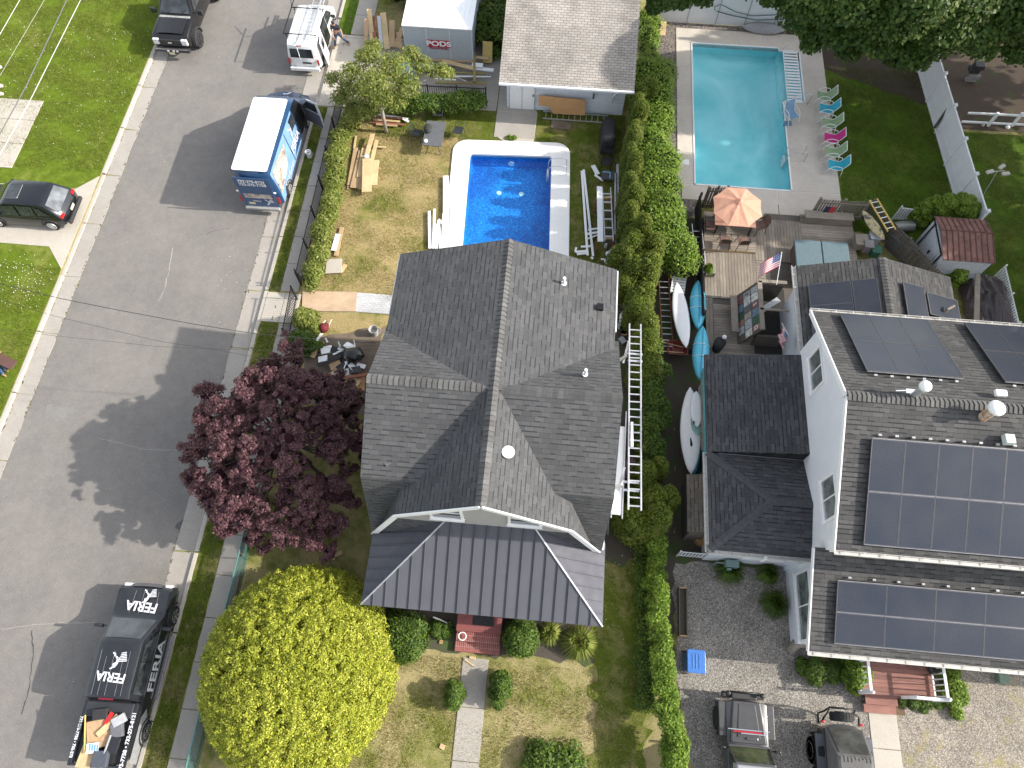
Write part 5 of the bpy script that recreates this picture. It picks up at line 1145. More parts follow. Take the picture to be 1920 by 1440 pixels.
rk.bar((-1.5, .92, 2.0), (1.2, .92, 2.0), .04, .04); rk.bar((.55, .92, 1.98), (1.3, 1.1, 2.3), .03, .03); rk.build('ladder_rack', black_metal, v.t)
sd = MB(); sd.prism([(-.7, .3), (.25, .3), (.28, 1.1), (.2, 1.65), (-.62, 1.65), (-.7, 1.1)], -.03, .03); so2 = sd.build('sliding_door', wv_, v.t, bev=.02); so2.matrix_local = frame((-1.0, -1.06, 0), (.99, .17, 0), (0, .12, 1)); MB().prism([(-.55, 1.08), (.12, 1.08), (.1, 1.55), (-.5, 1.55)], -.04, .04).build('window', glass_d, so2)
v.side([(-.5, .4), (.4, .4), (.42, 1.7), (-.5, 1.7)], 'door_opening', black_metal, .02, (-1,))
def ladder(name, label, a, b_, width, mat, rung=.305, rail=.035, depth=.07, side=None, up=(0, 0, 1), group=None, cat='ladder', rw=.03, rungmat=None):
    a, b_ = Vector(a), Vector(b_); d = (b_-a); L = d.length; d.normalize(); s = Vector(side).normalized() if side else d.cross(Vector(up)).normalized(); u = s.cross(d).normalized()
    t = thing(name, label, cat, tuple(a), 0, group)
    for q in (-1, 1): m_ = MB(); m_.bar(s*q*width/2, d*L+s*q*width/2, rail, depth, roll=u); m_.build('rail', mat, t, bev=.004)
    n = int(L/rung)
    for i in range(n):
        m_ = MB(); p = d*(rung*(i+.5)); m_.bar(p-s*width/2, p+s*width/2, rw, rw, roll=u); m_.build('rung', rungmat or mat, t)
    return t
q = v.t.location
ladder('ladder', 'aluminium extension ladder lying on top of the white van', (q.x+.3, q.y-2.0, 1.94), (q.x+.42, q.y+2.2, 1.94), .38, alum, depth=.06)
ladder('ladder', 'narrow aluminium ladder at the curb side edge of the white van rack', (q.x+.66, q.y-1.3, 1.94), (q.x+.7, q.y+2.4, 1.94), .16, alum_dull, depth=.06)
# ---- black pickup, top left, facing the camera
blk = carpaint('pickup_black', (.012, .012, .014))
prof = [(-3.05, .7), (-3.1, 1.25), (-1.05, 1.28), (-1.0, 1.5), (-.85, 2.0), (.75, 2.02), (1.35, 1.45), (1.5, 1.38), (2.75, 1.3), (2.95, 1.15), (3.0, .7), (2.6, .55), (-2.6, .55)]
v = Car('pickup_truck', 'black lifted pickup with wide tyres parked half on the left kerb', 'pickup truck', (-21.4, 34.1, -.11), R(-90), prof, 1.0, 1.3, 2.02, .16, blk)
v.across((.82, 1.98), (1.34, 1.5), .68, .84); v.side([(-.75, 1.45), (1.05, 1.45), (.68, 1.9), (-.72, 1.9)]); v.box('cowl', (1.5, 0, 1.42), (.16, 1.7, .03), plain('cowl_silver', (.4, .4, .38), .4, .3))
v.across((1.6, 1.40), (2.7, 1.33), .78, .72, 'hood', blk, .015, .04)
v.box('grille', (3.0, 0, 1.0), (.08, 1.15, .38), dark_plastic, .02); emb = v.box('badge', (3.06, 0, 1.03), (.02, .22, .09), chrome, .02)
for q in (1, -1): v.box('headlight', (2.95, q*.78, 1.02), (.16, .34, .34), clear_lens, .04)
v.box('bumper', (3.1, 0, .62), (.22, 1.95, .2), plain('bumper_dark', (.06, .06, .065), .35, .5), .05); v.box('bumper_trim', (3.2, 0, .74), (.1, 1.8, .03), trimm, .01)
for y in (-.2, .1, .3): v.box('fog_lamp', (3.24, y, .66), (.06, .12, .1), clear_lens, .02)
v.box('licence_plate', (3.24, -.05, .5), (.02, .32, .16), plate_m)
for y in (-.5, -.25, 0, .25, .5): v.box('roof_lamp', (.6, y, 2.05), (.1, .08, .04), plain('amber_lens', (.6, .2, .03), .3), .01)
v.wheels((-1.9, 1.95), .47, .36, dark_plastic, 8, off=.12, flare=.16); v.mirrors(1.1, 1.45, out=.32, size=(.14, .26, .28))
wp_ = MB(); wp_.bar((1.42, -.5, 1.5), (1.2, -.05, 1.68), .02, .02); wp_.bar((1.42, .3, 1.5), (1.2, .7, 1.68), .02, .02); wp_.build('wiper', black_metal, v.t)
# ---- black hatchback in the driveway
prof = [(-2.2, .45), (-2.26, .8), (-2.12, 1.05), (-1.55, 1.55), (-1.3, 1.62), (.25, 1.64), (.5, 1.58), (1.25, 1.05), (2.1, .85), (2.27, .6), (2.2, .35), (1.5, .25), (-1.5, .25)]
nvy = carpaint('hatchback_black', (.012, .014, .02))
v = Car('hatchback', 'black hatchback with tan plate parked on the pale left driveway', 'car', (-25.35, 19.95, .02), R(181), prof, .91, .95, 1.64, .2, nvy)
v.across((-2.08, 1.1), (-1.6, 1.5), .68, .6, 'rear_window', glassmat('rear_glass_grey', (.12, .13, .14))); v.across((.55, 1.53), (1.22, 1.08), .62, .72); v.side([(-.15, 1.0), (.95, 1.0), (.45, 1.5), (-.1, 1.53)]); v.side([(-1.0, 1.0), (-.25, 1.0), (-.22, 1.53), (-.95, 1.52)]); v.side([(-1.65, 1.05), (-1.08, 1.02), (-1.03, 1.48), (-1.3, 1.4)])
v.box('sunroof', (.0, 0, 1.672), (.55, .8, .015), glass_d, .02); sr = MB(); sr.loft([[(x, y, 1.675) for x, y in rrect(-.3, -.42, .3, .42, .06)], [(x, y, 1.69) for x, y in rrect(-.29, -.41, .29, .41, .05)]], cap=False); sr.build('sunroof_trim', trimm, v.t)
for q in (1, -1): v.box('taillight', (-2.08, q*.72, .92), (.24, .3, .14), red_lens, .04); v.side([(-1.6, .93), (1.1, .93), (1.1, .97), (-1.6, .97)], 'belt_trim', trimm)
v.box('licence_plate', (-2.27, 0, .72), (.03, .36, .14), plain('pale_plate', (.6, .58, .42), .5)); v.box('bumper', (-2.28, 0, .48), (.16, 1.6, .2), dark_plastic, .06); v.wheels((-1.35, 1.35), .34, .22, alum, 10); v.mirrors(.85, 1.05, nvy, .14, (.12, .2, .14))
# ---- wrapped black pickup with debris, bottom left
prof = [(-3.0, .5), (-3.1, 1.2), (-1.02, 1.22), (-1.0, 1.45), (-.92, 1.83), (-.7, 1.88), (.85, 1.88), (1.0, 1.84), (1.75, 1.26), (1.9, 1.18), (2.85, 1.08), (3.02, .95), (3.08, .6), (2.9, .38), (2, .32), (-2.4, .35)]
gry = carpaint('wrapped_pickup_charcoal', (.022, .024, .03), .3)
v = Car('pickup_truck', 'charcoal pickup covered in white lettering with a bed full of debris', 'pickup truck', (-13.98, -.1, -.11), R(91.5), prof, .98, 1.15, 1.88, .2, gry)
v.across((1.02, 1.82), (1.72, 1.3), .64, .82); v.side([(-.8, 1.22), (1.35, 1.24), (.85, 1.74), (-.75, 1.74)]); v.side([(-.85, 1.19), (1.55, 1.2), (1.55, 1.225), (-.85, 1.215)], 'belt_trim', chrome, .02); v.side([(-.9, .62), (1.4, .62), (1.4, .65), (-.9, .65)], 'side_trim', chrome, .02)
v.side([(.28, 1.22), (.34, 1.22), (.32, 1.74), (.27, 1.74)], 'pillar', gry, .016)
M_ = frame((-.25, 0, 1.935), (.06, 1, 0), (-1, .06, 0)); text_mesh('FERIA', .42, logo_w, 'lettering', v.t, M_, bold=.01); emblem(v.t, frame((.22, .0, 1.935), (0, -1, 0), (1, 0, 0)), .42, logo_w)
M_ = frame((2.2, -.05, 1.195), (.06, 1, 0), (-1, .06, .08)); text_mesh('FERIA', .48, logo_w, 'lettering', v.t, M_, bold=.012); emblem(v.t, frame((2.52, -.12, 1.175), (0, -1, 0), (1, 0, -.08)), .38, logo_w)
text_mesh('FERIA', .62, logo_w, 'lettering', v.t, frame((.2, -(.98+.02), .88), (1, 0, 0), (0, 0, 1)), bold=.012, sx=1.15)
dgr = plain('decal_grey', (.2, .2, .22), .5)
for k, y in enumerate((-.5, -.3, .05, .3, .52)): MB().bar((-.85, y, 1.925), (.6-.2*(k % 2), y+.04, 1.928), .012, .004).build('pinstripe', dgr, v.t)
for y in (-.6, .0, .35): MB().bar((1.95, y, 1.2), (2.75, y*.9, 1.145), .012, .004).build('pinstripe', dgr, v.t)
bd = MB(); bd.box((-2.0, 0, 1.235), (1.95, 1.62, .02)); bd.build('bed_floor', dark_plastic, v.t)
rl = MB()
for q in (1, -1): rl.box((-2.05, q*.9, 1.3), (2.05, .15, .2))
rl.box((-3.03, 0, 1.3), (.08, 1.8, .2)); rl.build('bed_rail', gry, v.t, bev=.03); v.box('toolbox', (-1.3, 0, 1.38), (.5, 1.66, .1), plain('toolbox_dark', (.03, .033, .04), .45), .03)
v.box('brake_light', (-.96, .0, 1.86), (.05, .5, .04), plain('dark_red_lens', (.2, .01, .03), .3), .01)
text_mesh('275-7758 • 732-275-8121', .17, logo_w, 'lettering', v.t, frame((-2.25, -.9, 1.405), (1, 0, 0), (0, 1, 0)), bold=.006, sx=1.05); text_mesh('732-275-7758 • 732-275', .13, logo_w, 'lettering', v.t, frame((-2.2, .9, 1.405), (-1, 0, 0), (0, -1, 0)), bold=.005)
v.side([(-3.0, .55), (-1.6, .5), (-1.2, .8), (-1.5, 1.05), (-2.9, 1.1)], 'side_graphic', plain('silver_decal', (.35, .36, .38), .35, .3), .014)
v.wheels((-1.95, 2.0), .38, .26, chrome, 6); v.mirrors(1.45, 1.28, gry, .3, (.12, .3, .2)); v.box('step_bar', (.2, -1.06, .42), (2.2, .14, .05), trimm, .02)
for q in (1, -1): v.box('headlight', (2.9, q*.78, .9), (.3, .3, .2), clear_lens, .05)
v.across((2.9, 1.08), (3.04, .92), .6, .5, 'nose_trim', chrome, .01, .03)
bx_, by_ = v.t.location.x, v.t.location.y
card = plain('cardboard', (.42, .28, .16), .85, var=.2); card2 = plain('tan_wood', (.5, .36, .2), .8, var=.2)
db = thing('debris_load', 'mixed cardboard, red plastic and scrap heaped in the pickup bed', 'debris', (bx_+.05, by_-2.2, 1.14))
rg = random.Random(5)
for nm, c, d, rz, m_, tl in (('board', (-.1, .15, .22), (.85, .9, .03), .3, card, .12), ('board', (.15, .42, .3), (.85, .2, .03), .9, card2, .15), ('red_sheet', (.12, .62, .34), (.15, .5, .03), -.45, plain('red_plastic', (.5, .02, .02), .4), .2), ('grey_box', (.5, .3, .25), (.4, .45, .18), .3, plain('scrap_grey', (.12, .12, .14), .6), .1), ('framed_panel', (.55, -.15, .3), (.35, .5, .04), -.1, plain('panel_black', (.02, .02, .025), .4), .05), ('panel_edge', (.33, -.15, .31), (.06, .6, .05), -.1, alum, .05), ('printed_card', (-.15, -.3, .3), (.42, .32, .02), .2, white, .0), ('bag', (-.2, .75, .28), (.5, .35, .2), .2, dark_plastic, .1), ('box', (.2, -.6, .22), (.5, .5, .2), .1, plain('scrap_dark', (.06, .07, .09), .6), .0), ('board', (-.35, -.55, .15), (.5, .8, .03), -.1, card2, .0), ('strap', (-.55, .1, .3), (.05, 1.2, .03), .25, plain('yellow_strap', (.6, .45, .12), .6), .1), ('bag', (.5, .62, .32), (.45, .3, .15), .6, alum_dull, .2)):
    MB().box(c, d, M=Matrix.Rotation(rz, 3, 'Z') @ Matrix.Rotation(tl, 3, 'X')).build(nm, m_, db, bev=.02)
for k in range(4): MB().box((-.22+.09*k-.02, -.28, .315), (.06, .2, .006), rz=.2).build('print_mark', plain('print_blue', (.15, .3, .5), .5), db)
# ---- grey off-roader, bottom right, bonnet towards the house
def offroad(label, pos, heading, paint, hardtop, name='off_road_car'):
    prof = [(-2.1, .55), (-2.12, 1.05), (.55, 1.1), (.62, 1.12), (1.95, 1.06), (2.02, .7), (1.9, .5), (-1.9, .5)]
    return Car(name, label, 'off-road car', pos, heading, prof, .74, 1.0, 1.2, .04, paint, bev=.03)
g4 = carpaint('offroad_grey', (.06, .06, .062), .3)
v = offroad('grey off-road car with hard top and red jack on its bonnet', (8.22, -1.15, .0), R(90), g4, True)
bo = MB(); bo.loft([[(.62, -.66, 1.13), (.62, .66, 1.13), (.62, .6, 1.22), (.62, -.6, 1.22)], [(1.95, -.52, 1.02), (1.95, .52, 1.02), (1.95, .47, 1.12), (1.95, -.47, 1.12)]]); bo.build('bonnet', g4, v.t, bev=.03)
rb = MB(); rb.loft([[(.8, -.4, 1.215), (.8, .4, 1.215), (.8, .38, 1.245), (.8, -.38, 1.245)], [(1.85, -.3, 1.12), (1.85, .3, 1.12), (1.85, .28, 1.15), (1.85, -.28, 1.15)]]); rb.build('bonnet_panel', g4, v.t, bev=.01)
for q in (1, -1):
    for x in (1.35, -1.35): v.box('fender', (x, q*.82, 1.0), (1.12, .3, .06), plain('fender_grey', (.045, .045, .048), .5), .03)
top_ = MB(); top_.loft([[(-2.05, -.7, 1.1), (.1, -.7, 1.1), (.1, .7, 1.1), (-2.05, .7, 1.1)], [(-1.98, -.63, 1.8), (.0, -.63, 1.8), (.0, .63, 1.8), (-1.98, .63, 1.8)], [(-1.95, -.6, 1.84), (-.05, -.6, 1.84), (-.05, .6, 1.84), (-1.95, .6, 1.84)]]); top_.build('hard_top', plain('hard_top_grey', (.26, .27, .29), .45, var=.05), v.t, bev=.03)
for k in range(6): MB().box((-1.0, -.45+.18*k, 1.85), (1.7, .02, .015)).build('roof_rib', plain('rib_grey', (.2, .2, .22), .5), v.t)
v.across((.02, 1.8), (.5, 1.16), .6, .66, 'windshield', glassmat('greenish_glass', (.05, .06, .03)), .0, .02)
fr_ = MB()
for q in (1, -1): fr_.bar((.03, q*.64, 1.82), (.52, q*.7, 1.14), .06, .06)
fr_.bar((.03, -.66, 1.83), (.03, .66, 1.83), .07, .05); fr_.bar((.53, -.7, 1.15), (.53, .7, 1.15), .07, .05); fr_.build('windshield_frame', g4, v.t, bev=.01)
jk = MB(); jk.bar((.98, -.6, 1.3), (.98, .55, 1.3), .05, .05); jk.build('jack', red_lens, v.t); jk = MB(); jk.bar((.93, -.5, 1.33), (.93, .3, 1.33), .03, .03); jk.box((.98, -.52, 1.32), (.14, .1, .08)); jk.bar((1.04, -.7, 1.26), (1.04, .72, 1.26), .03, .03); jk.build('jack_bar', chrome, v.t)
v.box('bonnet_handle', (.78, -.1, 1.25), (.1, .4, .03), g4, .02); v.box('bumper', (2.15, 0, .68), (.2, 1.5, .16), dark_plastic, .03); v.box('winch', (2.12, .0, .82), (.22, .9, .12), dark_plastic, .04)
bb = MB(); bb.tube([(2.2, -.55, .75), (2.24, -.5, 1.05), (2.24, .5, 1.05), (2.2, .55, .75)], .03, 8); bb.build('bull_bar', black_metal, v.t, smooth=True)
for q in (1, -1): MB().sphere((2.18, q*.6, 1.02), (.09, .1, .09), 10, 6).build('spot_lamp', dark_plastic, v.t, smooth=True)
v.wheels((-1.35, 1.35), .42, .3, dark_plastic, 6, off=.16, flare=.2); v.mirrors(.45, 1.25, black_metal, .2, (.08, .18, .16))
v.side([(-1.9, 1.2), (-1.0, 1.2), (-1.0, 1.68), (-1.85, 1.68)], 'window', glass_d, .02); v.side([(-.8, 1.2), (.3, 1.2), (.0, 1.68), (-.8, 1.68)], 'window', glass_d, .02)
# ---- black soft-top off-roader, tail towards the house
b4 = carpaint('offroad_black', (.015, .014, .014), .4)
v = offroad('black off-road car with faded soft top and rear-mounted spare tyre', (11.55, -1.75, 0), R(-90), b4, False)
soft = stained('faded_canvas', (.105, .102, .1), (.14, .135, .13), .9, 2.5, 30, .4, .7, .2); cv = MB()
cv.loft([[(-2.0, -.68, 1.1), (.45, -.68, 1.1), (.45, .68, 1.1), (-2.0, .68, 1.1)], [(-1.2, -.6, 1.78), (.1, -.6, 1.78), (.1, .6, 1.78), (-1.2, .6, 1.78)], [(-1.15, -.5, 1.83), (.05, -.5, 1.83), (.05, .5, 1.83), (-1.15, .5, 1.83)]]); cv.build('soft_top', soft, v.t, bev=.04)
v.across((-1.97, 1.16), (-1.22, 1.77), .56, .5, 'rear_window', glassmat('smoky_plastic', (.05, .05, .045), .25), .02, .01)
for k in range(9): MB().bar((-1.16+random.uniform(-.05, .05), -.48+.12*k, 1.85), (-1.0+random.uniform(-.1, .1), -.5+.125*k, 1.845), .02, .015).build('canvas_fold', soft, v.t, bev=.005)
sp = MB(); sp.tube([(-2.2, 0, 1.0), (-2.24, 0, 1.0), (-2.46, 0, 1.0), (-2.5, 0, 1.0)], [.36, .4, .4, .36], 28); spo = sp.build('spare_tyre', rubber, v.t, smooth=True, auto=30); MB().tube([(-2.52, 0, 1.0), (-2.48, 0, 1.0)], .22, 18).build('rim', dark_plastic, spo)
tr_ = MB()
for k in range(12):
    for j in range(4):
        a = math.pi*(k+.5)/12; tr_.box((-2.28-.055*j, math.cos(a)*.402, 1.0+math.sin(a)*.402), (.04, .07, .03), M=Matrix.Rotation(a-math.pi/2, 3, 'X'))
tr_.build('tread_block', rubber, spo)
fr_ = MB(); fr_.tube([(-2.1, -.7, .7), (-2.4, -.72, .75), (-2.5, -.5, .8), (-2.62, -.45, 1.15), (-2.62, .45, 1.15), (-2.5, .5, .8), (-2.4, .72, .75), (-2.1, .7, .7)], .035, 8); fr_.tube([(-2.15, -.62, .78), (-2.3, -.6, 1.0), (-2.55, -.45, 1.12)], .03, 8); fr_.build('tyre_carrier', black_metal, v.t, smooth=True)
for q in (1, -1): v.box('taillight', (-2.14, q*.66, .95), (.08, .1, .18), red_lens, .01)
for q in (1, -1):
    for x in (1.35, -1.2): v.box('fender', (x, q*.84, 1.01), (1.12, .3, .05), plain('fender_bluegrey', (.07, .075, .09), .5), .03); v.wheels((-1.2, 1.35), .45, .34, chrome, 5, off=.2, flare=.2)
# ================================================================== PEOPLE
skin = plain('skin', (.42, .24, .17), .55, var=.08); hair = plain('dark_hair', (.02, .015, .012), .6)
def person(label, loc, rz, J, shirt, pants, shoe, name='person', cap=None):
    """one skinned body from a joint skeleton; clothes are offset shells over it"""
    t = thing(name, label, 'person', loc, rz)
    def sk(nm, chains, mat, root=0, sub=2):
        me = bpy.data.meshes.new(nm); V, E_, Rr = [], [], []
        idx = {}
        for ch in chains:
            prev = None
            for key, r_ in ch:
                if key not in idx: idx[key] = len(V); V.append(J[key]); Rr.append(r_)
                if prev is not None: E_.append((prev, idx[key]))
                prev = idx[key]
        me.from_pydata(V, E_, []); o = bpy.data.objects.new(nm, me); COL.objects.link(o); o.parent = t; me.materials.append(mat)
        m = o.modifiers.new('skin', 'SKIN'); m.use_smooth_shade = True; s_ = o.modifiers.new('sub', 'SUBSURF'); s_.levels = 1; s_.render_levels = sub
        for i, r_ in enumerate(Rr): me.skin_vertices[0].data[i].radius = (r_, r_) if not isinstance(r_, tuple) else r_; me.skin_vertices[0].data[i].use_root = (i == 0)
        return o
    B = [[('pel', (.15, .11)), ('waist', (.13, .1)), ('chest', (.165, .115)), ('neckb', .06), ('neck', .052), ('head', .085), ('crown', .07)]]
    for s in 'lr': B += [[('chest', 0), ('sh'+s, .06), ('el'+s, .045), ('wr'+s, .03), ('palm'+s, .038)], [('pel', 0), ('hip'+s, .095), ('kn'+s, .062), ('an'+s, .042), ('toe'+s, .038)]]
    sk('body', B, skin)
    for s in 'lr':
        p = Vector(J['palm'+s]); d = (p-Vector(J['wr'+s])).normalized(); u = d.orthogonal().normalized()
        for k in range(5):
            J['f0%d%s' % (k, s)] = tuple(p+u*(k-1.8)*.02); J['f1%d%s' % (k, s)] = tuple(p+d*(.05 if k < 4 else .03)+u*(k-1.8)*(.022 if k < 4 else .04)); J['f2%d%s' % (k, s)] = tuple(p+d*((.085, .1, .095, .075, .05)[k])+u*(k-1.8)*(.022 if k < 4 else .045)+d.cross(u)*.012)
            sk('finger', [[('f0%d%s' % (k, s), .011), ('f1%d%s' % (k, s), .01), ('f2%d%s' % (k, s), .008)]], skin, sub=1)
    sh_ = [[('waist', (.16, .13)), ('chest', (.19, .14)), ('neckb', .085)]]
    for s in 'lr': J['mid'+s] = tuple((Vector(J['sh'+s])+(Vector(J['el'+s])-Vector(J['sh'+s]))*.7)); sh_.append([('chest', 0), ('sh'+s, .082), ('mid'+s, .07)])
    sk('shirt', sh_, shirt)
    pn = [[('pel', (.165, .125)), ('waist', (.145, .115))]]
    for s in 'lr': pn.append([('pel', 0), ('hip'+s, .11), ('kn'+s, .08), ('an'+s, .062)])
    sk('trousers', pn, pants)
    for s in 'lr':
        J['heel'+s] = tuple(Vector(J['an'+s])+(Vector(J['an'+s])-Vector(J['toe'+s]))*.25-Vector((0, 0, .03))); sk('shoe', [[('an'+s, .055), ('heel'+s, .05)], [('an'+s, 0), ('toe'+s, .052)]], shoe, sub=1)
    h = Vector(J['head']); f = Vector(J['face']).normalized(); hd = MB(); hd.sphere(tuple(h+Vector((0, 0, .045))-f*.018), (.098, .098, .105), 14, 9); hd.build('hair', cap or hair, t, smooth=True)
    up = Vector((0, 0, 1)); sd = f.cross(up).normalized(); fc = MB(); fc.sphere(tuple(h+f*.1+Vector((0, 0, -.02))), (.016, .016, .024), 8, 5); fc.sphere(tuple(h+sd*.09), (.015, .02, .03), 8, 5); fc.sphere(tuple(h-sd*.09), (.015, .02, .03), 8, 5); fc.build('nose_and_ears', skin, t, smooth=True)
    ey = MB()
    for q in (1, -1): ey.sphere(tuple(h+f*.085+sd*q*.032+up*.012), .012, 6, 4)
    ey.sphere(tuple(h+f*.088-up*.055), (.022, .022, .007), 8, 4); ey.build('eyes_and_mouth', hair, t); return t
navy = plain('navy_shirt', (.018, .022, .045), .85); denim = plain('dark_denim', (.04, .065, .12), .85, var=.3, scale=12); boot = plain('tan_boots', (.3, .18, .09), .8)
fl_, fr2 = P(654, 84), P(629, 90); hd_ = P(624, 41, 1.66); c0 = (fl_+fr2)/2
def rel(v): return tuple(Vector(v)-Vector((c0.x, c0.y, 0)))
hx_, hy_ = hd_.x-c0.x, hd_.y-c0.y
L_ = dict(pel=(hx_*.45, hy_*.45, .93), waist=(hx_*.6, hy_*.6, 1.08), chest=(hx_*.8, hy_*.8, 1.3), neckb=(hx_*.93, hy_*.93, 1.46), neck=(hx_*.96, hy_*.95-.02, 1.52), head=(hx_, hy_-.07, 1.62), crown=(hx_, hy_-.06, 1.7), face=(-.1, -1, -.5))
for s, fp in (('l', rel(fl_)), ('r', rel(fr2))):
    q = 1 if s == 'l' else -1
    L_['hip'+s] = (L_['pel'][0]+q*.1, L_['pel'][1], .88); L_['an'+s] = (fp[0], fp[1]+.04, .09); L_['toe'+s] = (fp[0]+.03*q, fp[1]-.15, .05)
    L_['kn'+s] = ((L_['hip'+s][0]+fp[0])/2, (L_['hip'+s][1]+fp[1])/2-.05, .5); L_['sh'+s] = (L_['chest'][0]+q*.19, L_['chest'][1], 1.4)
L_['ell'] = (L_['shl'][0]+.12, L_['shl'][1]-.05, 1.15); L_['wrl'] = (L_['shl'][0]+.2, L_['shl'][1]-.2, .98); L_['palml'] = (L_['shl'][0]+.21, L_['shl'][1]-.27, .93)
L_['elr'] = (L_['shr'][0]-.02, L_['shr'][1]-.12, 1.12); L_['wrr'] = (L_['shr'][0]+.1, L_['shr'][1]-.32, .95); L_['palmr'] = (L_['shr'][0]+.14, L_['shr'][1]-.38, .9)
person('person in navy shirt and jeans looking down beside the white van', (c0.x, c0.y, 0), 0, L_, navy, denim, boot)
# leaning into the van
f0 = P(608, 86); lx, ly = f0.x, f0.y
L2 = dict(pel=(-.1, .18, .95), waist=(-.22, .3, 1.05), chest=(-.45, .42, 1.2), neckb=(-.6, .48, 1.28), neck=(-.66, .5, 1.3), head=(-.76, .54, 1.33), crown=(-.84, .56, 1.36), face=(-1, .3, -.4))
for s, q in (('l', 1), ('r', -1)):
    L2['hip'+s] = (-.08+.02*q, .18+.1*q, .9); L2['kn'+s] = (-.02, .1+.12*q, .5); L2['an'+s] = (.02, .05+.14*q, .09); L2['toe'+s] = (-.14, .08+.14*q, .05)
    L2['sh'+s] = (-.48, .42+.2*q, 1.24); L2['el'+s] = (-.62, .45+.24*q, 1.0); L2['wr'+s] = (-.82, .5+.2*q, .92); L2['palm'+s] = (-.9, .52+.18*q, .9)
person('person in light blue shirt leaning into the open side of the white van', (lx-.02, ly, -.05), 0, L2, plain('sky_blue_shirt', (.1, .3, .6), .85), plain('dark_trousers', (.03, .035, .05), .85), boot)
# kneeling at the left edge, mostly outside the frame
f0 = P(12, 700); L3 = dict(pel=(-.55, .1, .35), waist=(-.62, .2, .48), chest=(-.72, .38, .68), neckb=(-.76, .48, .8), neck=(-.77, .52, .84), head=(-.78, .6, .9), crown=(-.79, .63, .97), face=(0, 1, -.4))
for s, q in (('l', 1), ('r', -1)):
    L3['hip'+s] = (-.52, .1+.1*q, .3); L3['kn'+s] = (-.35, .32+.12*q, .12); L3['an'+s] = (-.02, .0+.12*q, .09); L3['toe'+s] = (.1, -.05+.12*q, .05)
    L3['sh'+s] = (-.72+.17*q, .4, .72); L3['el'+s] = (-.7+.24*q, .6, .5); L3['wr'+s] = (-.66+.2*q, .78, .32); L3['palm'+s] = (-.65+.2*q, .84, .28)
person('kneeling person in blue jeans at the left edge of the lawn', (f0.x, f0.y, 0), 0, L3, plain('white_shirt', (.6, .6, .6), .85), plain('blue_jeans', (.04, .09, .2), .85), boot)
# ================================================================== YARD OBJECTS
def solid(mbd, name, m, label, cat, group=None, **k):
    """single-mesh thing with its origin at its own base"""
    xs_ = [p[0] for p in mbd.v]; ys_ = [p[1] for p in mbd.v]; zs_ = [p[2] for p in mbd.v]
    o = mbd.build(name, m, None, org=((min(xs_)+max(xs_))/2, (min(ys_)+max(ys_))/2, min(zs_)), **k); return tag(o, label, cat, group)
def at(mbd, name, m, t, **k):
    o = mbd.build(name, m, t, **k); o.location = -t.location; return o
pine = woodmat('pale_pine', (.52, .38, .2), (.66, .5, .29), 'Y'); pine2 = woodmat('tan_lumber', (.4, .27, .15), (.52, .37, .22), 'X'); olive = woodmat('olive_treated_wood', (.24, .19, .07), (.33, .27, .11), 'X')
greywood = woodmat('weathered_wood', (.17, .145, .12), (.29, .255, .21), 'X'); greywoodY = woodmat('weathered_wood_across', (.165, .14, .115), (.28, .245, .2), 'Y'); darkwood = woodmat('dark_weathered_wood', (.07, .06, .05), (.14, .12, .1), 'X')
ply = woodmat('orange_plywood', (.42, .23, .1), (.52, .3, .14), 'X'); rust = stained('rust_brown', (.28, .1, .06), (.16, .06, .04), .8, 5, 20)
# ---- storage container
pc = thing('storage_container', 'white portable storage container with red PODS sign', 'storage container', (-6.7, 34, 0))
cx0, cx1, cy0, cy1, cz = -8.55, -4.85, 31.6, 36.6, 2.45
cwm = plain('container_panel', (.42, .46, .5), .45, .1, var=.05)
at(MB().prism(rect(cx0+.05, cy0+.05, cx1-.05, cy1-.05), .1, cz-.02), 'wall', cwm, pc); rr_ = MB(); rr_.prism(rect(cx0, cy0, cx1, cy1), cz-.03, cz+.03)
for k in range(14): rr_.box((cx0+.2+k*.25, (cy0+cy1)/2, cz+.04), (.03, cy1-cy0-.2, .02))
at(rr_, 'roof', plain('container_white', (.8, .82, .84), .4, var=.03), pc)
ed = MB()
for x in (cx0+.05, cx1-.05, (cx0*2+cx1)/3, (cx0+2*cx1)/3): ed.box((x, cy0+.04, 1.25), (.07, .03, 2.3))
ed.box(((cx0+cx1)/2, cy0+.03, .16), (cx1-cx0, .06, .18)); at(ed, 'frame_post', plain('container_edge', (.5, .54, .58), .4), pc)
def onY(px_, py_, Y):
    lo, hi = 0, 9
    for _ in range(40):
        m_ = (lo+hi)/2
        if P(px_, py_, m_).y > Y: lo = m_
        else: hi = m_
    return P(px_, py_, lo)
sg = onY(822, 84, cy0); sgl, sgr = onY(801, 80, cy0), onY(844, 84, cy0); sw = sgr.x-sgl.x; redm = plain('sign_red', (.4, .015, .04), .4)
at(MB().box(((sgl.x+sgr.x)/2, cy0+.01, sg.z+.05), (sw, .03, .42)), 'sign', redm, pc)
o = text_mesh('PODS', .42, white, 'lettering', pc, bold=.015, sx=1.25); o.matrix_local = frame(Vector(((sgl.x+sgr.x)/2, cy0-.012, sg.z+.06))-pc.location, (1, 0, 0), (0, 0, 1))
o = text_mesh('Moving & Storage', .14, redm, 'lettering', pc, bold=.004); o.matrix_local = frame(Vector(((sgl.x+sgr.x)/2, cy0+.03, sg.z-.26))-pc.location, (1, 0, 0), (0, 0, 1))
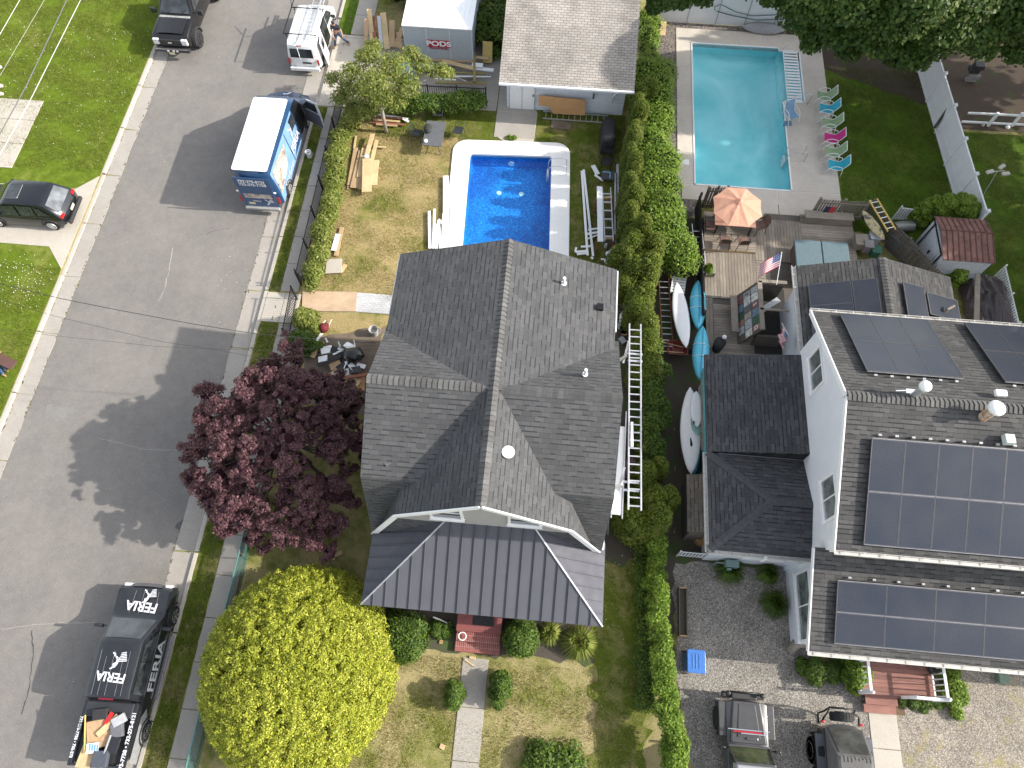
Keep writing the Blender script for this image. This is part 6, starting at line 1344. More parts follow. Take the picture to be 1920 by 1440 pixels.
# ---- timber yard round the container
def plank(label, pa, pb, za, zb_, w_, t_, m, group=None, name='board', cat='board'):
    a, b_ = P(*pa, za), P(*pb, zb_); return solid(MB().bar(a, b_, w_, t_), name, m, label, cat, group, bev=.004)
G1 = 'timber leaning in a fan left of the storage container'
for i, (pa, pb, w_, m) in enumerate((((686, 88), (687, 35), .22, pine2), ((700, 92), (692, 17), .26, pine), ((712, 88), (706, 25), .12, rust), ((716, 90), (710, 30), .2, alum_dull), ((726, 92), (718, 24), .32, pine), ((735, 88), (735, 38), .3, pine2), ((742, 88), (755, 52), .26, pine2), ((705, 90), (698, 30), .18, rust), ((750, 90), (747, 60), .25, pine2))):
    plank('timber board leaning in the fan left of the storage container', pa, pb, .15+.03*i, 1.0-.05*i, w_, .05, m, G1)
G2 = 'loose lengths in the heap between the storage container and black fence'
def zq(x, y): return (660+x/6.4, 20+y/6.4)
for i, (a, b_, w_, m, z) in enumerate((((700, 500), (1460, 545), .28, greywood, .5), ((860, 580), (1480, 605), .24, pine2, .42), ((1080, 600), (1470, 695), .25, pine, .5), ((1470, 690), (1700, 715), .22, white, .45), ((1190, 742), (1610, 758), .12, olive, .4), ((1220, 790), (1670, 792), .05, white, .5), ((990, 815), (1250, 832), .07, white, .45), ((1000, 862), (1620, 872), .14, olive, .35), ((1465, 500), (1470, 850), .13, olive, .55), ((1480, 560), (1640, 570), .2, pine, .45), ((1250, 800), (1370, 850), .05, alum, .5), ((620, 560), (1000, 600), .25, greywood, .35), ((560, 640), (900, 690), .25, greywood, .3), ((800, 660), (1040, 700), .3, alum_dull, .4), ((1250, 775), (1490, 785), .12, alum_dull, .3), ((700, 705), (1200, 735), .12, olive, .3))):
    plank('loose length in the heap between storage container and black fence', zq(*a), zq(*b_), z, z+.03*(i % 3), w_, .05, m, G2)
solid(MB().box(P(895, 122, .55), (.12*5, .3, .03)), 'end_board', white, 'small white panel end at the right of the timber heap', 'panel')
b_ = thing('storage_bin', 'blue plastic bin beside the black fence under the weeping tree', 'bin', tuple(P(768, 145, 0)))
MB().prism(rrect(-.45, -.3, .45, .3, .08), 0, .7).build('tub', plain('bin_blue', (.05, .13, .3), .45), b_, bev=.02); MB().prism(rrect(-.48, -.33, .48, .33, .08), .7, .76).build('lid', plain('bin_lid_blue', (.07, .17, .36), .45), b_, bev=.02)
yb = P(914, 98, .6); solid(MB().box(yb, (.55, .06, 1.1), M=Matrix.Rotation(-.5, 3, 'X')), 'yellow_panel', plain('yellow_panel', (.5, .38, .13), .7), 'yellowish rounded panel leaning beside the storage container', 'panel', bev=.05)
gb = P(908, 70, 0); t = thing('tool_bag', 'dark duffel with pink roll beside the garage wall', 'bag', tuple(gb)); at_ = MB(); at_.sphere((0, 0, .35), (.3, .5, .35), 12, 8); at_.build('bag', plain('bag_slate', (.05, .065, .08), .8), t, smooth=True); MB().cyl((-.05, -.6, .55), .09, .5, 10, axis=(0, 1, .2)).build('pink_roll', plain('pink_foam', (.5, .15, .25), .8), t)
for k, (a, b__) in enumerate((((925, 62), (938, 85)), ((920, 66), (932, 90)))): plank('dark folded tool leg beside the duffel', a, b__, .6, .4, .08, .05, plain('tool_grey', (.12, .13, .14), .4, .4), 'tool legs beside the garage', 'folded_tool', 'tool')
solid(MB().box(P(931, 92, .3), (.2, .25, .3), rz=.3), 'green_tool_box', plain('green_plastic', (.02, .22, .12), .5), 'small green plastic box at the foot of the tool legs', 'box', bev=.02)
t = thing('rubbish_barrel', 'slate grey barrel behind the duffel by the garage', 'barrel', tuple(P(923, 48, 0))); MB().cyl((0, 0, 0), .22, .9, 16, r2=.26).build('barrel', plain('slate_plastic', (.07, .1, .11), .6), t, smooth=True, auto=40); MB().sphere((0, 0, .9), (.27, .27, .1), 14, 6).build('lid', plain('slate_plastic', (.07, .1, .11), .6), t, smooth=True)
for k, (a, c_) in enumerate((((900, 45), (925, 48)), ((898, 55), (915, 58)))): plank('short tan board lying by the rubbish barrel', a, c_, .4, .42, .22, .05, pine2, 'short boards by the barrel')
# ---- fences
def picket_fence(name, label, a, b_, h, m, pitch=.11, pw=.02, post=.06, pstep=1.8, rails=(.2, .95), cap=False, pt=.02, over=.0, spear=False):
    a, b_ = Vector((a[0], a[1], 0)), Vector((b_[0], b_[1], 0)); t = thing(name, label, 'fence', tuple(a)); d = b_-a; L = d.length; u = d.normalized(); n = max(1, round(L/pstep))
    for i in range(n+1):
        p = u*(L*i/n); mb = MB(); mb.bar(p, p+Vector((0, 0, h+.06)), post, post, roll=u.cross(Vector((0, 0, 1)))); mb.sphere((p.x, p.y, h+.08), post*.75, 8, 5) if cap else None; mb.build('post', m, t)
    for i in range(n):
        mb = MB(); p, q = u*(L*i/n), u*(L*(i+1)/n)
        for r_ in rails: mb.bar(p+Vector((0, 0, h*r_)), q+Vector((0, 0, h*r_)), .03, .035)
        k = int((q-p).length/pitch)
        for j in range(1, k): w_ = p.lerp(q, j/k); mb.bar(w_+Vector((0, 0, .06)), w_+Vector((0, 0, h+over)), pw, pt, roll=u.cross(Vector((0, 0, 1))))
        mb.build('fence_panel', m, t)
    return t
picket_fence('metal_fence', 'black metal picket fence between the sidewalk and the light green hedge', (-11.38, 16.95), (-11.52, 28.1), 1.15, black_metal)
picket_fence('metal_fence', 'short black metal fence south of the walkway board', P2(558, 562), P2(543, 640), 1.15, black_metal)
picket_fence('metal_gate', 'black metal gate standing open toward the walkway board', P2(565, 532), P2(580, 547), 1.15, black_metal, pstep=1)
picket_fence('metal_fence', 'black metal fence between the dark hedge and the timber heap', P2(752, 190), P2(912, 198), 1.2, black_metal)
t = thing('chain_fence', 'teal chain-link fence beside the sidewalk near the golden tree', 'fence', (-10.9, -6, 0)); teal = plain('teal_rail', (.08, .2, .2), .5, .3)
at(MB().tube([(-10.9, -6, 1.1), (-10.85, 6.9, 1.1)], .03, 8), 'top_rail', teal, t)
for k in range(6): at(MB().cyl((-10.9, -5.9+2.55*k, 0), .03, 1.12, 8), 'post', teal, t)
tm_m, nt, b = new_mat('teal_mesh'); b.inputs['Base Color'].default_value = (.05, .13, .115, 1); out = [n for n in nt.nodes if n.type == 'OUTPUT_MATERIAL'][0]; tb = nt.nodes.new('ShaderNodeBsdfTransparent'); mx = nt.nodes.new('ShaderNodeMixShader'); mx.inputs[0].default_value = .4; nt.links.new(tb.outputs[0], mx.inputs[1]); nt.links.new(b.outputs[0], mx.inputs[2]); nt.links.new(mx.outputs[0], out.inputs[0])
at(MB().box((-10.87, .45, .57), (.012, 12.8, 1.04)), 'wire_mesh', tm_m, t)
t = thing('vinyl_fence', 'tall white vinyl privacy fence between the two right-hand lawns', 'fence', (19.6, 33.7, 0))
a, b_ = Vector((19.3, 35.6, 0)), Vector((20.12, 22.6, 0)); n = 6
for i in range(n+1):
    p = a.lerp(b_, i/n); at(MB().box((p.x, p.y, .95), (.12, .12, 1.9)), 'post', white_vinyl, t); o = at(MB().loft([[(p.x+x*.08, p.y+y*.08, 1.9) for x, y in ((-1, -1), (1, -1), (1, 1), (-1, 1))], [(p.x+x*.08, p.y+y*.08, 1.94) for x, y in ((-1, -1), (1, -1), (1, 1), (-1, 1))], [(p.x+x*.01, p.y+y*.01, 2.04) for x, y in ((-1, -1), (1, -1), (1, 1), (-1, 1))]]), 'post_cap', white_vinyl, t)
for i in range(n):
    p, q_ = a.lerp(b_, i/n), a.lerp(b_, (i+1)/n); mb = MB(); u = (q_-p).normalized(); p, q_ = p+u*.06, q_-u*.06
    mb.bar(p+Vector((0, 0, .92)), q_+Vector((0, 0, .92)), .035, 1.6); mb.bar(p+Vector((0, 0, 1.76)), q_+Vector((0, 0, 1.76)), .07, .1); mb.bar(p+Vector((0, 0, .1)), q_+Vector((0, 0, .1)), .07, .1); mb.bar(p+Vector((0, 0, .55)), q_+Vector((0, 0, .55)), .055, .03); at(mb, 'fence_panel', white_vinyl, t)
pp = P(1755, 232); solid(MB().bar(P(1752, 240, .3), P(1785, 192, 1.55), .14, .1), 'dark_post', plain('dark_stake', (.06, .055, .05), .7), 'dark folded umbrella post strapped on the tall white vinyl fence', 'post')
t = thing('vinyl_fence', 'long white vinyl fence behind the turquoise pool', 'fence', (6, 36.2, 0)); seam = plain('panel_seam', (.3, .32, .35), .6)
for i in range(6):
    x0 = 5.2+1.62*i; at(MB().prism(rect(x0+.01, 36.15, x0+1.61, 36.2), .08, 2.2), 'fence_panel', white_vinyl, t); at(MB().box((x0, 36.13, 1.1), (.03, .04, 2.2)), 'panel_seam', seam, t)
hs_ = solid(MB().tube([(x, 36.08, z) for x, z in ((8.2, 1.0), (8.1, 1.2), (8.4, 1.4), (9.3, 1.0), (10.3, .8), (11.5, .95), (12.6, 1.2), (12.8, 1.0), (12.0, .7), (10.6, .55), (9.2, .75), (8.3, .95))], .025, 6), 'garden_hose', plain('hose_teal', (.08, .16, .18), .5), 'grey-teal hose looped along the white fence behind the turquoise pool', 'hose', smooth=True)
def poolnet(label, a, b_, sz=.3):
    a, b_ = Vector(a), Vector(b_); t = thing('pool_net', label, 'pool net', tuple(a)); u = (b_-a).normalized(); MB().tube([(0, 0, 0), b_-a], .014, 6).build('pole', alum, t); mb = MB(); mb.loft([[tuple(-u*.22+u*.22*math.cos(k*.5236)+Vector((0, y, .14*math.sin(k*.5236)))) for k in range(12)] for y in (-.01, -.03)]); mb.build('net', plain('net_blue', (.1, .35, .65), .6), t); return t
poolnet('blue-headed skimmer net hung on the white fence behind the pool', (9.6, 36.1, 1.9), (12.6, 36.1, 1.55))
def boardshape(name, label, a, b_, w_, t_, m, cat='paddleboard', camber=.06, m2=None, tailw=.5, up=None, rail=None, parts=()):
    """pointed board / kayak hull lofted along its length"""
    a, b_ = Vector(a), Vector(b_); d = b_-a; L = d.length; u = d.normalized(); U = Vector(up) if up else Vector((0, 0, 1)); s = u.cross(U).normalized(); U = s.cross(u); t = thing(name, label, cat, tuple((a+b_)/2)); rings = []; K = 17
    for i in range(K):
        f = i/(K-1); k = math.sin(math.pi*f)**.62 if f < .5 else max(math.sin(math.pi*f)**.62, 0); k = max(k, .03); wdt = w_/2*k; th = t_*(.35+.65*k); c = u*(f-.5)*L+U*camber*((2*f-1)**2)
        rings.append([tuple(c+s*wdt*math.cos(q)*(1)+U*(th*.5*math.sin(q))) for q in [2*math.pi*j/12 for j in range(12)]])
    MB().loft(rings).build('hull', m, t, smooth=True); return t, u, s, U, L
aq = plain('aqua_plastic', (.1, .5, .7), .35, var=.08, coat=.2); wht_b = plain('board_white', (.74, .75, .78), .35, var=.04)
def kayak(label, a, b_):
    t, u, s, U, L = boardshape('kayak', label, a, b_, .74, .5, aq, 'kayak', .0)
    MB().bar(-u*L*.42+U*.245, u*L*.42+U*.245, .025, .03).build('keel', plain('keel_blue', (.01, .25, .4), .4), t); MB().sphere(tuple(u*L*.12+U*.26), .03, 8, 5).build('scupper_plug', black_metal, t)
    for k in (.1, -.12): st = MB(); st.tube([tuple(u*L*k+s*math.cos(q)*.37+U*(.02+.24*math.sin(q))) for q in [math.pi*j/8 for j in range(9)]], .012, 5); st.build('strap', white, t)
kayak('northern aqua kayak lying hull-up beside the wooden deck', P(1308, 527, .9), P(1309, 617, .9)); kayak('southern aqua kayak lying hull-up, tip under the wing roof corner', P(1317, 612, .9), P(1311, 712, .9))
t, u, s, U, L = boardshape('paddleboard', 'long white paddleboard beside the rusty-railed ladder', P(1268, 530, .9), P(1286, 653, .9), .74, .12, wht_b); MB().prism([(-.06, -.1), (.06, -.1), (0, .12)], .06, .066).build('logo_mark', plain('mark_teal', (.05, .3, .4), .5), t).location = u*(L*.44)
t, u, s, U, L = boardshape('paddleboard', 'wide blue-bottomed white paddleboard leaning by the wing wall', P(1294, 727, 1.2), P(1296, 890, 1.0), .86, .16, wht_b, up=(-.25, 0, 1)); MB().prism([(-.05, -.16), (0, -.22), (.05, -.16), (.05, .14), (0, .2), (-.05, .14)], .085, .09).build('handle_recess', black_metal, t).location = u*(L*.14)
boardshape('paddleboard', 'blue board showing under the wide white paddleboard', P(1291, 735, .9), P(1300, 892, .8), .84, .14, plain('board_blue', (.02, .25, .42), .4), up=(-.2, 0, 1))
t, u, s, U, L = boardshape('surfboard', 'small white surfboard with black fins on the wide paddleboard', P(1305, 734, 1.45), P(1307, 802, 1.4), .52, .06, wht_b, 'surfboard', up=(-.1, 0, 1))
for q in (-1, 1): MB().prism([(-.02, -.07), (.02, -.07), (.03, .05), (-.01, .07)], .03, .12).build('fin', black_metal, t).location = u*(L*.38)+s*.15*q
boardshape('surfboard', 'pale green surfboard tail below the small white surfboard', P(1306, 765, 1.35), P(1308, 817, 1.3), .5, .06, plain('pale_teal_board', (.2, .36, .33), .4), 'surfboard', up=(-.1, 0, 1))
boardshape('surfboard', 'dark green board lying beside the wide paddleboard tail', P(1322, 835, .35), P(1308, 890, .35), .45, .07, plain('dark_green_board', (.015, .05, .04), .4), 'surfboard')
solid(MB().box(P(1324, 770, 2.0), (.06, 4.0, 1.3)), 'aqua_board', plain('aqua_panel', (.1, .42, .5), .5), 'long aqua panel standing along the wing wall', 'panel')
solid(MB().bar(P(1316, 700, 1.6), P(1318, 845, 1.6), .1, .1), 'grey_pole', greywood, 'rough grey timber rail behind the small surfboard', 'timber rail')
boardshape('paddleboard', 'grey paddleboard lying at the foot of the white pool fence', (9.9, 35.85, .25), (12.3, 35.75, .3), .62, .1, plain('board_grey', (.28, .28, .3), .5), up=(0, -.7, 1))
# ---- ladders
rp = MB
ladder('ladder', 'weathered ladder with rusty brown side rails beside the white paddleboard', P(1252, 655, .5), P(1244, 515, .5), .46, rust, .305, .04, .08, rungmat=alum_dull)
ladder('ladder', 'aluminium ladder lying along the dark deck wall', P(1316, 516, .7), P(1306, 420, 1.0), .44, alum, .305)
ladder('ladder', 'aluminium ladder lying along the foot of the garage wall', P(1018, 215, .15), P(1140, 224, .15), .5, alum, .305)
ladder('ladder', 'long aluminium ladder stage raised above the shrubs beside the grey house', (P(1190, 957, 4.1).x, P(1190, 957, 4.1).y, 4.1), (P(1190, 610, 4.0).x, P(1190, 610, 4.0).y, 4.1), .44, alum, .305, .05, .09, rw=.045)
fib = plain('fibreglass_yellow', (.6, .42, .12), .5)
ladder('ladder', 'yellow fibreglass ladder resting on the dark slatted deck fence', P(1672, 432, 1.5), P(1637, 374, 1.5), .4, fib, .305, .04, .07, rungmat=white)
# ladder laid over sawhorses, and scaffold plank
t = ladder('ladder', 'aluminium ladder laid across sawhorses east of the blue pool', P(1142, 452, .85), P(1137, 352, .85), .4, alum_dull, .5, .045, .09, rw=.07)
solid(MB().bar(P(1126, 453, .9), P(1124, 350, .9), .26, .06), 'work_plank', white_vinyl, 'white aluminium work plank laid beside the ladder on the sawhorses', 'plank', bev=.005)
for k, (a, c_) in enumerate((((1118, 372), (1148, 370)), ((1120, 448), (1150, 446)))):
    p, q_ = P(*a, .8), P(*c_, .8); t = thing('sawhorse', 'brown-legged sawhorse under the work plank, %s end' % ('house' if k else 'garage'), 'sawhorse', ((p.x+q_.x)/2, (p.y+q_.y)/2, 0)); c0_ = Vector(t.location); hm = MB(); hm.bar(p-c0_, q_-c0_, .1, .08); hm.build('top_bar', pine2, t)
    for s_ in (p, q_):
        for y in (-.25, .25): MB().bar(s_-c0_-Vector((0, 0, .02)), Vector((s_.x-c0_.x, s_.y-c0_.y+y, 0)), .07, .04).build('leg', rust, t)
# scaffold bracket, walk plank and poles on the east wall
t = thing('scaffold', 'white aluminium scaffold plank and brackets along the east eave', 'scaffold', (2.95, 7, 0))
pa, pb = P(1156, 965, 3.1), P(1163, 800, 3.1)
at(MB().bar(pa, pb, .34, .09), 'plank', white_vinyl, t)
pe = MB(); x_ = (pa.x+pb.x)/2
for q in (-.2, .2): pe.bar((pa.x+q, pa.y-.15, 3.15), (pb.x+q, pb.y+.6, 3.2), .04, .06)
at(pe, 'plank_rail', alum, t)
for (px_, py_) in ((1185, 905), (1192, 665)):
    bq = P(px_, py_, 4.0); br = MB(); br.bar((bq.x+.25, bq.y, 4.03), (bq.x-.35, bq.y, 4.03), .08, .06); br.bar((bq.x+.25, bq.y-.3, 4.03), (bq.x-.3, bq.y-.3, 4.03), .08, .06); br.bar((bq.x-.35, bq.y-.1, 4.05), (2.75, bq.y-.25, 3.2), .12, .08); br.bar((bq.x-.3, bq.y+.5, 4.15), (bq.x-.42, bq.y-.2, 3.6), .08, .06); br.bar((2.95, bq.y-.3, 3.15), (3.3, bq.y-1.0, 0), .06, .06); br.bar((2.85, bq.y-.2, 3.1), (2.8, bq.y-.9, 0), .06, .06); at(br, 'bracket', alum, t)
plank('white offcut strip lying across the rungs of the long ladder stage', (1185, 838), (1185, 791), 4.18, 4.18, .1, .02, white, None, 'offcut', 'offcut')
# ---- pool chairs
slg = {'green': plain('sling_green', (.25, .36, .2), .7), 'teal': plain('sling_teal', (.02, .36, .48), .7), 'magenta': plain('sling_magenta', (.5, .02, .2), .7), 'striped': plain('sling_stripe_blue', (.2, .34, .5), .7)}
def sling_chair(name, label, pos, rz, m, group=None, fm=white):
    """bent tube frame, sling seat and back; faces local -x"""
    t = thing(name, label, 'chair', pos, rz, group)
    sl_ = MB(); pr = [(-.3, .43), (-.1, .385), (.12, .37), (.2, .42), (.32, .7), (.4, .92)]; ring0 = [(x, -.25, z) for x, z in pr]+[(x, -.25, z-.015) for x, z in pr[::-1]]; sl_.loft([ring0, [(x, .25, z) for x, y, z in ring0]]); sl_.build('sling', m, t)
    for q in (-1, 1):
        MB().tube([(x, q*.27, z) for x, z in pr], .014, 6).build('side_rail', fm, t, smooth=True); MB().tube([(-.42, q*.29, .02), (-.2, q*.29, .52), (-.12, q*.29, .6), (.0, q*.29, .63), (.18, q*.29, .6), (.24, q*.29, .5), (.3, q*.29, .02)], .016, 6).build('arm_and_legs', fm, t, smooth=True)
    MB().bar((.4, -.27, .92), (.4, .27, .92), .02, .02).build('crossbar', fm, t); return t
ch0 = None
for i, (col, a, b_, lb) in enumerate((('green', 1548, 183, 'green sling chair nearest the pool steps, first in the row'), ('teal', 1553, 207, 'teal sling chair between two green ones by the turquoise pool'), ('green', 1558, 234, 'green sling chair between the teal and the magenta chair'), ('magenta', 1562, 262, 'magenta sling chair in the row beside the turquoise pool'), ('green', 1564, 288, 'green sling chair between the magenta and the last teal chair'), ('teal', 1570, 313, 'teal sling chair at the deck end of the row'))):
    p = P(a, b_, .35); sling_chair('pool_chair', lb, (p.x-.12, p.y, .05), R(-6), slg[col], 'sling chairs in a row beside the turquoise pool').scale = (1.25, 1.12, 1.05)
p = P(1482, 218, .3); sling_chair('pool_chair', 'blue striped sling chair standing alone at the pool edge', (p.x, p.y, .05), R(115), slg['striped']).scale = (1.15, 1.1, 1.05)
solid(MB().prism([(0, 0), (.5, .1), (.45, .4), (.1, .35)], 0, .03), 'towel', plain('towel_blue', (.12, .22, .33), .9), 'crumpled blue towel beside the lone striped chair', 'towel').location = P(1476, 232, .06)
# ---- patio table, chairs on the lawn
iron = plain('charcoal_iron', (.06, .065, .07), .5, .4)
def iron_chair(label, pos, rz, group='wrought iron chairs round the lawn table', name='garden_chair', m=iron, fabric=None):
    t = thing(name, label, 'chair', pos, rz, group); st_ = MB(); st_.prism(rrect(-.25, -.24, .22, .24, .08), .42, .45); st_.build('seat', fabric or m, t)
    bk = MB(); bk.tube([(.2, -.24, .44), (.3, -.24, .8), (.33, -.15, .92), (.34, 0, .95), (.33, .15, .92), (.3, .24, .8), (.2, .24, .44)], .014, 6)
    for k in range(5): bk.bar((.22, -.18+.09*k, .45), (.33, -.18+.09*k, .91), .012, .012)
    for k in range(3): bk.bar((.24+.03*k, -.23, .55+.12*k), (.24+.03*k, .23, .55+.12*k), .012, .012)
    bk.build('backrest', m, t)
    if fabric: MB().add([(.21, -.2, .47), (.21, .2, .47), (.32, .2, .9), (.32, -.2, .9)], [(0, 1, 2, 3)]).build('back_panel', fabric, t)
    for q in (-1, 1):
        MB().tube([(.26, q*.25, .66), (.0, q*.27, .68), (-.22, q*.26, .64), (-.25, q*.25, .43)], .014, 6).build('armrest', m, t)
        for x in (-.22, .2): MB().bar((x, q*.23, .43), (x*1.25, q*.27, 0), .022, .022).build('leg', m, t)
    return t
p = P(814, 250, .74); t = thing('garden_table', 'dark rectangular mesh table on the lawn left of the blue pool', 'table', (p.x, p.y, 0), R(-1)); MB().prism(rrect(-.5, -.82, .5, .82, .04), .71, .745).build('table_top', plain('table_mesh_grey', (.1, .105, .115), .55), t, bev=.008)
for x in (-1, 1):
    for y in (-1, 1): MB().tube([(x*.35, y*.65, .72), (x*.25, y*.6, .4), (x*.4, y*.75, 0)], .02, 6).build('leg', iron, t)
for lb, q_, rz in (('black iron chair at the far end of the lawn table', P(822, 212, .4), R(90)), ('black iron chair on the street side of the lawn table', P(782, 250, .4), R(170)), ('black iron chair on the pool side of the lawn table', P(860, 245, .4), R(-8))): iron_chair(lb, (q_.x, q_.y, 0), rz)
p = P(802, 240, .8); t = thing('jacket', 'dark jacket heaped on the corner of the lawn table', 'jacket', tuple(p)); MB().sphere((0, 0, .0), (.22, .3, .1), 12, 6).sphere((.05, -.2, .02), (.15, .15, .09), 10, 6).build('jacket', plain('jacket_dark', (.03, .035, .035), .9, bmp=.5), t, smooth=True)
solid(MB().sphere(P(798, 264, .8), (.11, .12, .06), 10, 6), 'work_glove', white, 'small white glove lying on the near end of the lawn table', 'glove', smooth=True)
# ---- lumber on the west lawn
G3 = 'lumber stacked on the dry lawn beside the hedge'
def zl(x, y): return (480+x/4, y/4)
for i, (a, b_, w_, m, z) in enumerate((((690, 1420), (750, 1020), .1, pine, .06), ((700, 1390), (750, 1110), .22, pine2, .1), ((735, 1410), (800, 1130), .4, pine2, .16), ((780, 1330), (820, 1110), .35, pine, .22), ((860, 1390), (880, 1200), .62, pine, .3), ((830, 1440), (835, 1190), .48, pine, .36), ((790, 1420), (800, 1330), .3, pine2, .2), ((830, 1160), (875, 1005), .22, pine, .34), ((870, 1200), (905, 1050), .18, pine, .26), ((800, 1095), (975, 1105), .1, pine, .12), ((840, 1255), (935, 1265), .1, pine2, .1))):
    plank('pine board in the stack on the dry lawn beside the hedge', zl(*a), zl(*b_), z, z+.02, w_, .045, m, G3)
solid(MB().sphere(P(687, 293, .42), (.16, .13, .05), 9, 5), 'white_rag', white, 'crumpled white rag on the lawn lumber stack', 'rag', smooth=True)
G4 = 'pale trim boards lying behind the weeping tree trunk'
for a, b_, m in (((697, 213), (765, 223), white), ((700, 224), (750, 228), pine), ((698, 229), (760, 234), rust), ((702, 220), (755, 222), rust), ((705, 233), (745, 236), pine2), ((752, 221), (766, 228), white)):
    plank('pale or rusty trim board behind the weeping tree trunk', a, b_, .12, .14, .12, .03, m, G4)
def z5(x, y): return (480+x/4, 360+y/4)
plank('tan plank lying beside the hedge on the dry lawn', z5(645, 265), z5(600, 480), .1, .1, .2, .04, pine2); plank('white trim piece on the tan plank beside the hedge', z5(615, 315), z5(580, 440), .15, .15, .24, .04, white)
p = P(626, 499, .1); solid(MB().box(p, (.75, .8, .05), rz=.15), 'panel_board', conc_light, 'square pale panel lying on the lawn near the walkway board', 'panel', bev=.005); plank('short pale offcut beside the square panel', (638, 510), (648, 496), .1, .1, .2, .04, pine)
G5 = 'white vinyl lengths lying west of the blue pool'
for a, b_, w_ in (((806, 466), (805, 396), .14), ((812, 466), (815, 392), .12), ((818, 466), (818, 420), .16), ((826, 466), (822, 415), .14), ((829, 466), (832, 400), .12), ((836, 464), (836, 330), .28), ((822, 412), (835, 423), .14), ((842, 464), (846, 385), .06)):
    plank('white vinyl length lying west of the blue pool', a, b_, .14, .15, w_, .05, white, G5)
G6 = 'white vinyl lengths on the grass east of the blue pool'
def z7(x, y): return (1060+x/4.8, 200+y/4.8)
for a, b_, w_ in (((148, 580), (200, 1340), .11), ((165, 568), (250, 1345), .11), ((205, 1110), (305, 1095), .1), ((180, 1150), (300, 1130), .12), ((200, 1190), (310, 1150), .07), ((95, 1310), (190, 1300), .12), ((105, 1330), (210, 1318), .09), ((90, 1310), (98, 1268), .1), ((140, 1262), (240, 1255), .1), ((248, 530), (292, 610), .22), ((265, 615), (340, 665), .1), ((232, 1355), (250, 1370), .1), ((320, 1375), (350, 1372), .07), ((352, 1372), (368, 1425), .07)):
    plank('white vinyl length on the grass east of the blue pool', z7(*a), z7(*b_), .1, .11, w_, .06, white, G6)
for a, b_, m, lb in (((470, 520), (465, 1230), alum_dull, 'aluminium gutter length lying against the arborvitae'), ((455, 600), (452, 1150), alum_dull, 'grey trim length beside the aluminium gutter length'), ((425, 1430), (440, 1350), white, 'short white end piece near the roof corner')): plank(lb, z7(*a), z7(*b_), .2, .2, .14, .08, m)
p = P(*z7(398, 1325), .2); solid(MB().box(p, (.3, .26, .22), rz=.6), 'white_box', white, 'small white carton east of the blue pool', 'box', bev=.02); t = thing('caulk_bottle', 'pale bottle on the grass beside the sawhorse', 'bottle', tuple(P(*z7(362, 1265), 0))); MB().cyl((0, 0, 0), .07, .25, 12).cyl((0, 0, .25), .03, .06, 8).build('bottle', plain('bottle_white', (.6, .65, .65), .4), t)
# covered barbecue and stacked chairs
p = P(1140, 252, .6); cvr = plain('black_cover', (.02, .02, .023), .75, bmp=.4); t = thing('covered_grill', 'barbecue under a black cover beside the arborvitae', 'barbecue', (p.x, p.y, 0)); mb = MB(); mb.loft([[(x*1.0, y, 0) for x, y in rrect(-.36, -.8, .36, .8, .1)], [(x*.98, y*.97, .75) for x, y in rrect(-.36, -.8, .36, .8, .1)], [(x*.8, y*.8, 1.1) for x, y in rrect(-.36, -.8, .36, .8, .14)], [(x*.5, y*.6, 1.16) for x, y in rrect(-.36, -.8, .36, .8, .14)]]); mb.build('cover', cvr, t, smooth=True, auto=50)
for lb, a, b_, z in (('black chair stacked next to the covered barbecue', 1142, 283, .1), ('black stacked chair nearest the picture frame', 1137, 303, .0)): q_ = P(a, b_, .4); iron_chair(lb, (q_.x, q_.y, z), R(90), 'black chairs beside the covered barbecue', m=black_metal)
p = P(1140, 329, .3); t = thing('slab_panel', 'dark slab with a light blue corner trim near the stacked chairs', 'panel', tuple(p)); MB().box((0, 0, 0), (.62, .55, .05)).build('slab', plain('slab_dark', (.05, .05, .055), .6), t); MB().box((-.08, .18, .035), (.38, .04, .02)).box((.1, 0, .035), (.04, .38, .02)).build('corner_trim', plain('trim_light_blue', (.2, .5, .75), .5), t)
# ---- garage wall items
gy = 28.82
q_ = [onY(a, b_, gy) for a, b_ in ((1011, 174), (1098, 182), (1097, 208), (1038, 207), (1030, 193), (1010, 190))]
mb = MB(); mb.loft([[(v.x, gy-.12-.12*(1.6-v.z), max(v.z, .2)) for v in q_], [(v.x, gy-.15-.12*(1.6-v.z), max(v.z, .2)) for v in q_]]); solid(mb, 'plywood_sheet', ply, 'orange plywood sheet with cut corner leaning on the garage wall', 'plywood sheet')
poolnet('blue-headed skimmer net hung on the garage wall', tuple(Vector((onY(1017, 164, gy).x, gy-.08, 2.1))), tuple(Vector((onY(1120, 170, gy).x, gy-.08, 1.95))))
q0 = onY(1113, 180, gy); t = thing('hose_hook', 'dark brush hanging on the garage wall', 'brush', (q0.x, gy-.08, 1.3)); MB().box((0, 0, 0), (.1, .06, .3)).build('bristles', plain('slate_brush', (.08, .1, .13), .7), t, bev=.02); MB().box((0, 0, .25), (.03, .03, .25)).build('handle', plain('slate_brush', (.08, .1, .13), .7), t)
q0 = onY(1150, 180, gy); solid(MB().tube([(q0.x, gy-.08, 1.0), (q0.x, gy-.1, 1.45), (q0.x+.15, gy-.1, 1.65), (q0.x+.7, gy-.08, 1.85)], .045, 8), 'downpipe', white, 'bent white pipe on the garage wall', 'pipe', smooth=True)
p = P(1052, 236); solid(MB().box((p.x, p.y, .06), (1.05, .55, .02), rz=-.02), 'old_plywood', dirt_m, 'dirty plywood scrap on the grass before the garage', 'plywood sheet'); 
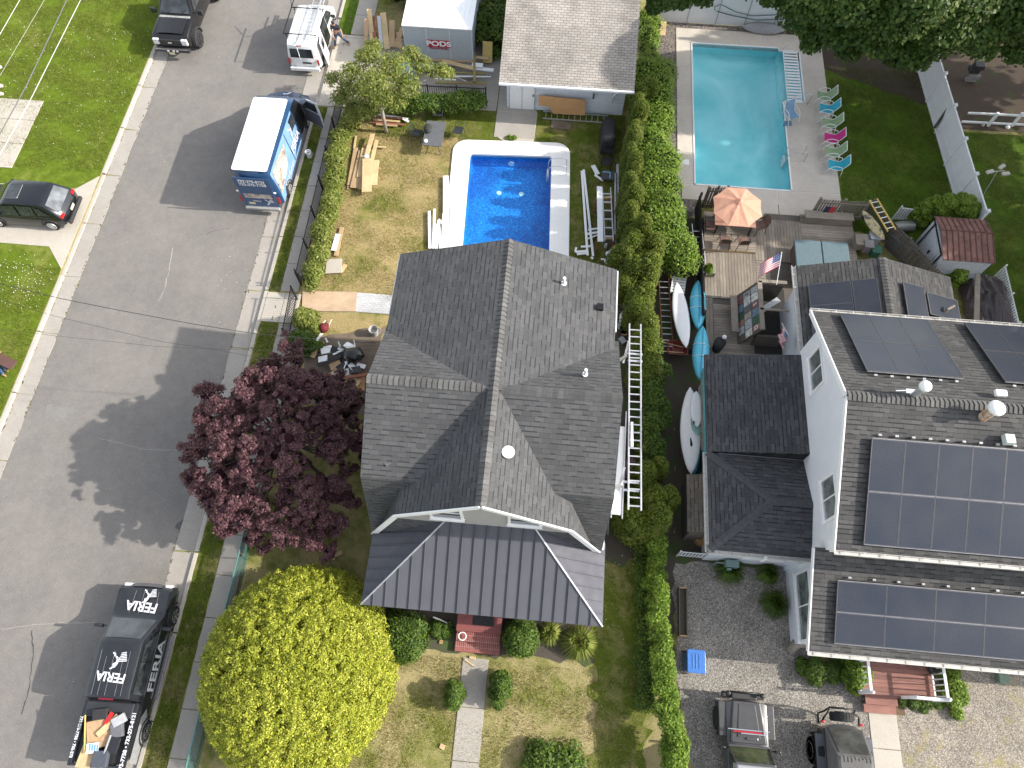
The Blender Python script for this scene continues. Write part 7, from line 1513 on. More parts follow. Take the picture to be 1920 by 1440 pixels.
# pallet by the gravel strip
def pallet(label, p, rz, m, w_=1.1, l_=1.0, tilt=0):
    t = thing('pallet', label, 'pallet', tuple(p), rz)
    for k in range(6): MB().box((0, -l_/2+.08+k*(l_-.16)/5, .12), (w_, .11, .02)).build('slat', m, t)
    for x in (-w_/2+.05, 0, w_/2-.05): MB().box((x, 0, .055), (.06, l_, .1)).build('bearer', m, t)
    t.rotation_euler = (R(tilt), 0, rz); return t
pallet('yellowish wooden pallet at the garage end of the gravel strip', P(1238, 55, .3), 0, pine, .6, .8, 25); pallet('pale pallet beneath the vine beside the deck wall', P(1285, 474, .4), 0, greywood, .6, 1.1); pallet('pale pallet at the tip of the white paddleboard', P(1271, 537, .5), R(-8), white, .65, .9)
# ---- WOODEN DECK
DZ = .32
dk = thing('wooden_deck', 'weathered board deck between the turquoise pool and white house', 'deck', (9.5, 18, 0))
def boards(x0, y0, x1, y1, ax, z=DZ, name='deck_section', bw=.14, m=None):
    mb = MB(); g = .012
    if ax == 'x':
        k = int(round((y1-y0)/bw))
        for i in range(k): a = y0+(y1-y0)*i/k; mb.box(((x0+x1)/2, a+(y1-y0)/k/2, z-.02), (x1-x0-.01, (y1-y0)/k-g, .04))
    else:
        k = int(round((x1-x0)/bw))
        for i in range(k): a = x0+(x1-x0)*i/k; mb.box((a+(x1-x0)/k/2, (y0+y1)/2, z-.02), ((x1-x0)/k-g, y1-y0-.01, .04))
    return at(mb, name, m or (greywood if ax == 'x' else greywoodY), dk)
xa = P(1322, 560, DZ).x; xb = P(1420, 540, DZ).x; yA = P(1400, 475, DZ).y; yB = P(1400, 563, DZ).y; yC = P(1400, 668, DZ).y; yN = P(1450, 412, DZ).y
boards(xa, yA, xb, yN+.1, 'x', DZ+.14, m=greywood); at(MB().box(((xa+xb)/2, yA+.01, DZ+.06), (xb-xa, .03, .14)), 'step_riser', pine2, dk)
boards(xa, yB, xb, yA-.01, 'y'); boards(xb, P(1450, 490, DZ).y, P(1505, 460, DZ).x, yN, 'y'); boards(xb, yB-.3, 10.45, P(1450, 490, DZ).y-.01, 'x'); boards(P(1505, 460, DZ).x, 19.0, 14.6, P(1550, 405, DZ).y, 'x'); boards(P(1505, 460, DZ).x, 17.6, 14.6, 18.99, 'y')
boards(xa+.35, yC-.4, 10.4, yB-.31, 'x', m=woodmat('brown_weathered_wood', (.17, .14, .115), (.3, .26, .22), 'X')); boards(xa, yC-.4, xa+.34, yB-.02, 'y', DZ+.01)
at(MB().prism(rect(xa+.05, yC-.3, 10.4, yN), .0, DZ-.06), 'deck_frame', darkwood, dk); at(MB().prism(rect(10.41, 17.7, 14.5, P(1550, 405, DZ).y-.05), 0, DZ-.06), 'deck_frame', darkwood, dk)
# slatted screens on the deck
def slat_screen(label, a, b_, h, m=darkwood, z0=.1, pitch=.13, w_=.09, name='slatted_screen'):
    a, b_ = Vector((a[0], a[1], z0)), Vector((b_[0], b_[1], z0)); t = thing(name, label, 'fence', tuple(a)); d = b_-a; L = d.length; u = d.normalized(); n = int(L/pitch); s = u.cross(Vector((0, 0, 1)))
    mb = MB()
    for i in range(n): p = u*(pitch*(i+.5)); mb.bar(p, p+Vector((0, 0, h+random.uniform(-.02, .02))), .022, w_, roll=u)
    mb.build('slats', m, t)
    for zz in (.25, h-.2): r_ = MB(); r_.bar(s*.03+Vector((0, 0, zz)), d+s*.03+Vector((0, 0, zz)), .04, .09); r_.build('rail', m, t)
    for k in (0, .5, 1): MB().bar(d*k-s*.03, d*k-s*.03+Vector((0, 0, h+.08)), .1, .1, roll=u).build('post', m, t)
    return t
slat_screen('dark slatted screen behind the umbrella table, pool side', P2(1318, 385, .3), P2(1352, 385, .3), 1.5); slat_screen('dark solid-looking screen along the west edge of the deck', (7.05, 22.9), (7.05, 16.4), 1.25, pitch=.1, w_=.1, m=plain('black_stain', (.02, .02, .02), .8))
sf0, sf1 = P2(1522, 402, .3), P2(1612, 408, .3); slat_screen('weathered slatted fence with flag behind the deck bench', sf0, sf1, 1.35, greywood)
e0, e1_ = P2(1618, 405, .3), P2(1752, 550, .3); slat_screen('long dark slatted fence angled toward the rusty-roofed shed', e0, e1_, 1.35)
t = thing('bench', 'weathered wooden box bench against the slatted deck fence', 'bench', tuple(P(1548, 415, DZ))); MB().box((0, 0, .45), (2.3, .45, .05)).build('seat', greywood, t); MB().box((0, -.2, .22), (2.2, .04, .42)).build('front_panel', greywood, t)
p = P(1560, 388, 1.1); t = thing('flag', 'small faded red and blue flag hanging on the slatted deck fence', 'flag', tuple(p)); MB().prism([(-.3, 0), (-.05, 0), (-.1, -.45), (-.35, -.5)], 0, .02).build('blue_half', plain('flag_navy', (.02, .025, .06), .9), t).rotation_euler = (R(75), 0, 0); MB().prism([(-.03, 0), (.2, 0), (.12, -.5), (-.08, -.42)], 0, .02).build('red_half', plain('flag_red', (.4, .03, .03), .9), t).rotation_euler = (R(75), 0, 0)
boardshape('surfboard', 'long tan surfboard with dark drawing on the angled fence', P(1617, 395, 1.1), P(1658, 450, .9), .42, .06, stained('drawn_board', (.5, .42, .24), (.1, .09, .08), .6, 3.5, 9, .52, .58, 0), 'surfboard', up=(-.5, -.4, 1))
# hot tub
t = thing('hot_tub', 'hot tub under a folded blue-grey cover beside the north wing', 'hot tub', (P(1540, 480, .9).x, P(1540, 480, .9).y-.35, .3)); MB().prism(rrect(-1.2, -1.05, 1.2, 1.05, .15), 0, .62).build('cabinet', woodmat('brown_cabinet', (.1, .07, .055), (.15, .11, .085), 'Z'), t); cvm = plain('tub_cover', (.1, .15, .175), .55, var=.1)
for x0, x1 in ((-1.24, -.02), (.02, 1.24)): MB().prism(rrect(x0, -1.1, x1, 1.1, .1), .62, .74).build('cover_half', cvm, t, bev=.03)
# umbrella
p = P(1384, 385, 2.45); t = thing('parasol', 'peach octagonal parasol shading the patio table on the deck', 'umbrella', (p.x, p.y, DZ+.14)); um = MB(); A = [R(22.5+45*k) for k in range(8)]; rr2 = 1.18; hz_ = 2.35-.46
cvs, nt, b = new_mat('parasol_fabric'); c = ramp(nt, noise(nt, coord(nt), 5, 3), [(.3, (.74, .4, .28)), (.7, (.82, .46, .33))]); nt.links.new(c, b.inputs['Base Color']); b.inputs['Roughness'].default_value = .9; out = [n for n in nt.nodes if n.type == 'OUTPUT_MATERIAL'][0]; tr = nt.nodes.new('ShaderNodeBsdfTranslucent'); nt.links.new(c, tr.inputs[0]); mx = nt.nodes.new('ShaderNodeMixShader'); mx.inputs[0].default_value = .35; nt.links.new(b.outputs[0], mx.inputs[1]); nt.links.new(tr.outputs[0], mx.inputs[2]); nt.links.new(mx.outputs[0], out.inputs[0])
for k in range(8):
    a0, a1 = A[k], A[(k+1) % 8]; am = a0+R(22.5); T_ = (0, 0, hz_+.42); e0_ = (rr2*math.cos(a0), rr2*math.sin(a0), hz_); e1__ = (rr2*math.cos(a1), rr2*math.sin(a1), hz_); em = (rr2*.89*math.cos(am), rr2*.89*math.sin(am), hz_+.0); m0 = (rr2*.5*math.cos(a0), rr2*.5*math.sin(a0), hz_+.24); m1 = (rr2*.5*math.cos(a1), rr2*.5*math.sin(a1), hz_+.24); mc = (rr2*.46*math.cos(am), rr2*.46*math.sin(am), hz_+.2)
    um.add([T_, m0, e0_, em, e1__, m1, mc], [(0, 1, 6), (0, 6, 5), (1, 2, 3, 6), (6, 3, 4, 5)])
um.build('canopy', cvs, t); vt = MB(); vt.loft([[(.2*math.cos(a), .2*math.sin(a), hz_+.38) for a in A], [(.03*math.cos(a), .03*math.sin(a), hz_+.5) for a in A]]); vt.build('vent_cap', cvs, t); MB().cyl((0, 0, 0), .02, hz_+.5, 8).build('pole', alum, t)
for k in range(8): MB().bar((0, 0, hz_+.36), (rr2*.98*math.cos(A[k]), rr2*.98*math.sin(A[k]), hz_-.02), .015, .015).build('rib', black_metal, t)
p = P(1378, 424, .95); t = thing('patio_table', 'brown tiled patio table under the peach parasol', 'table', (p.x-.05, p.y+.35, DZ+.14)); bt_ = MB(); top(bt_, -.95, -.55, .95, .6, .74); boxuv(bt_, -.95, -.55, .95, .6, .7, .738); bt_.build('table_top', uvbrick('brown_tile', (.3, .16, .12), (.34, .19, .14), (.12, .08, .06), .32, .32, .01, .5, .1, 0), t)
for x in (-.8, .8):
    for y in (-.45, .5): MB().bar((x, y, 0), (x, y, .7), .06, .06).build('leg', black_metal, t)
brn = plain('brown_sling', (.16, .1, .08), .8)
for lb, a, b_, rz in (('brown patio chair at the street end of the tiled table', 1330, 425, R(180)), ('brown patio chair, near side of the tiled table, umbrella left', 1358, 453, R(-92)), ('brown patio chair, near side of the tiled table, toward the bar', 1392, 455, R(-85)), ('brown patio chair at the house end of the tiled table', 1424, 425, R(20))):
    q_ = P(a, b_, .8); iron_chair(lb, (q_.x, q_.y, DZ+.14), rz, 'brown patio chairs round the tiled table', 'patio_chair', black_metal, brn)
# planter, lamp, small deck items
t = thing('planter', 'white-edged planter box with grassy plant on the deck', 'planter', tuple(P(1329, 512, DZ))); MB().prism(rrect(-.25, -.22, .25, .22, .03), 0, .32).build('box', greywood, t)
grass_clump('tuft of green grass growing in the deck planter', P2(1329, 503, .8), .35, .45, 300, L_vine).location.z = .6
t = thing('lamp', 'black covered stand with round white globe on the lower deck', 'lamp', tuple(P(1343, 655, DZ))); MB().cyl((0, 0, 0), .2, .7, 12, r2=.26).build('base', cvr, t, smooth=True); MB().sphere((.12, .15, .9), .1, 12, 8).build('globe', white, t, smooth=True)
for lb, a, b_, d, m in (('slatted wooden crate beside the angled fence', 1612, 455, (.55, .6, .4), greywood), ('light grey lidded box near the tan surfboard', 1638, 447, (.5, .45, .4), plain('lid_grey', (.35, .37, .4), .5)), ('grey storage cube behind the north wing roof', 1625, 464, (.4, .4, .45), plain('cube_grey', (.18, .17, .18), .7)), ('dark green tub behind the north wing roof', 1640, 473, (.4, .4, .4), plain('tub_green', (.01, .08, .05), .5))):
    p = P(a, b_, .5); mb = MB(); mb.prism(rrect(p.x-d[0]/2, p.y-d[1]/2, p.x+d[0]/2, p.y+d[1]/2, .06), DZ, DZ+d[2]); mb.prism(rrect(p.x-d[0]/2-.02, p.y-d[1]/2-.02, p.x+d[0]/2+.02, p.y+d[1]/2+.02, .06), DZ+d[2], DZ+d[2]+.05); solid(mb, 'storage_box', m, lb, 'box')
p = P(1697, 452, .9); solid(MB().box((p.x, p.y, .9), (.62, 1.25, .06), rz=R(38)).box((p.x, p.y, .45), (.5, 1.1, .85), rz=R(38)), 'work_table', plain('slate_table', (.09, .09, .09), .7), 'dark grey table-like slab outside the angled fence', 'table')
t = thing('metal_drum', 'grey metal drum lying between picket fence and shed', 'drum', tuple(P(1692, 425, .3))); MB().tube([(-.45, -.1, 0), (.5, .1, 0)], .27, 20).build('drum', plain('drum_grey', (.22, .23, .22), .45, .5), t, smooth=True, auto=40)
picket_fence('picket_fence', 'white picket fence section tilting behind the yellow ladder', P2(1672, 412), P2(1722, 418), .95, white_vinyl, pitch=.12, pw=.08, pstep=1.5, cap=True, spear=True); picket_fence('picket_fence', 'white picket fence along the lawn beside the brown tarp', P2(1862, 520), P2(1886, 625), .95, white_vinyl, pitch=.13, pw=.08, pstep=1.8, cap=True)
# shed
t = thing('shed', 'small white metal shed with rusty red-brown ribbed roof', 'shed', (18.8, 20.8, 0)); sx0, sx1, sy0, sy1 = P(1768, 487, 1.85).x, P(1866, 495, 1.85).x, P(1768, 487, 1.85).y, P(1757, 406, 1.85).y
ry = (sy0+sy1)/2+.25; shw = plain('shed_white', (.5, .53, .58), .5, .1)
at(MB().prism(rect(sx0+.08, sy0+.06, sx1-.06, sy1-.06), 0, 1.84), 'wall', shw, t); rf_ = MB(); rm = stained('rusty_roof', (.22, .105, .085), (.12, .05, .038), .7, 2.5, 12, .42, .62, .2)
rf_.slope([(sx0, sy0, 1.85), (sx1, sy0, 1.85), (sx1, ry, 2.12), (sx0, ry, 2.12)], t=.03); rf_.slope([(sx0, sy1, 1.85), (sx1, sy1, 1.85), (sx1, ry, 2.12), (sx0, ry, 2.12)], t=.03); at(rf_, 'roof', rm, t)
rb_ = MB()
for k in range(10): x = sx0+(sx1-sx0)*k/9; rb_.bar((x, sy0, 1.87), (x, ry, 2.14), .035, .03); rb_.bar((x, sy1, 1.87), (x, ry, 2.14), .035, .03)
rb_.bar((sx0, ry, 2.14), (sx1, ry, 2.14), .05, .02); at(rb_, 'roof_rib', stained('rust_dark', (.12, .06, .05), (.07, .03, .025), .7, 3, 12), t)
dr = MB(); dr.box((sx0+.06, (sy0+sy1)/2, .85), (.03, 1.2, 1.6)); at(dr, 'door', shw, t); ln_ = MB()
for y in (sy0+.35, sy1-.35): ln_.box((sx0+.03, y, .9), (.03, .06, 1.75))
ln_.box((sx0+.03, ry, 1.75), (.03, sy1-sy0-.2, .05)); at(ln_, 'door_track', black_metal, t); at(MB().box((sx0+.03, (sy0+sy1)/2-.1, .9), (.05, .08, .2)), 'handle', black_metal, t)
# tarp heap
tp = thing('tarp_heap', 'crumpled brown tarpaulin heap with a pale plank on top', 'tarp heap', (18.3, 17.2, 0)); V, F = [], []; nx, ny = 60, 80; x0, x1, y0, y1 = P(1800, 560).x, P(1882, 560).x, 13.9, P(1830, 520).y
rg = random.Random(9); cr = [(rg.uniform(0, 1), rg.uniform(0, 1), rg.uniform(0, 3.14), rg.uniform(.03, .1)) for _ in range(60)]
for i in range(nx):
    for j in range(ny):
        a, b_ = i/(nx-1), j/(ny-1); z = .75*(min(1, 5*a, 5*(1-a), 5*b_, 5*(1-b_)))**.6*(.75+.25*math.sin(a*7+b_*3))
        for (u, v_, th, am) in cr: d = (a-u)*math.cos(th)+(b_-v_)*math.sin(th)*1.5; e = -(a-u)*math.sin(th)+(b_-v_)*math.cos(th); z += 2.4*am*math.exp(-abs(d)/.03-(e/.25)**2)
        V.append((x0+(x1-x0)*a-18.3, y0+(y1-y0)*b_-17.2, z))
for i in range(nx-1):
    for j in range(ny-1): k = i*ny+j; F.append((k, k+ny, k+ny+1, k+1))
npmesh('tarpaulin', np.array(V), np.array(F), plain('brown_tarp', (.06, .047, .047), .3, var=.15), tp, True); a, b_ = P(1833, 515, 1.0), P(1831, 603, 1.05); at(MB().bar(a, b_, .22, .06), 'plank', greywood, tp)
# sign-covered bar
t = thing('deck_bar', 'rustic wooden bar stand covered in colourful signs on the deck', 'bar', (9.9, 16, DZ)); bx0, by0, by1 = 9.35, P(1435, 640, .8).y, P(1462, 532, 1.7).y
sw_ = MB(); sw_.loft([[(bx0-.6, by0, .4), (bx0-.5, by0, .4), (bx0+.1, by0, 1.8), (bx0, by0, 1.8)], [(bx0-.6, by1, .4), (bx0-.5, by1, .4), (bx0+.1, by1, 1.8), (bx0, by1, 1.8)]]); at(sw_, 'front_wall', darkwood, t); at(MB().prism(rect(bx0, by1-.1, 10.5, by1), DZ, 1.75), 'side_wall', darkwood, t); at(MB().prism(rect(bx0, by0, 10.5, by0+.1), DZ, 1.2), 'side_wall', darkwood, t)
fr_ = MB(); fr_.bar((bx0+.05, by0, 1.8), (bx0+.05, by1, 1.8), .2, .06); fr_.bar((bx0, by1, 1.8), (10.6, by1, 1.8), .16, .06); fr_.bar((bx0, (by0+by1)/2-.2, 1.8), (10.6, (by0+by1)/2-.2, 1.8), .1, .06); at(fr_, 'counter_rail', greywood, t); at(MB().box((bx0-.8, (by0+by1)/2+.1, .75), (.3, by1-by0-.6, .05)), 'counter', greywood, t)
cols = [(.35, .4, .42), (.6, .58, .5), (.3, .05, .06), (.06, .2, .33), (.02, .14, .07), (.45, .12, .06), (.3, .36, .42), (.5, .5, .52), (.12, .14, .16), (.42, .3, .2)]; rg = random.Random(3); k = 0
for zz, h_ in ((1.55, .42), (1.1, .42), (.68, .34)):
    y = by1-.15
    while y > by0+.3:
        w_ = rg.uniform(.28, .5); c_ = cols[k % 10]; at(MB().box((bx0-.6*(1.8-zz)/1.4-.015, y-w_/2, zz), (.02, w_*.92, h_), M=Matrix.Rotation(R(23.2), 3, 'Y')), 'sign_board', plain('sign_%d' % (k % 10), tuple(.45*q+.55*sum(c_)/3 for q in c_), .6, var=.5, scale=9), t)
        if k in (2, 5, 6): o = text_mesh('3' if k == 6 else ('S' if k == 2 else 'G'), .3, black_metal if k == 6 else white, 'lettering', t); o.matrix_local = frame(Vector((bx0-.6*(1.8-zz)/1.4-.035, y-w_/2, zz))-t.location, (0, -1, 0), (.394, 0, .919))
        y -= w_; k += 1
at(MB().bar((9.6, by0+1.4, .9), (10.5, by0+2.1, .95), .25, .1), 'grey_tube', alum_dull, t); at(MB().prism(rect(9.5, by0-.4, 11.0, by1+.6), DZ-.02, DZ+.04), 'inner_floor', plain('dark_inside', (.03, .028, .025), .9), t)
def usflag(label, base, tip, corner, drop, wdt=.9, fold=.1, nf=7):
    base, tip = Vector(base), Vector(tip); t = thing('flag', label, 'flag', tuple(base)); MB().tube([(0, 0, 0), tip-base], .015, 6).build('pole', white, t)
    u = (base-tip).normalized(); f = Vector(drop).normalized(); h = .62; st = 13; rw_ = plain('stripe_red', (.42, .06, .09), .85); ww_ = plain('stripe_white', (.68, .62, .64), .85); bl_ = plain('canton_blue', (.04, .09, .22), .85); V = {0: MB(), 1: MB(), 2: MB()}; n = u.cross(f).normalized(); K = 10
    def pt(a, b_): return tip-base+u*(a*h+.03)+f*(b_*wdt)+n*fold*math.sin(b_*nf)*b_+u*(.12*b_*b_)
    for i in range(st):
        for j in range(K):
            a0, a1, b0, b1 = i/st, (i+1)/st, j/K, (j+1)/K; kk = 2 if (i < 7 and j < 4) else (i % 2); V[kk].add([pt(a0, b0), pt(a0, b1), pt(a1, b1), pt(a1, b0)], [(0, 1, 2, 3)])
    V[0].build('red_stripes', rw_, t); V[1].build('white_stripes', ww_, t); V[2].build('canton', bl_, t); sm = MB()
    for i in range(4):
        for j in range(4): q_ = pt(.07+.12*i, .05+.09*j); sm.add([q_+n*.006+u*.015*math.cos(a)+f*.015*math.sin(a) for a in (0, 1.57, 3.14, 4.71)], [(0, 1, 2, 3)]); sm.add([q_-n*.006+u*.015*math.cos(a)+f*.015*math.sin(a) for a in (0, 1.57, 3.14, 4.71)], [(0, 1, 2, 3)])
    sm.build('stars', ww_, t); return t
usflag('striped flag on a white pole standing at the deck bar', P(1456, 534, 1.9), P(1466, 472, 2.5), None, (-.85, -.35, -.3), .95); usflag('crumpled striped flag drooping at the near corner of the deck bar', P(1466, 606, 2.0), P(1478, 628, 2.4), None, (-.3, -.9, -.3), .7, .15, 12); usflag('small striped flag drooping over the porch roof of the white house', P(1838, 1080, 3.6), P(1820, 1058, 4.2), None, (-.9, .2, -.3), .7, .15, 12)
# ---- along the wing
picket_fence('lattice_fence', 'short white slanted-bar fence beside the wing corner', P2(1268, 1042), P2(1330, 1048), .85, white_vinyl, pitch=.13, pw=.07, pstep=1.8)
p = P(1314, 945, .9); a = MB(); a.slope([(6.1, P(1314, 997, 1.8).y, 1.7), (6.95, P(1314, 997, 1.8).y, 1.95), (6.95, P(1314, 890, 1.8).y, 1.95), (6.1, P(1314, 890, 1.8).y, 1.7)], t=.06); t = thing('wood_store', 'low lean-to with brown shingled lid against the wing wall', 'lean-to', (6.2, 7, 0)); at(a, 'lid', shingle('shingle_brown', [(.13, .115, .1), (.18, .16, .14), (.08, .07, .06)], .3, .15), t); at(MB().prism(rect(6.25, P(1314, 995, 1.8).y, 6.9, P(1314, 892, 1.8).y), 0, 1.66), 'box', darkwood, t)
for lb, a_, m in (('round orange-brown log slab by the wing corner', (1317, 1008), woodmat('log_slab', (.35, .2, .08), (.42, .26, .12), 'X')),): p = P(*a_, .3); solid(MB().cyl((p.x, p.y, .0), .3, .35, 18), 'log', m, lb, 'log')
solid(MB().box(P(1296, 935, .2), (.4, .5, .3), rz=.2), 'cardboard_box', card, 'small tan carton between the arborvitae and lean-to', 'box'); solid(MB().cyl(P(1289, 927, .1), .12, .2, 12), 'paint_can', white, 'white paint can beside the small tan carton', 'paint can')
t = thing('utility_meter', 'green-grey meter unit on the white wall below the wing gutter', 'meter', (P(1372, 1042, .7).x, 5.65, .4)); mtg = plain('meter_green', (.16, .24, .23), .5); MB().box((0, 0, .2), (.5, .28, .45)).build('housing', mtg, t, bev=.03); MB().cyl((-.12, -.18, .3), .09, .08, 14, axis=(0, -1, 0)).build('dial', mtg, t); MB().tube([(-.3, 0, .3), (-.6, 0, .3), (-.65, 0, -.4)], .025, 8).build('pipe', mtg, t)
t = thing('wheelbarrow', 'dark red wheelbarrow tray under the rusty-railed ladder', 'wheelbarrow', tuple(P(1267, 660, .2))); red_d = plain('dull_red', (.14, .025, .02), .5); MB().loft([[(x*.7, y*.7, .15) for x, y in rrect(-.45, -.35, .45, .35, .1)], [(x, y, .45) for x, y in rrect(-.45, -.35, .45, .35, .1)], [(x*.93, y*.93, .45) for x, y in rrect(-.45, -.35, .45, .35, .1)], [(x*.62, y*.62, .18) for x, y in rrect(-.45, -.35, .45, .35, .1)]]).build('tray', red_d, t)
for q in (-1, 1): MB().bar((-.9, q*.25, .45), (.5, q*.12, .2), .035, .035).build('handle', pine2, t)
MB().tube([(.55, -.05, .18), (.55, .05, .18)], .18, 16).build('wheel', rubber, t)
t = thing('recycling_bin', 'blue wheeled recycling bin half hidden by the vine', 'bin', tuple(P(1293, 1243, 0))); bb_ = plain('recycle_blue', (.04, .14, .42), .4)
MB().loft([[(x*.85, y*.85, .05) for x, y in rrect(-.3, -.36, .3, .36, .06)], [(x, y, 1.0) for x, y in rrect(-.3, -.36, .3, .36, .06)]]).build('body', bb_, t); ld = MB(); ld.prism(rrect(-.32, -.4, .34, .4, .07), 1.0, 1.06); ld.build('lid', bb_, t, bev=.02)
for x in (-.12, .0, .12): MB().box((x, 0, 1.07), (.03, .5, .015)).build('lid_rib', plain('recycle_blue_light', (.07, .2, .5), .4), t)
for q in (-1, 1): MB().cyl((-.2, q*.36, .12), .12, .04*q, 14, axis=(0, 1, 0)).build('wheel', rubber, t)
t = thing('raised_bed', 'narrow timber-framed bed beside the vine and gravel', 'planter', tuple(P(1278, 1148, 0)))
for x in (-.14, .14): MB().box((x, 0, .15), (.04, 1.75, .3)).build('side_board', darkwood, t)
for y in (-.88, .88): MB().box((0, y, .15), (.3, .04, .3)).build('end_board', pine2, t)
MB().box((0, 0, .1), (.26, 1.7, .18)).build('soil', mottled_soil, t)
# log, rocks by the porch
t = solid(MB().tube([P(1478, 1222, .25), P(1495, 1205, .35), P(1512, 1206, .3)], [.14, .2, .17], 12), 'driftwood_log', greywood, 'curved grey driftwood log at the porch corner on the gravel', 'log', smooth=True)
rk_ = plain('slate_rock', (.1, .11, .13), .8, var=.3)
for lb, a_, s in (('slate rock beside the steps of the red deck, darker one', (1600, 1292), .22), ('flat slate rock touching the lower red step', (1625, 1300), .25)): p = P(*a_, .05); solid(MB().sphere((p.x, p.y, .07), (s, s*.7, .12), 9, 5), 'rock', rk_, lb, 'rock')
p = P(1880, 1268, .2); solid(MB().prism(rrect(p.x-.18, p.y-.25, p.x+.18, p.y+.25, .04), 0, .28), 'green_box', plain('green_utility', (.14, .2, .15), .6), 'small green utility box in the dry bed right of the deck', 'box', bev=.02)
solid(MB().box(P(1669, 1321, .045), (1.0, .65, .02)), 'door_mat', stained('worn_mat', (.14, .09, .05), (.06, .045, .03), .9, 4, 20), 'worn brown mat on the entry path below the red steps', 'mat'); q_ = P(1742, 1248, .9); iron_chair('black folding chair in the corner of the red entry deck', (q_.x, q_.y, .62), R(200), None, 'porch_chair', black_metal)
# right-hand garden
t = thing('crate_stack', 'dark crates stacked on grey blocks beside the bare garden bed', 'crates', tuple(P(1815, 145, 0)))
for k in range(2): MB().box((.05+.1*k, -.25, .1+.2*k), (.55, .2, .18)).build('block', plain('block_grey', (.2, .2, .2), .8), t)
for k in range(2): MB().box((.05+.12*k, .05, .5+.25*k), (.5, .45, .24)).build('crate', plain('crate_black', (.02, .022, .025), .6), t, bev=.02)
t = thing('rail_fence', 'low white two-rail garden fence right of the vinyl fence', 'fence', (20.4, 30.3, 0)); ra, rb2 = P(1800, 232), P(1930, 240)
for z in (.15, .75): at(MB().bar((ra.x, ra.y, z), (rb2.x+2, rb2.y+.1, z), .06, .1), 'rail', white_vinyl, t)
for px_ in (1852, 1897, 1940): q_ = P(px_, 236); at(MB().box((q_.x, q_.y, .45), (.12, .12, .9)), 'post', white_vinyl, t)
t = thing('floodlight_pole', 'slim pole with three pale floodlight heads over the right lawn', 'lamp', tuple(P(1838, 375, 0))); tp_ = P(1870, 322, 2.6); d_ = tp_-Vector(t.location); MB().tube([(0, 0, 0), d_], .02, 8).build('pole', alum_dull, t); hd = plain('lamp_housing', (.45, .42, .38), .5)
for dx, dy, rz in ((-.35, -.05, 0), (.25, .3, .3), (.35, -.1, -.2)): MB().box(d_+Vector((dx, dy, .02)), (.36, .18, .1), rz=rz+.4).build('lamp_head', hd, t, bev=.02)
MB().bar(d_+Vector((-.35, -.05, 0)), d_+Vector((.35, .1, 0)), .03, .03).build('crossarm', hd, t)
for lb, a_, r_, m in (('white round stone at the foot of the rail fence', (1888, 240), .1, white), ('pale stone under the rail fence, next to the vinyl fence', (1842, 236), .08, conc_light)): p = P(*a_, 0); solid(MB().sphere((p.x, p.y, .06), (r_*1.2, r_, r_), 10, 6), 'stone', m, lb, 'stone')
# ---- west verge and lawn bits
t = thing('bucket', 'white plastic bucket standing on the verge beside the tall van', 'bucket', tuple(P(581, 294, 0)))
def bucket(t, m):
    b = MB(); b.loft([[(r_*math.cos(a), r_*math.sin(a), z) for a in [k*.3142 for k in range(20)]] for r_, z in ((.12, 0), (.15, .37), (.155, .38), (.14, .375), (.115, .03))]); b.build('pail', m, t, smooth=True, auto=40); MB().cyl((0, 0, .2), .13, .01, 18).build('contents', plain('grey_slurry', (.3, .3, .29), .8), t); MB().tube([(.155, 0, .34), (.22, .1, .25), (.22, -.1, .22), (.155, 0, .34)], .006, 5).build('handle', alum, t)
bucket(t, white); t = thing('bucket', 'pale grey bucket on bare soil beside the grey house', 'bucket', tuple(P(703, 626, 0))); bucket(t, plain('bucket_grey', (.42, .42, .43), .5)); t.scale = (1.35, 1.35, 1.2)
a, b_ = P(-10, 668, .35), P(27, 686, .3); solid(MB().box((a+b_)/2, ((b_-a).length, .45, .08), rz=math.atan2(b_.y-a.y, b_.x-a.x)), 'brown_board', plain('brown_panel', (.1, .05, .04), .7), 'dark brown panel lying before the kneeling person', 'panel')
rgk = random.Random(8); G7 = 'pale stones at the left edge of the lawn'
for a_ in ((3, 163), (2, 178), (1, 128)): p = P(*a_, 0); solid(MB().sphere((p.x, p.y, .07), (rgk.uniform(.12, .2), .13, .1), 9, 6), 'stone', conc_light, 'pale stone in the bed at the left picture edge', 'stone', G7)
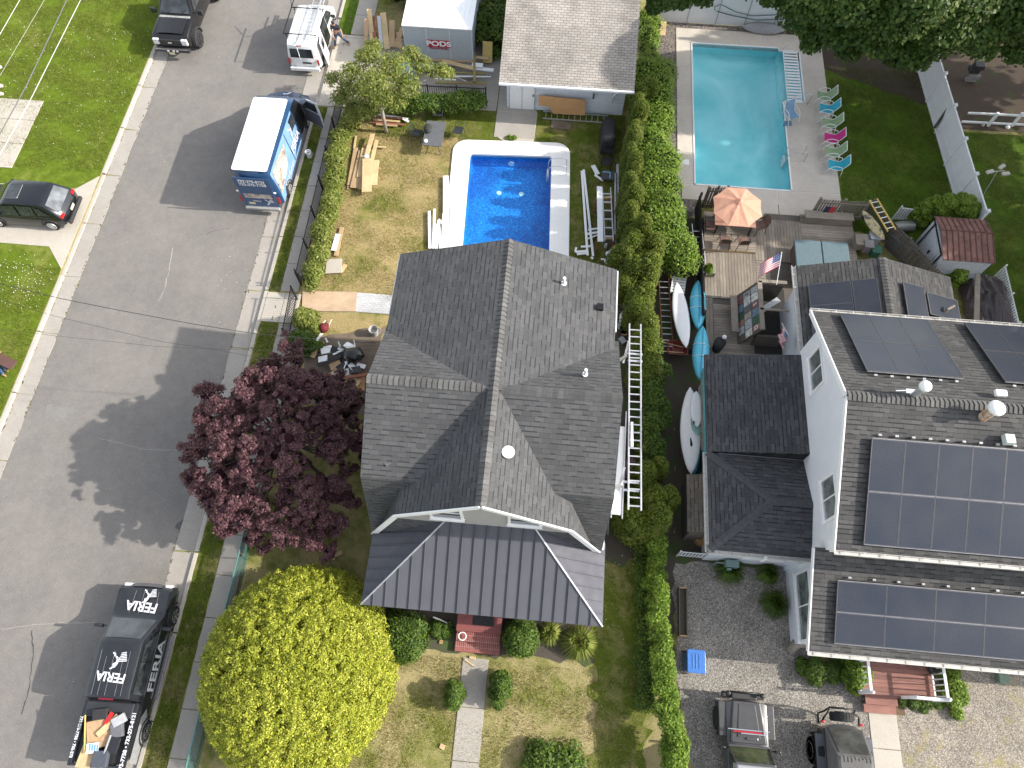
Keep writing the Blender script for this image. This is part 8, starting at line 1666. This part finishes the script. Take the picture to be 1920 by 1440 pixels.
# ---- debris pile by the purple tree
def zd(x, y): return (540+x/7.2, 560+y/7.2)
G8 = 'scraps in the debris pile beside the purple tree'; blackp = plain('black_plastic', (.012, .012, .014), .45, var=.3); rg = random.Random(21)
ds = [((330, 640), 1.0, .55, card, .2, .1), ((260, 700), .9, .5, card2, .3, -.2), ((520, 690), .5, .4, white, .3, .4), ((700, 730), .9, .35, blackp, .35, -.3), ((560, 830), 1.1, .18, blackp, .4, .5), ((740, 870), .7, .6, blackp, .35, .9), ((860, 750), .8, .55, blackp, .5, .2), ((630, 700), .35, .3, blackp, .3, .1), ((830, 640), .5, .3, white, .25, -.5), ((740, 700), .5, .12, alum, .45, -.4), ((680, 720), .5, .08, white, .42, .6), ((470, 810), .4, .35, white, .35, .3), ((640, 900), .5, .35, card, .3, .5), ((760, 1000), .9, .28, white, .35, .45), ((640, 1070), .7, .2, white, .3, .9), ((850, 900), .6, .25, white, .4, -.7), ((985, 905), .4, .2, white, .3, -.2), ((870, 1050), 1.4, .14, rust, .4, .25), ((600, 1010), .8, .2, card2, .3, .6), ((880, 1100), .7, .3, card2, .3, -.5), ((960, 1150), .5, .6, ply, .25, .1), ((800, 1150), .7, .3, ply, .3, .5), ((530, 1240), .7, .1, white, .2, 1.0), ((650, 1220), .5, .3, card, .2, .4), ((780, 880), .5, .04, white, .5, 1.4), ((900, 620), .5, .03, white, .3, -1.2), ((420, 520), .5, .12, white, .2, 1.2), ((520, 560), .25, .08, white, .2, -1.0), ((120, 680), .8, .05, alum, .3, .5), ((60, 700), .6, .05, alum, .2, -.5), ((690, 610), .35, .06, plain('pale_mint', (.4, .5, .48), .6), .2, -1.1), ((560, 350), .6, .02, white, .2, 1.4), ((460, 350), .5, .03, white, .2, 1.1), ((900, 960), .5, .3, plain('dark_scrap', (.05, .045, .05), .7), .4, .3), ((700, 950), .6, .1, blackp, .45, .7)]
for (xy, L_, w_, m, z, rz) in ds:
    p = P(*zd(*xy), z); nm = 'cardboard_scrap' if m in (card,) else 'scrap_board'
    solid(MB().box((p.x, p.y, z), (L_, w_, .025), M=Matrix.Rotation(rz, 3, 'Z') @ Matrix.Rotation(rg.uniform(-.35, .35), 3, 'X') @ Matrix.Rotation(rg.uniform(-.12, .12), 3, 'Y')), 'scrap_piece', m, 'scrap piece in the debris pile beside the purple tree', 'scrap', G8)
p = P(*zd(870, 760), .45); t = thing('rubbish_bag', 'shiny black rubbish bag on the debris pile', 'rubbish bag', tuple(p)); mb = MB(); rings = []
for i in range(9):
    a = math.pi*i/8; rings.append([(.5*max(math.sin(a), .02)*math.cos(q)*rg.uniform(.85, 1.12), .38*max(math.sin(a), .02)*math.sin(q)*rg.uniform(.85, 1.12), -.25*math.cos(a)) for q in [k*.449 for k in range(14)]])
mb.loft(rings); mb.build('bag', plain('shiny_black', (.01, .01, .011), .25, coat=.3), t, smooth=True)
p = P(*zd(480, 395), .3); t = thing('red_tool_bag', 'small dark red bundle by the laurel bush and debris', 'bag', tuple(p)); MB().sphere((0, 0, 0), (.24, .24, .2), 10, 6).sphere((.1, .12, .05), (.15, .12, .12), 9, 5).build('bundle', plain('maroon_cloth', (.14, .015, .02), .8, bmp=.5), t, smooth=True)
mb = MB(); mb.sphere((P(1172, 600).x, P(1172, 600).y, .1), (.3, .5, .1), 9, 5); solid(mb, 'white_sheet', white, 'crumpled white sheet at the east wall of the grey house', 'sheet')
for k, (a_, m, s) in enumerate((((1168, 620), dark_plastic, .3), ((1167, 638), alum_dull, .25), ((1170, 625), card, .2), ((1165, 610), alum_dull, .3), ((1168, 598), white, .25))): p = P(*a_, .1); solid(MB().box(p, (s, s*1.3, .1), rz=k*.7), 'scrap_piece', m, 'scrap piece on the ground along the east wall of the grey house', 'scrap', 'scraps along the east wall of the grey house')
p = P(1190, 880, .8); solid(MB().cyl((p.x, p.y, 0), .5, .75, 20), 'garden_table', plain('maroon_top', (.1, .05, .05), .5), 'round maroon table glimpsed under the ladder stage', 'table')
# steps: wood offcuts and small litter on front path and lawn
for lb, a_, b__, w_, m in (('pale bent branch piece on the front path', (871, 1236), (888, 1248), .06, pine), ('cream offcut on the front path below the brick steps', (880, 1232), (892, 1235), .1, pine), ('small tan tile on the front lawn, nearest the path', (825, 1398), (834, 1402), .16, card2), ('broken terracotta ring in the bed left of the stoop', (824, 1203), (830, 1204), .14, ply)): plank(lb, a_, b__, .06, .07, w_, .03, m)
t = thing('wreath', 'small white ring on the brick step', 'ring', tuple(P(867, 1193, .45))); MB().tube([(.14*math.cos(a), .14*math.sin(a), .03) for a in [k*.3142 for k in range(21)]], .02, 6).build('ring', white, t)
solid(MB().tube([P(812, 1157, .5), P(828, 1163, .3), P(838, 1168, .25), P(838, 1175, .1)], .03, 6), 'bent_bracket', alum, 'bent metal bracket in the bed left of the brick stoop', 'bracket')
t = solid(MB().box(P(630, 1040, .1), (.5, .18, .04), rz=.5).box(P(622, 1045, .1), (.25, .25, .04), rz=.2), 'wood_scrap', pine2, 'tan wood scraps on shaded ground below the purple tree', 'scrap')
# ---- overhead wires
wm = plain('cable_black', (.03, .03, .03), .6); wg = plain('cable_pale', (.5, .5, .47), .5)
def wire(label, pts, r_, m, group='overhead cables crossing the left lawn'):
    return solid(MB().tube([P(*a) for a in pts], r_, 5), 'overhead_cable', m, label, 'cable', group)
wire('pale overhead cable nearest the picture corner', [(60, -40, 8.6), (37, 0, 8.5), (0, 64, 8.4), (-40, 130, 8.3)], .012, wg); wire('very thin overhead cable second from the corner', [(100, -28, 8.6), (83, 0, 8.5), (8, 128, 8.4), (-40, 210, 8.3)], .005, wg); wire('thick dark overhead cable over the left lawn', [(140, -35, 7.4), (125, 0, 7.4), (50, 160, 7.2), (-30, 305, 7.1)], .022, plain('cable_grey', (.1, .1, .1), .6)); wire('pale overhead cable nearest the road', [(170, -35, 7.6), (151, 0, 7.6), (48, 205, 7.4), (-20, 325, 7.3)], .014, wg)
wire('dark twisted cable drooping across the road to the grey house', [(-40, 523, 7.4), (0, 532, 7.3), (115, 560, 7.0), (225, 582, 6.7), (360, 607, 6.4), (480, 626, 6.2), (640, 640, 6.0), (705, 643, 5.9)], .012, wm, 'service cables to the grey house'); wire('thin cable below the twisted one, meeting at the grey house', [(-40, 550, 7.0), (100, 592, 6.7), (300, 640, 6.3), (400, 655, 6.1), (500, 673, 5.9), (700, 655, 5.6)], .006, wm, 'service cables to the grey house'); wire('lowest thin cable reaching the grey house over the purple tree', [(-60, 610, 6.8), (90, 628, 6.5), (300, 650, 6.1), (480, 657, 5.9), (705, 648, 5.7)], .005, wm, 'service cables to the grey house')
# road repairs, cracks and litter
crk = plain('crack_dark', (.05, .048, .045), .95); cl_ = plain('crack_pale', (.3, .29, .27), .95)
def crack(pts, w_, m):
    q_ = [P(a, b_, ZR+.009) for a, b_ in pts]; out = []
    for i in range(len(q_)-1):
        for k in range(6): f = k/6; p = q_[i].lerp(q_[i+1], f); out.append(p+Vector((random.uniform(-.03, .03), random.uniform(-.03, .03), 0)))
    out.append(q_[-1]); mb = MB()
    for i in range(len(out)-1): d = (out[i+1]-out[i]).normalized(); s = Vector((-d.y, d.x, 0))*w_*random.uniform(.5, 1.2); mb.add([out[i]-s, out[i+1]-s, out[i+1]+s, out[i]+s], [(0, 1, 2, 3)])
    return tag(mb.build('road_crack', m), kind='structure')
crack([(385, 440), (400, 433), (428, 428)], .012, crk); crack([(324, 465), (318, 500), (308, 545), (297, 565)], .022, cl_); crack([(185, 822), (230, 832), (262, 842), (350, 845)], .012, cl_); crack([(0, 1180), (60, 1172), (130, 1168), (200, 1168)], .012, cl_); crack([(60, 1180), (62, 1230), (55, 1290), (40, 1340)], .02, crk)
pt_ = [P(a, b_, ZR+.0075) for a, b_ in ((88, 757), (148, 762), (146, 775), (82, 800))]; tag(MB().add(pt_, [(0, 1, 2, 3)]).build('road_patch', stained('patch_asphalt', (.2, .195, .185), (.15, .14, .13), .95, 2, 30)), kind='structure')
st = MB(); rg = random.Random(31)
for (a, b_, r_) in ((355, 1000, .3), (340, 985, .22), (365, 1000, .35), (350, 1012, .2)): p = P(a, b_, ZR+.011); st.add([(p.x+r_*math.cos(k*.7)*rg.uniform(.6, 1.2), p.y+r_*1.2*math.sin(k*.7)*rg.uniform(.6, 1.2), ZR+.0105+.0004*len(st.f)) for k in range(9)], [list(range(9))])
tag(st.build('oil_stain', plain('oil_dark', (.085, .083, .08), .8, var=.2)), kind='structure')
lt = MB()
for i in range(150):
    a = rg.choice([(rg.uniform(130, 520), rg.uniform(100, 1400)), (rg.uniform(380, 470), rg.uniform(480, 640)), (rg.uniform(640, 840), rg.uniform(300, 540)), (rg.uniform(700, 1150), rg.uniform(1180, 1420)), (rg.uniform(1135, 1175), rg.uniform(1030, 1200)), (rg.uniform(1180, 1200), rg.uniform(1020, 1100))])
    zz = ZR+.02 if -22 < P(*a).x < -13.2 else .055; p = P(a[0], a[1], zz); s = rg.uniform(.01, .024); lt.box((p.x, p.y, zz), (s*1.5, s, .012), rz=rg.uniform(0, 3))
tag(lt.build('litter', plain('litter_white', (.62, .6, .55), .8)), kind='stuff')
# leaf and dirt build-up along gutter edges
we = MB()
for i in range(900):
    x = rg.choice([-22.74, -22.0, -13.94, -13.1, -12.34])+rg.gauss(0, .03); y = rg.uniform(-4, 38); s = rg.uniform(.015, .05); zz = ZR+.02 if x < -13 else .035; we.box((x, y, zz), (s, s*rg.uniform(1, 3), .012), rz=rg.uniform(-.3, .3))
tag(we.build('dirt_and_weeds', stained('gutter_dirt', (.16, .12, .07), (.1, .13, .03), .95, 1.2, 9, .5, .6)), kind='stuff')
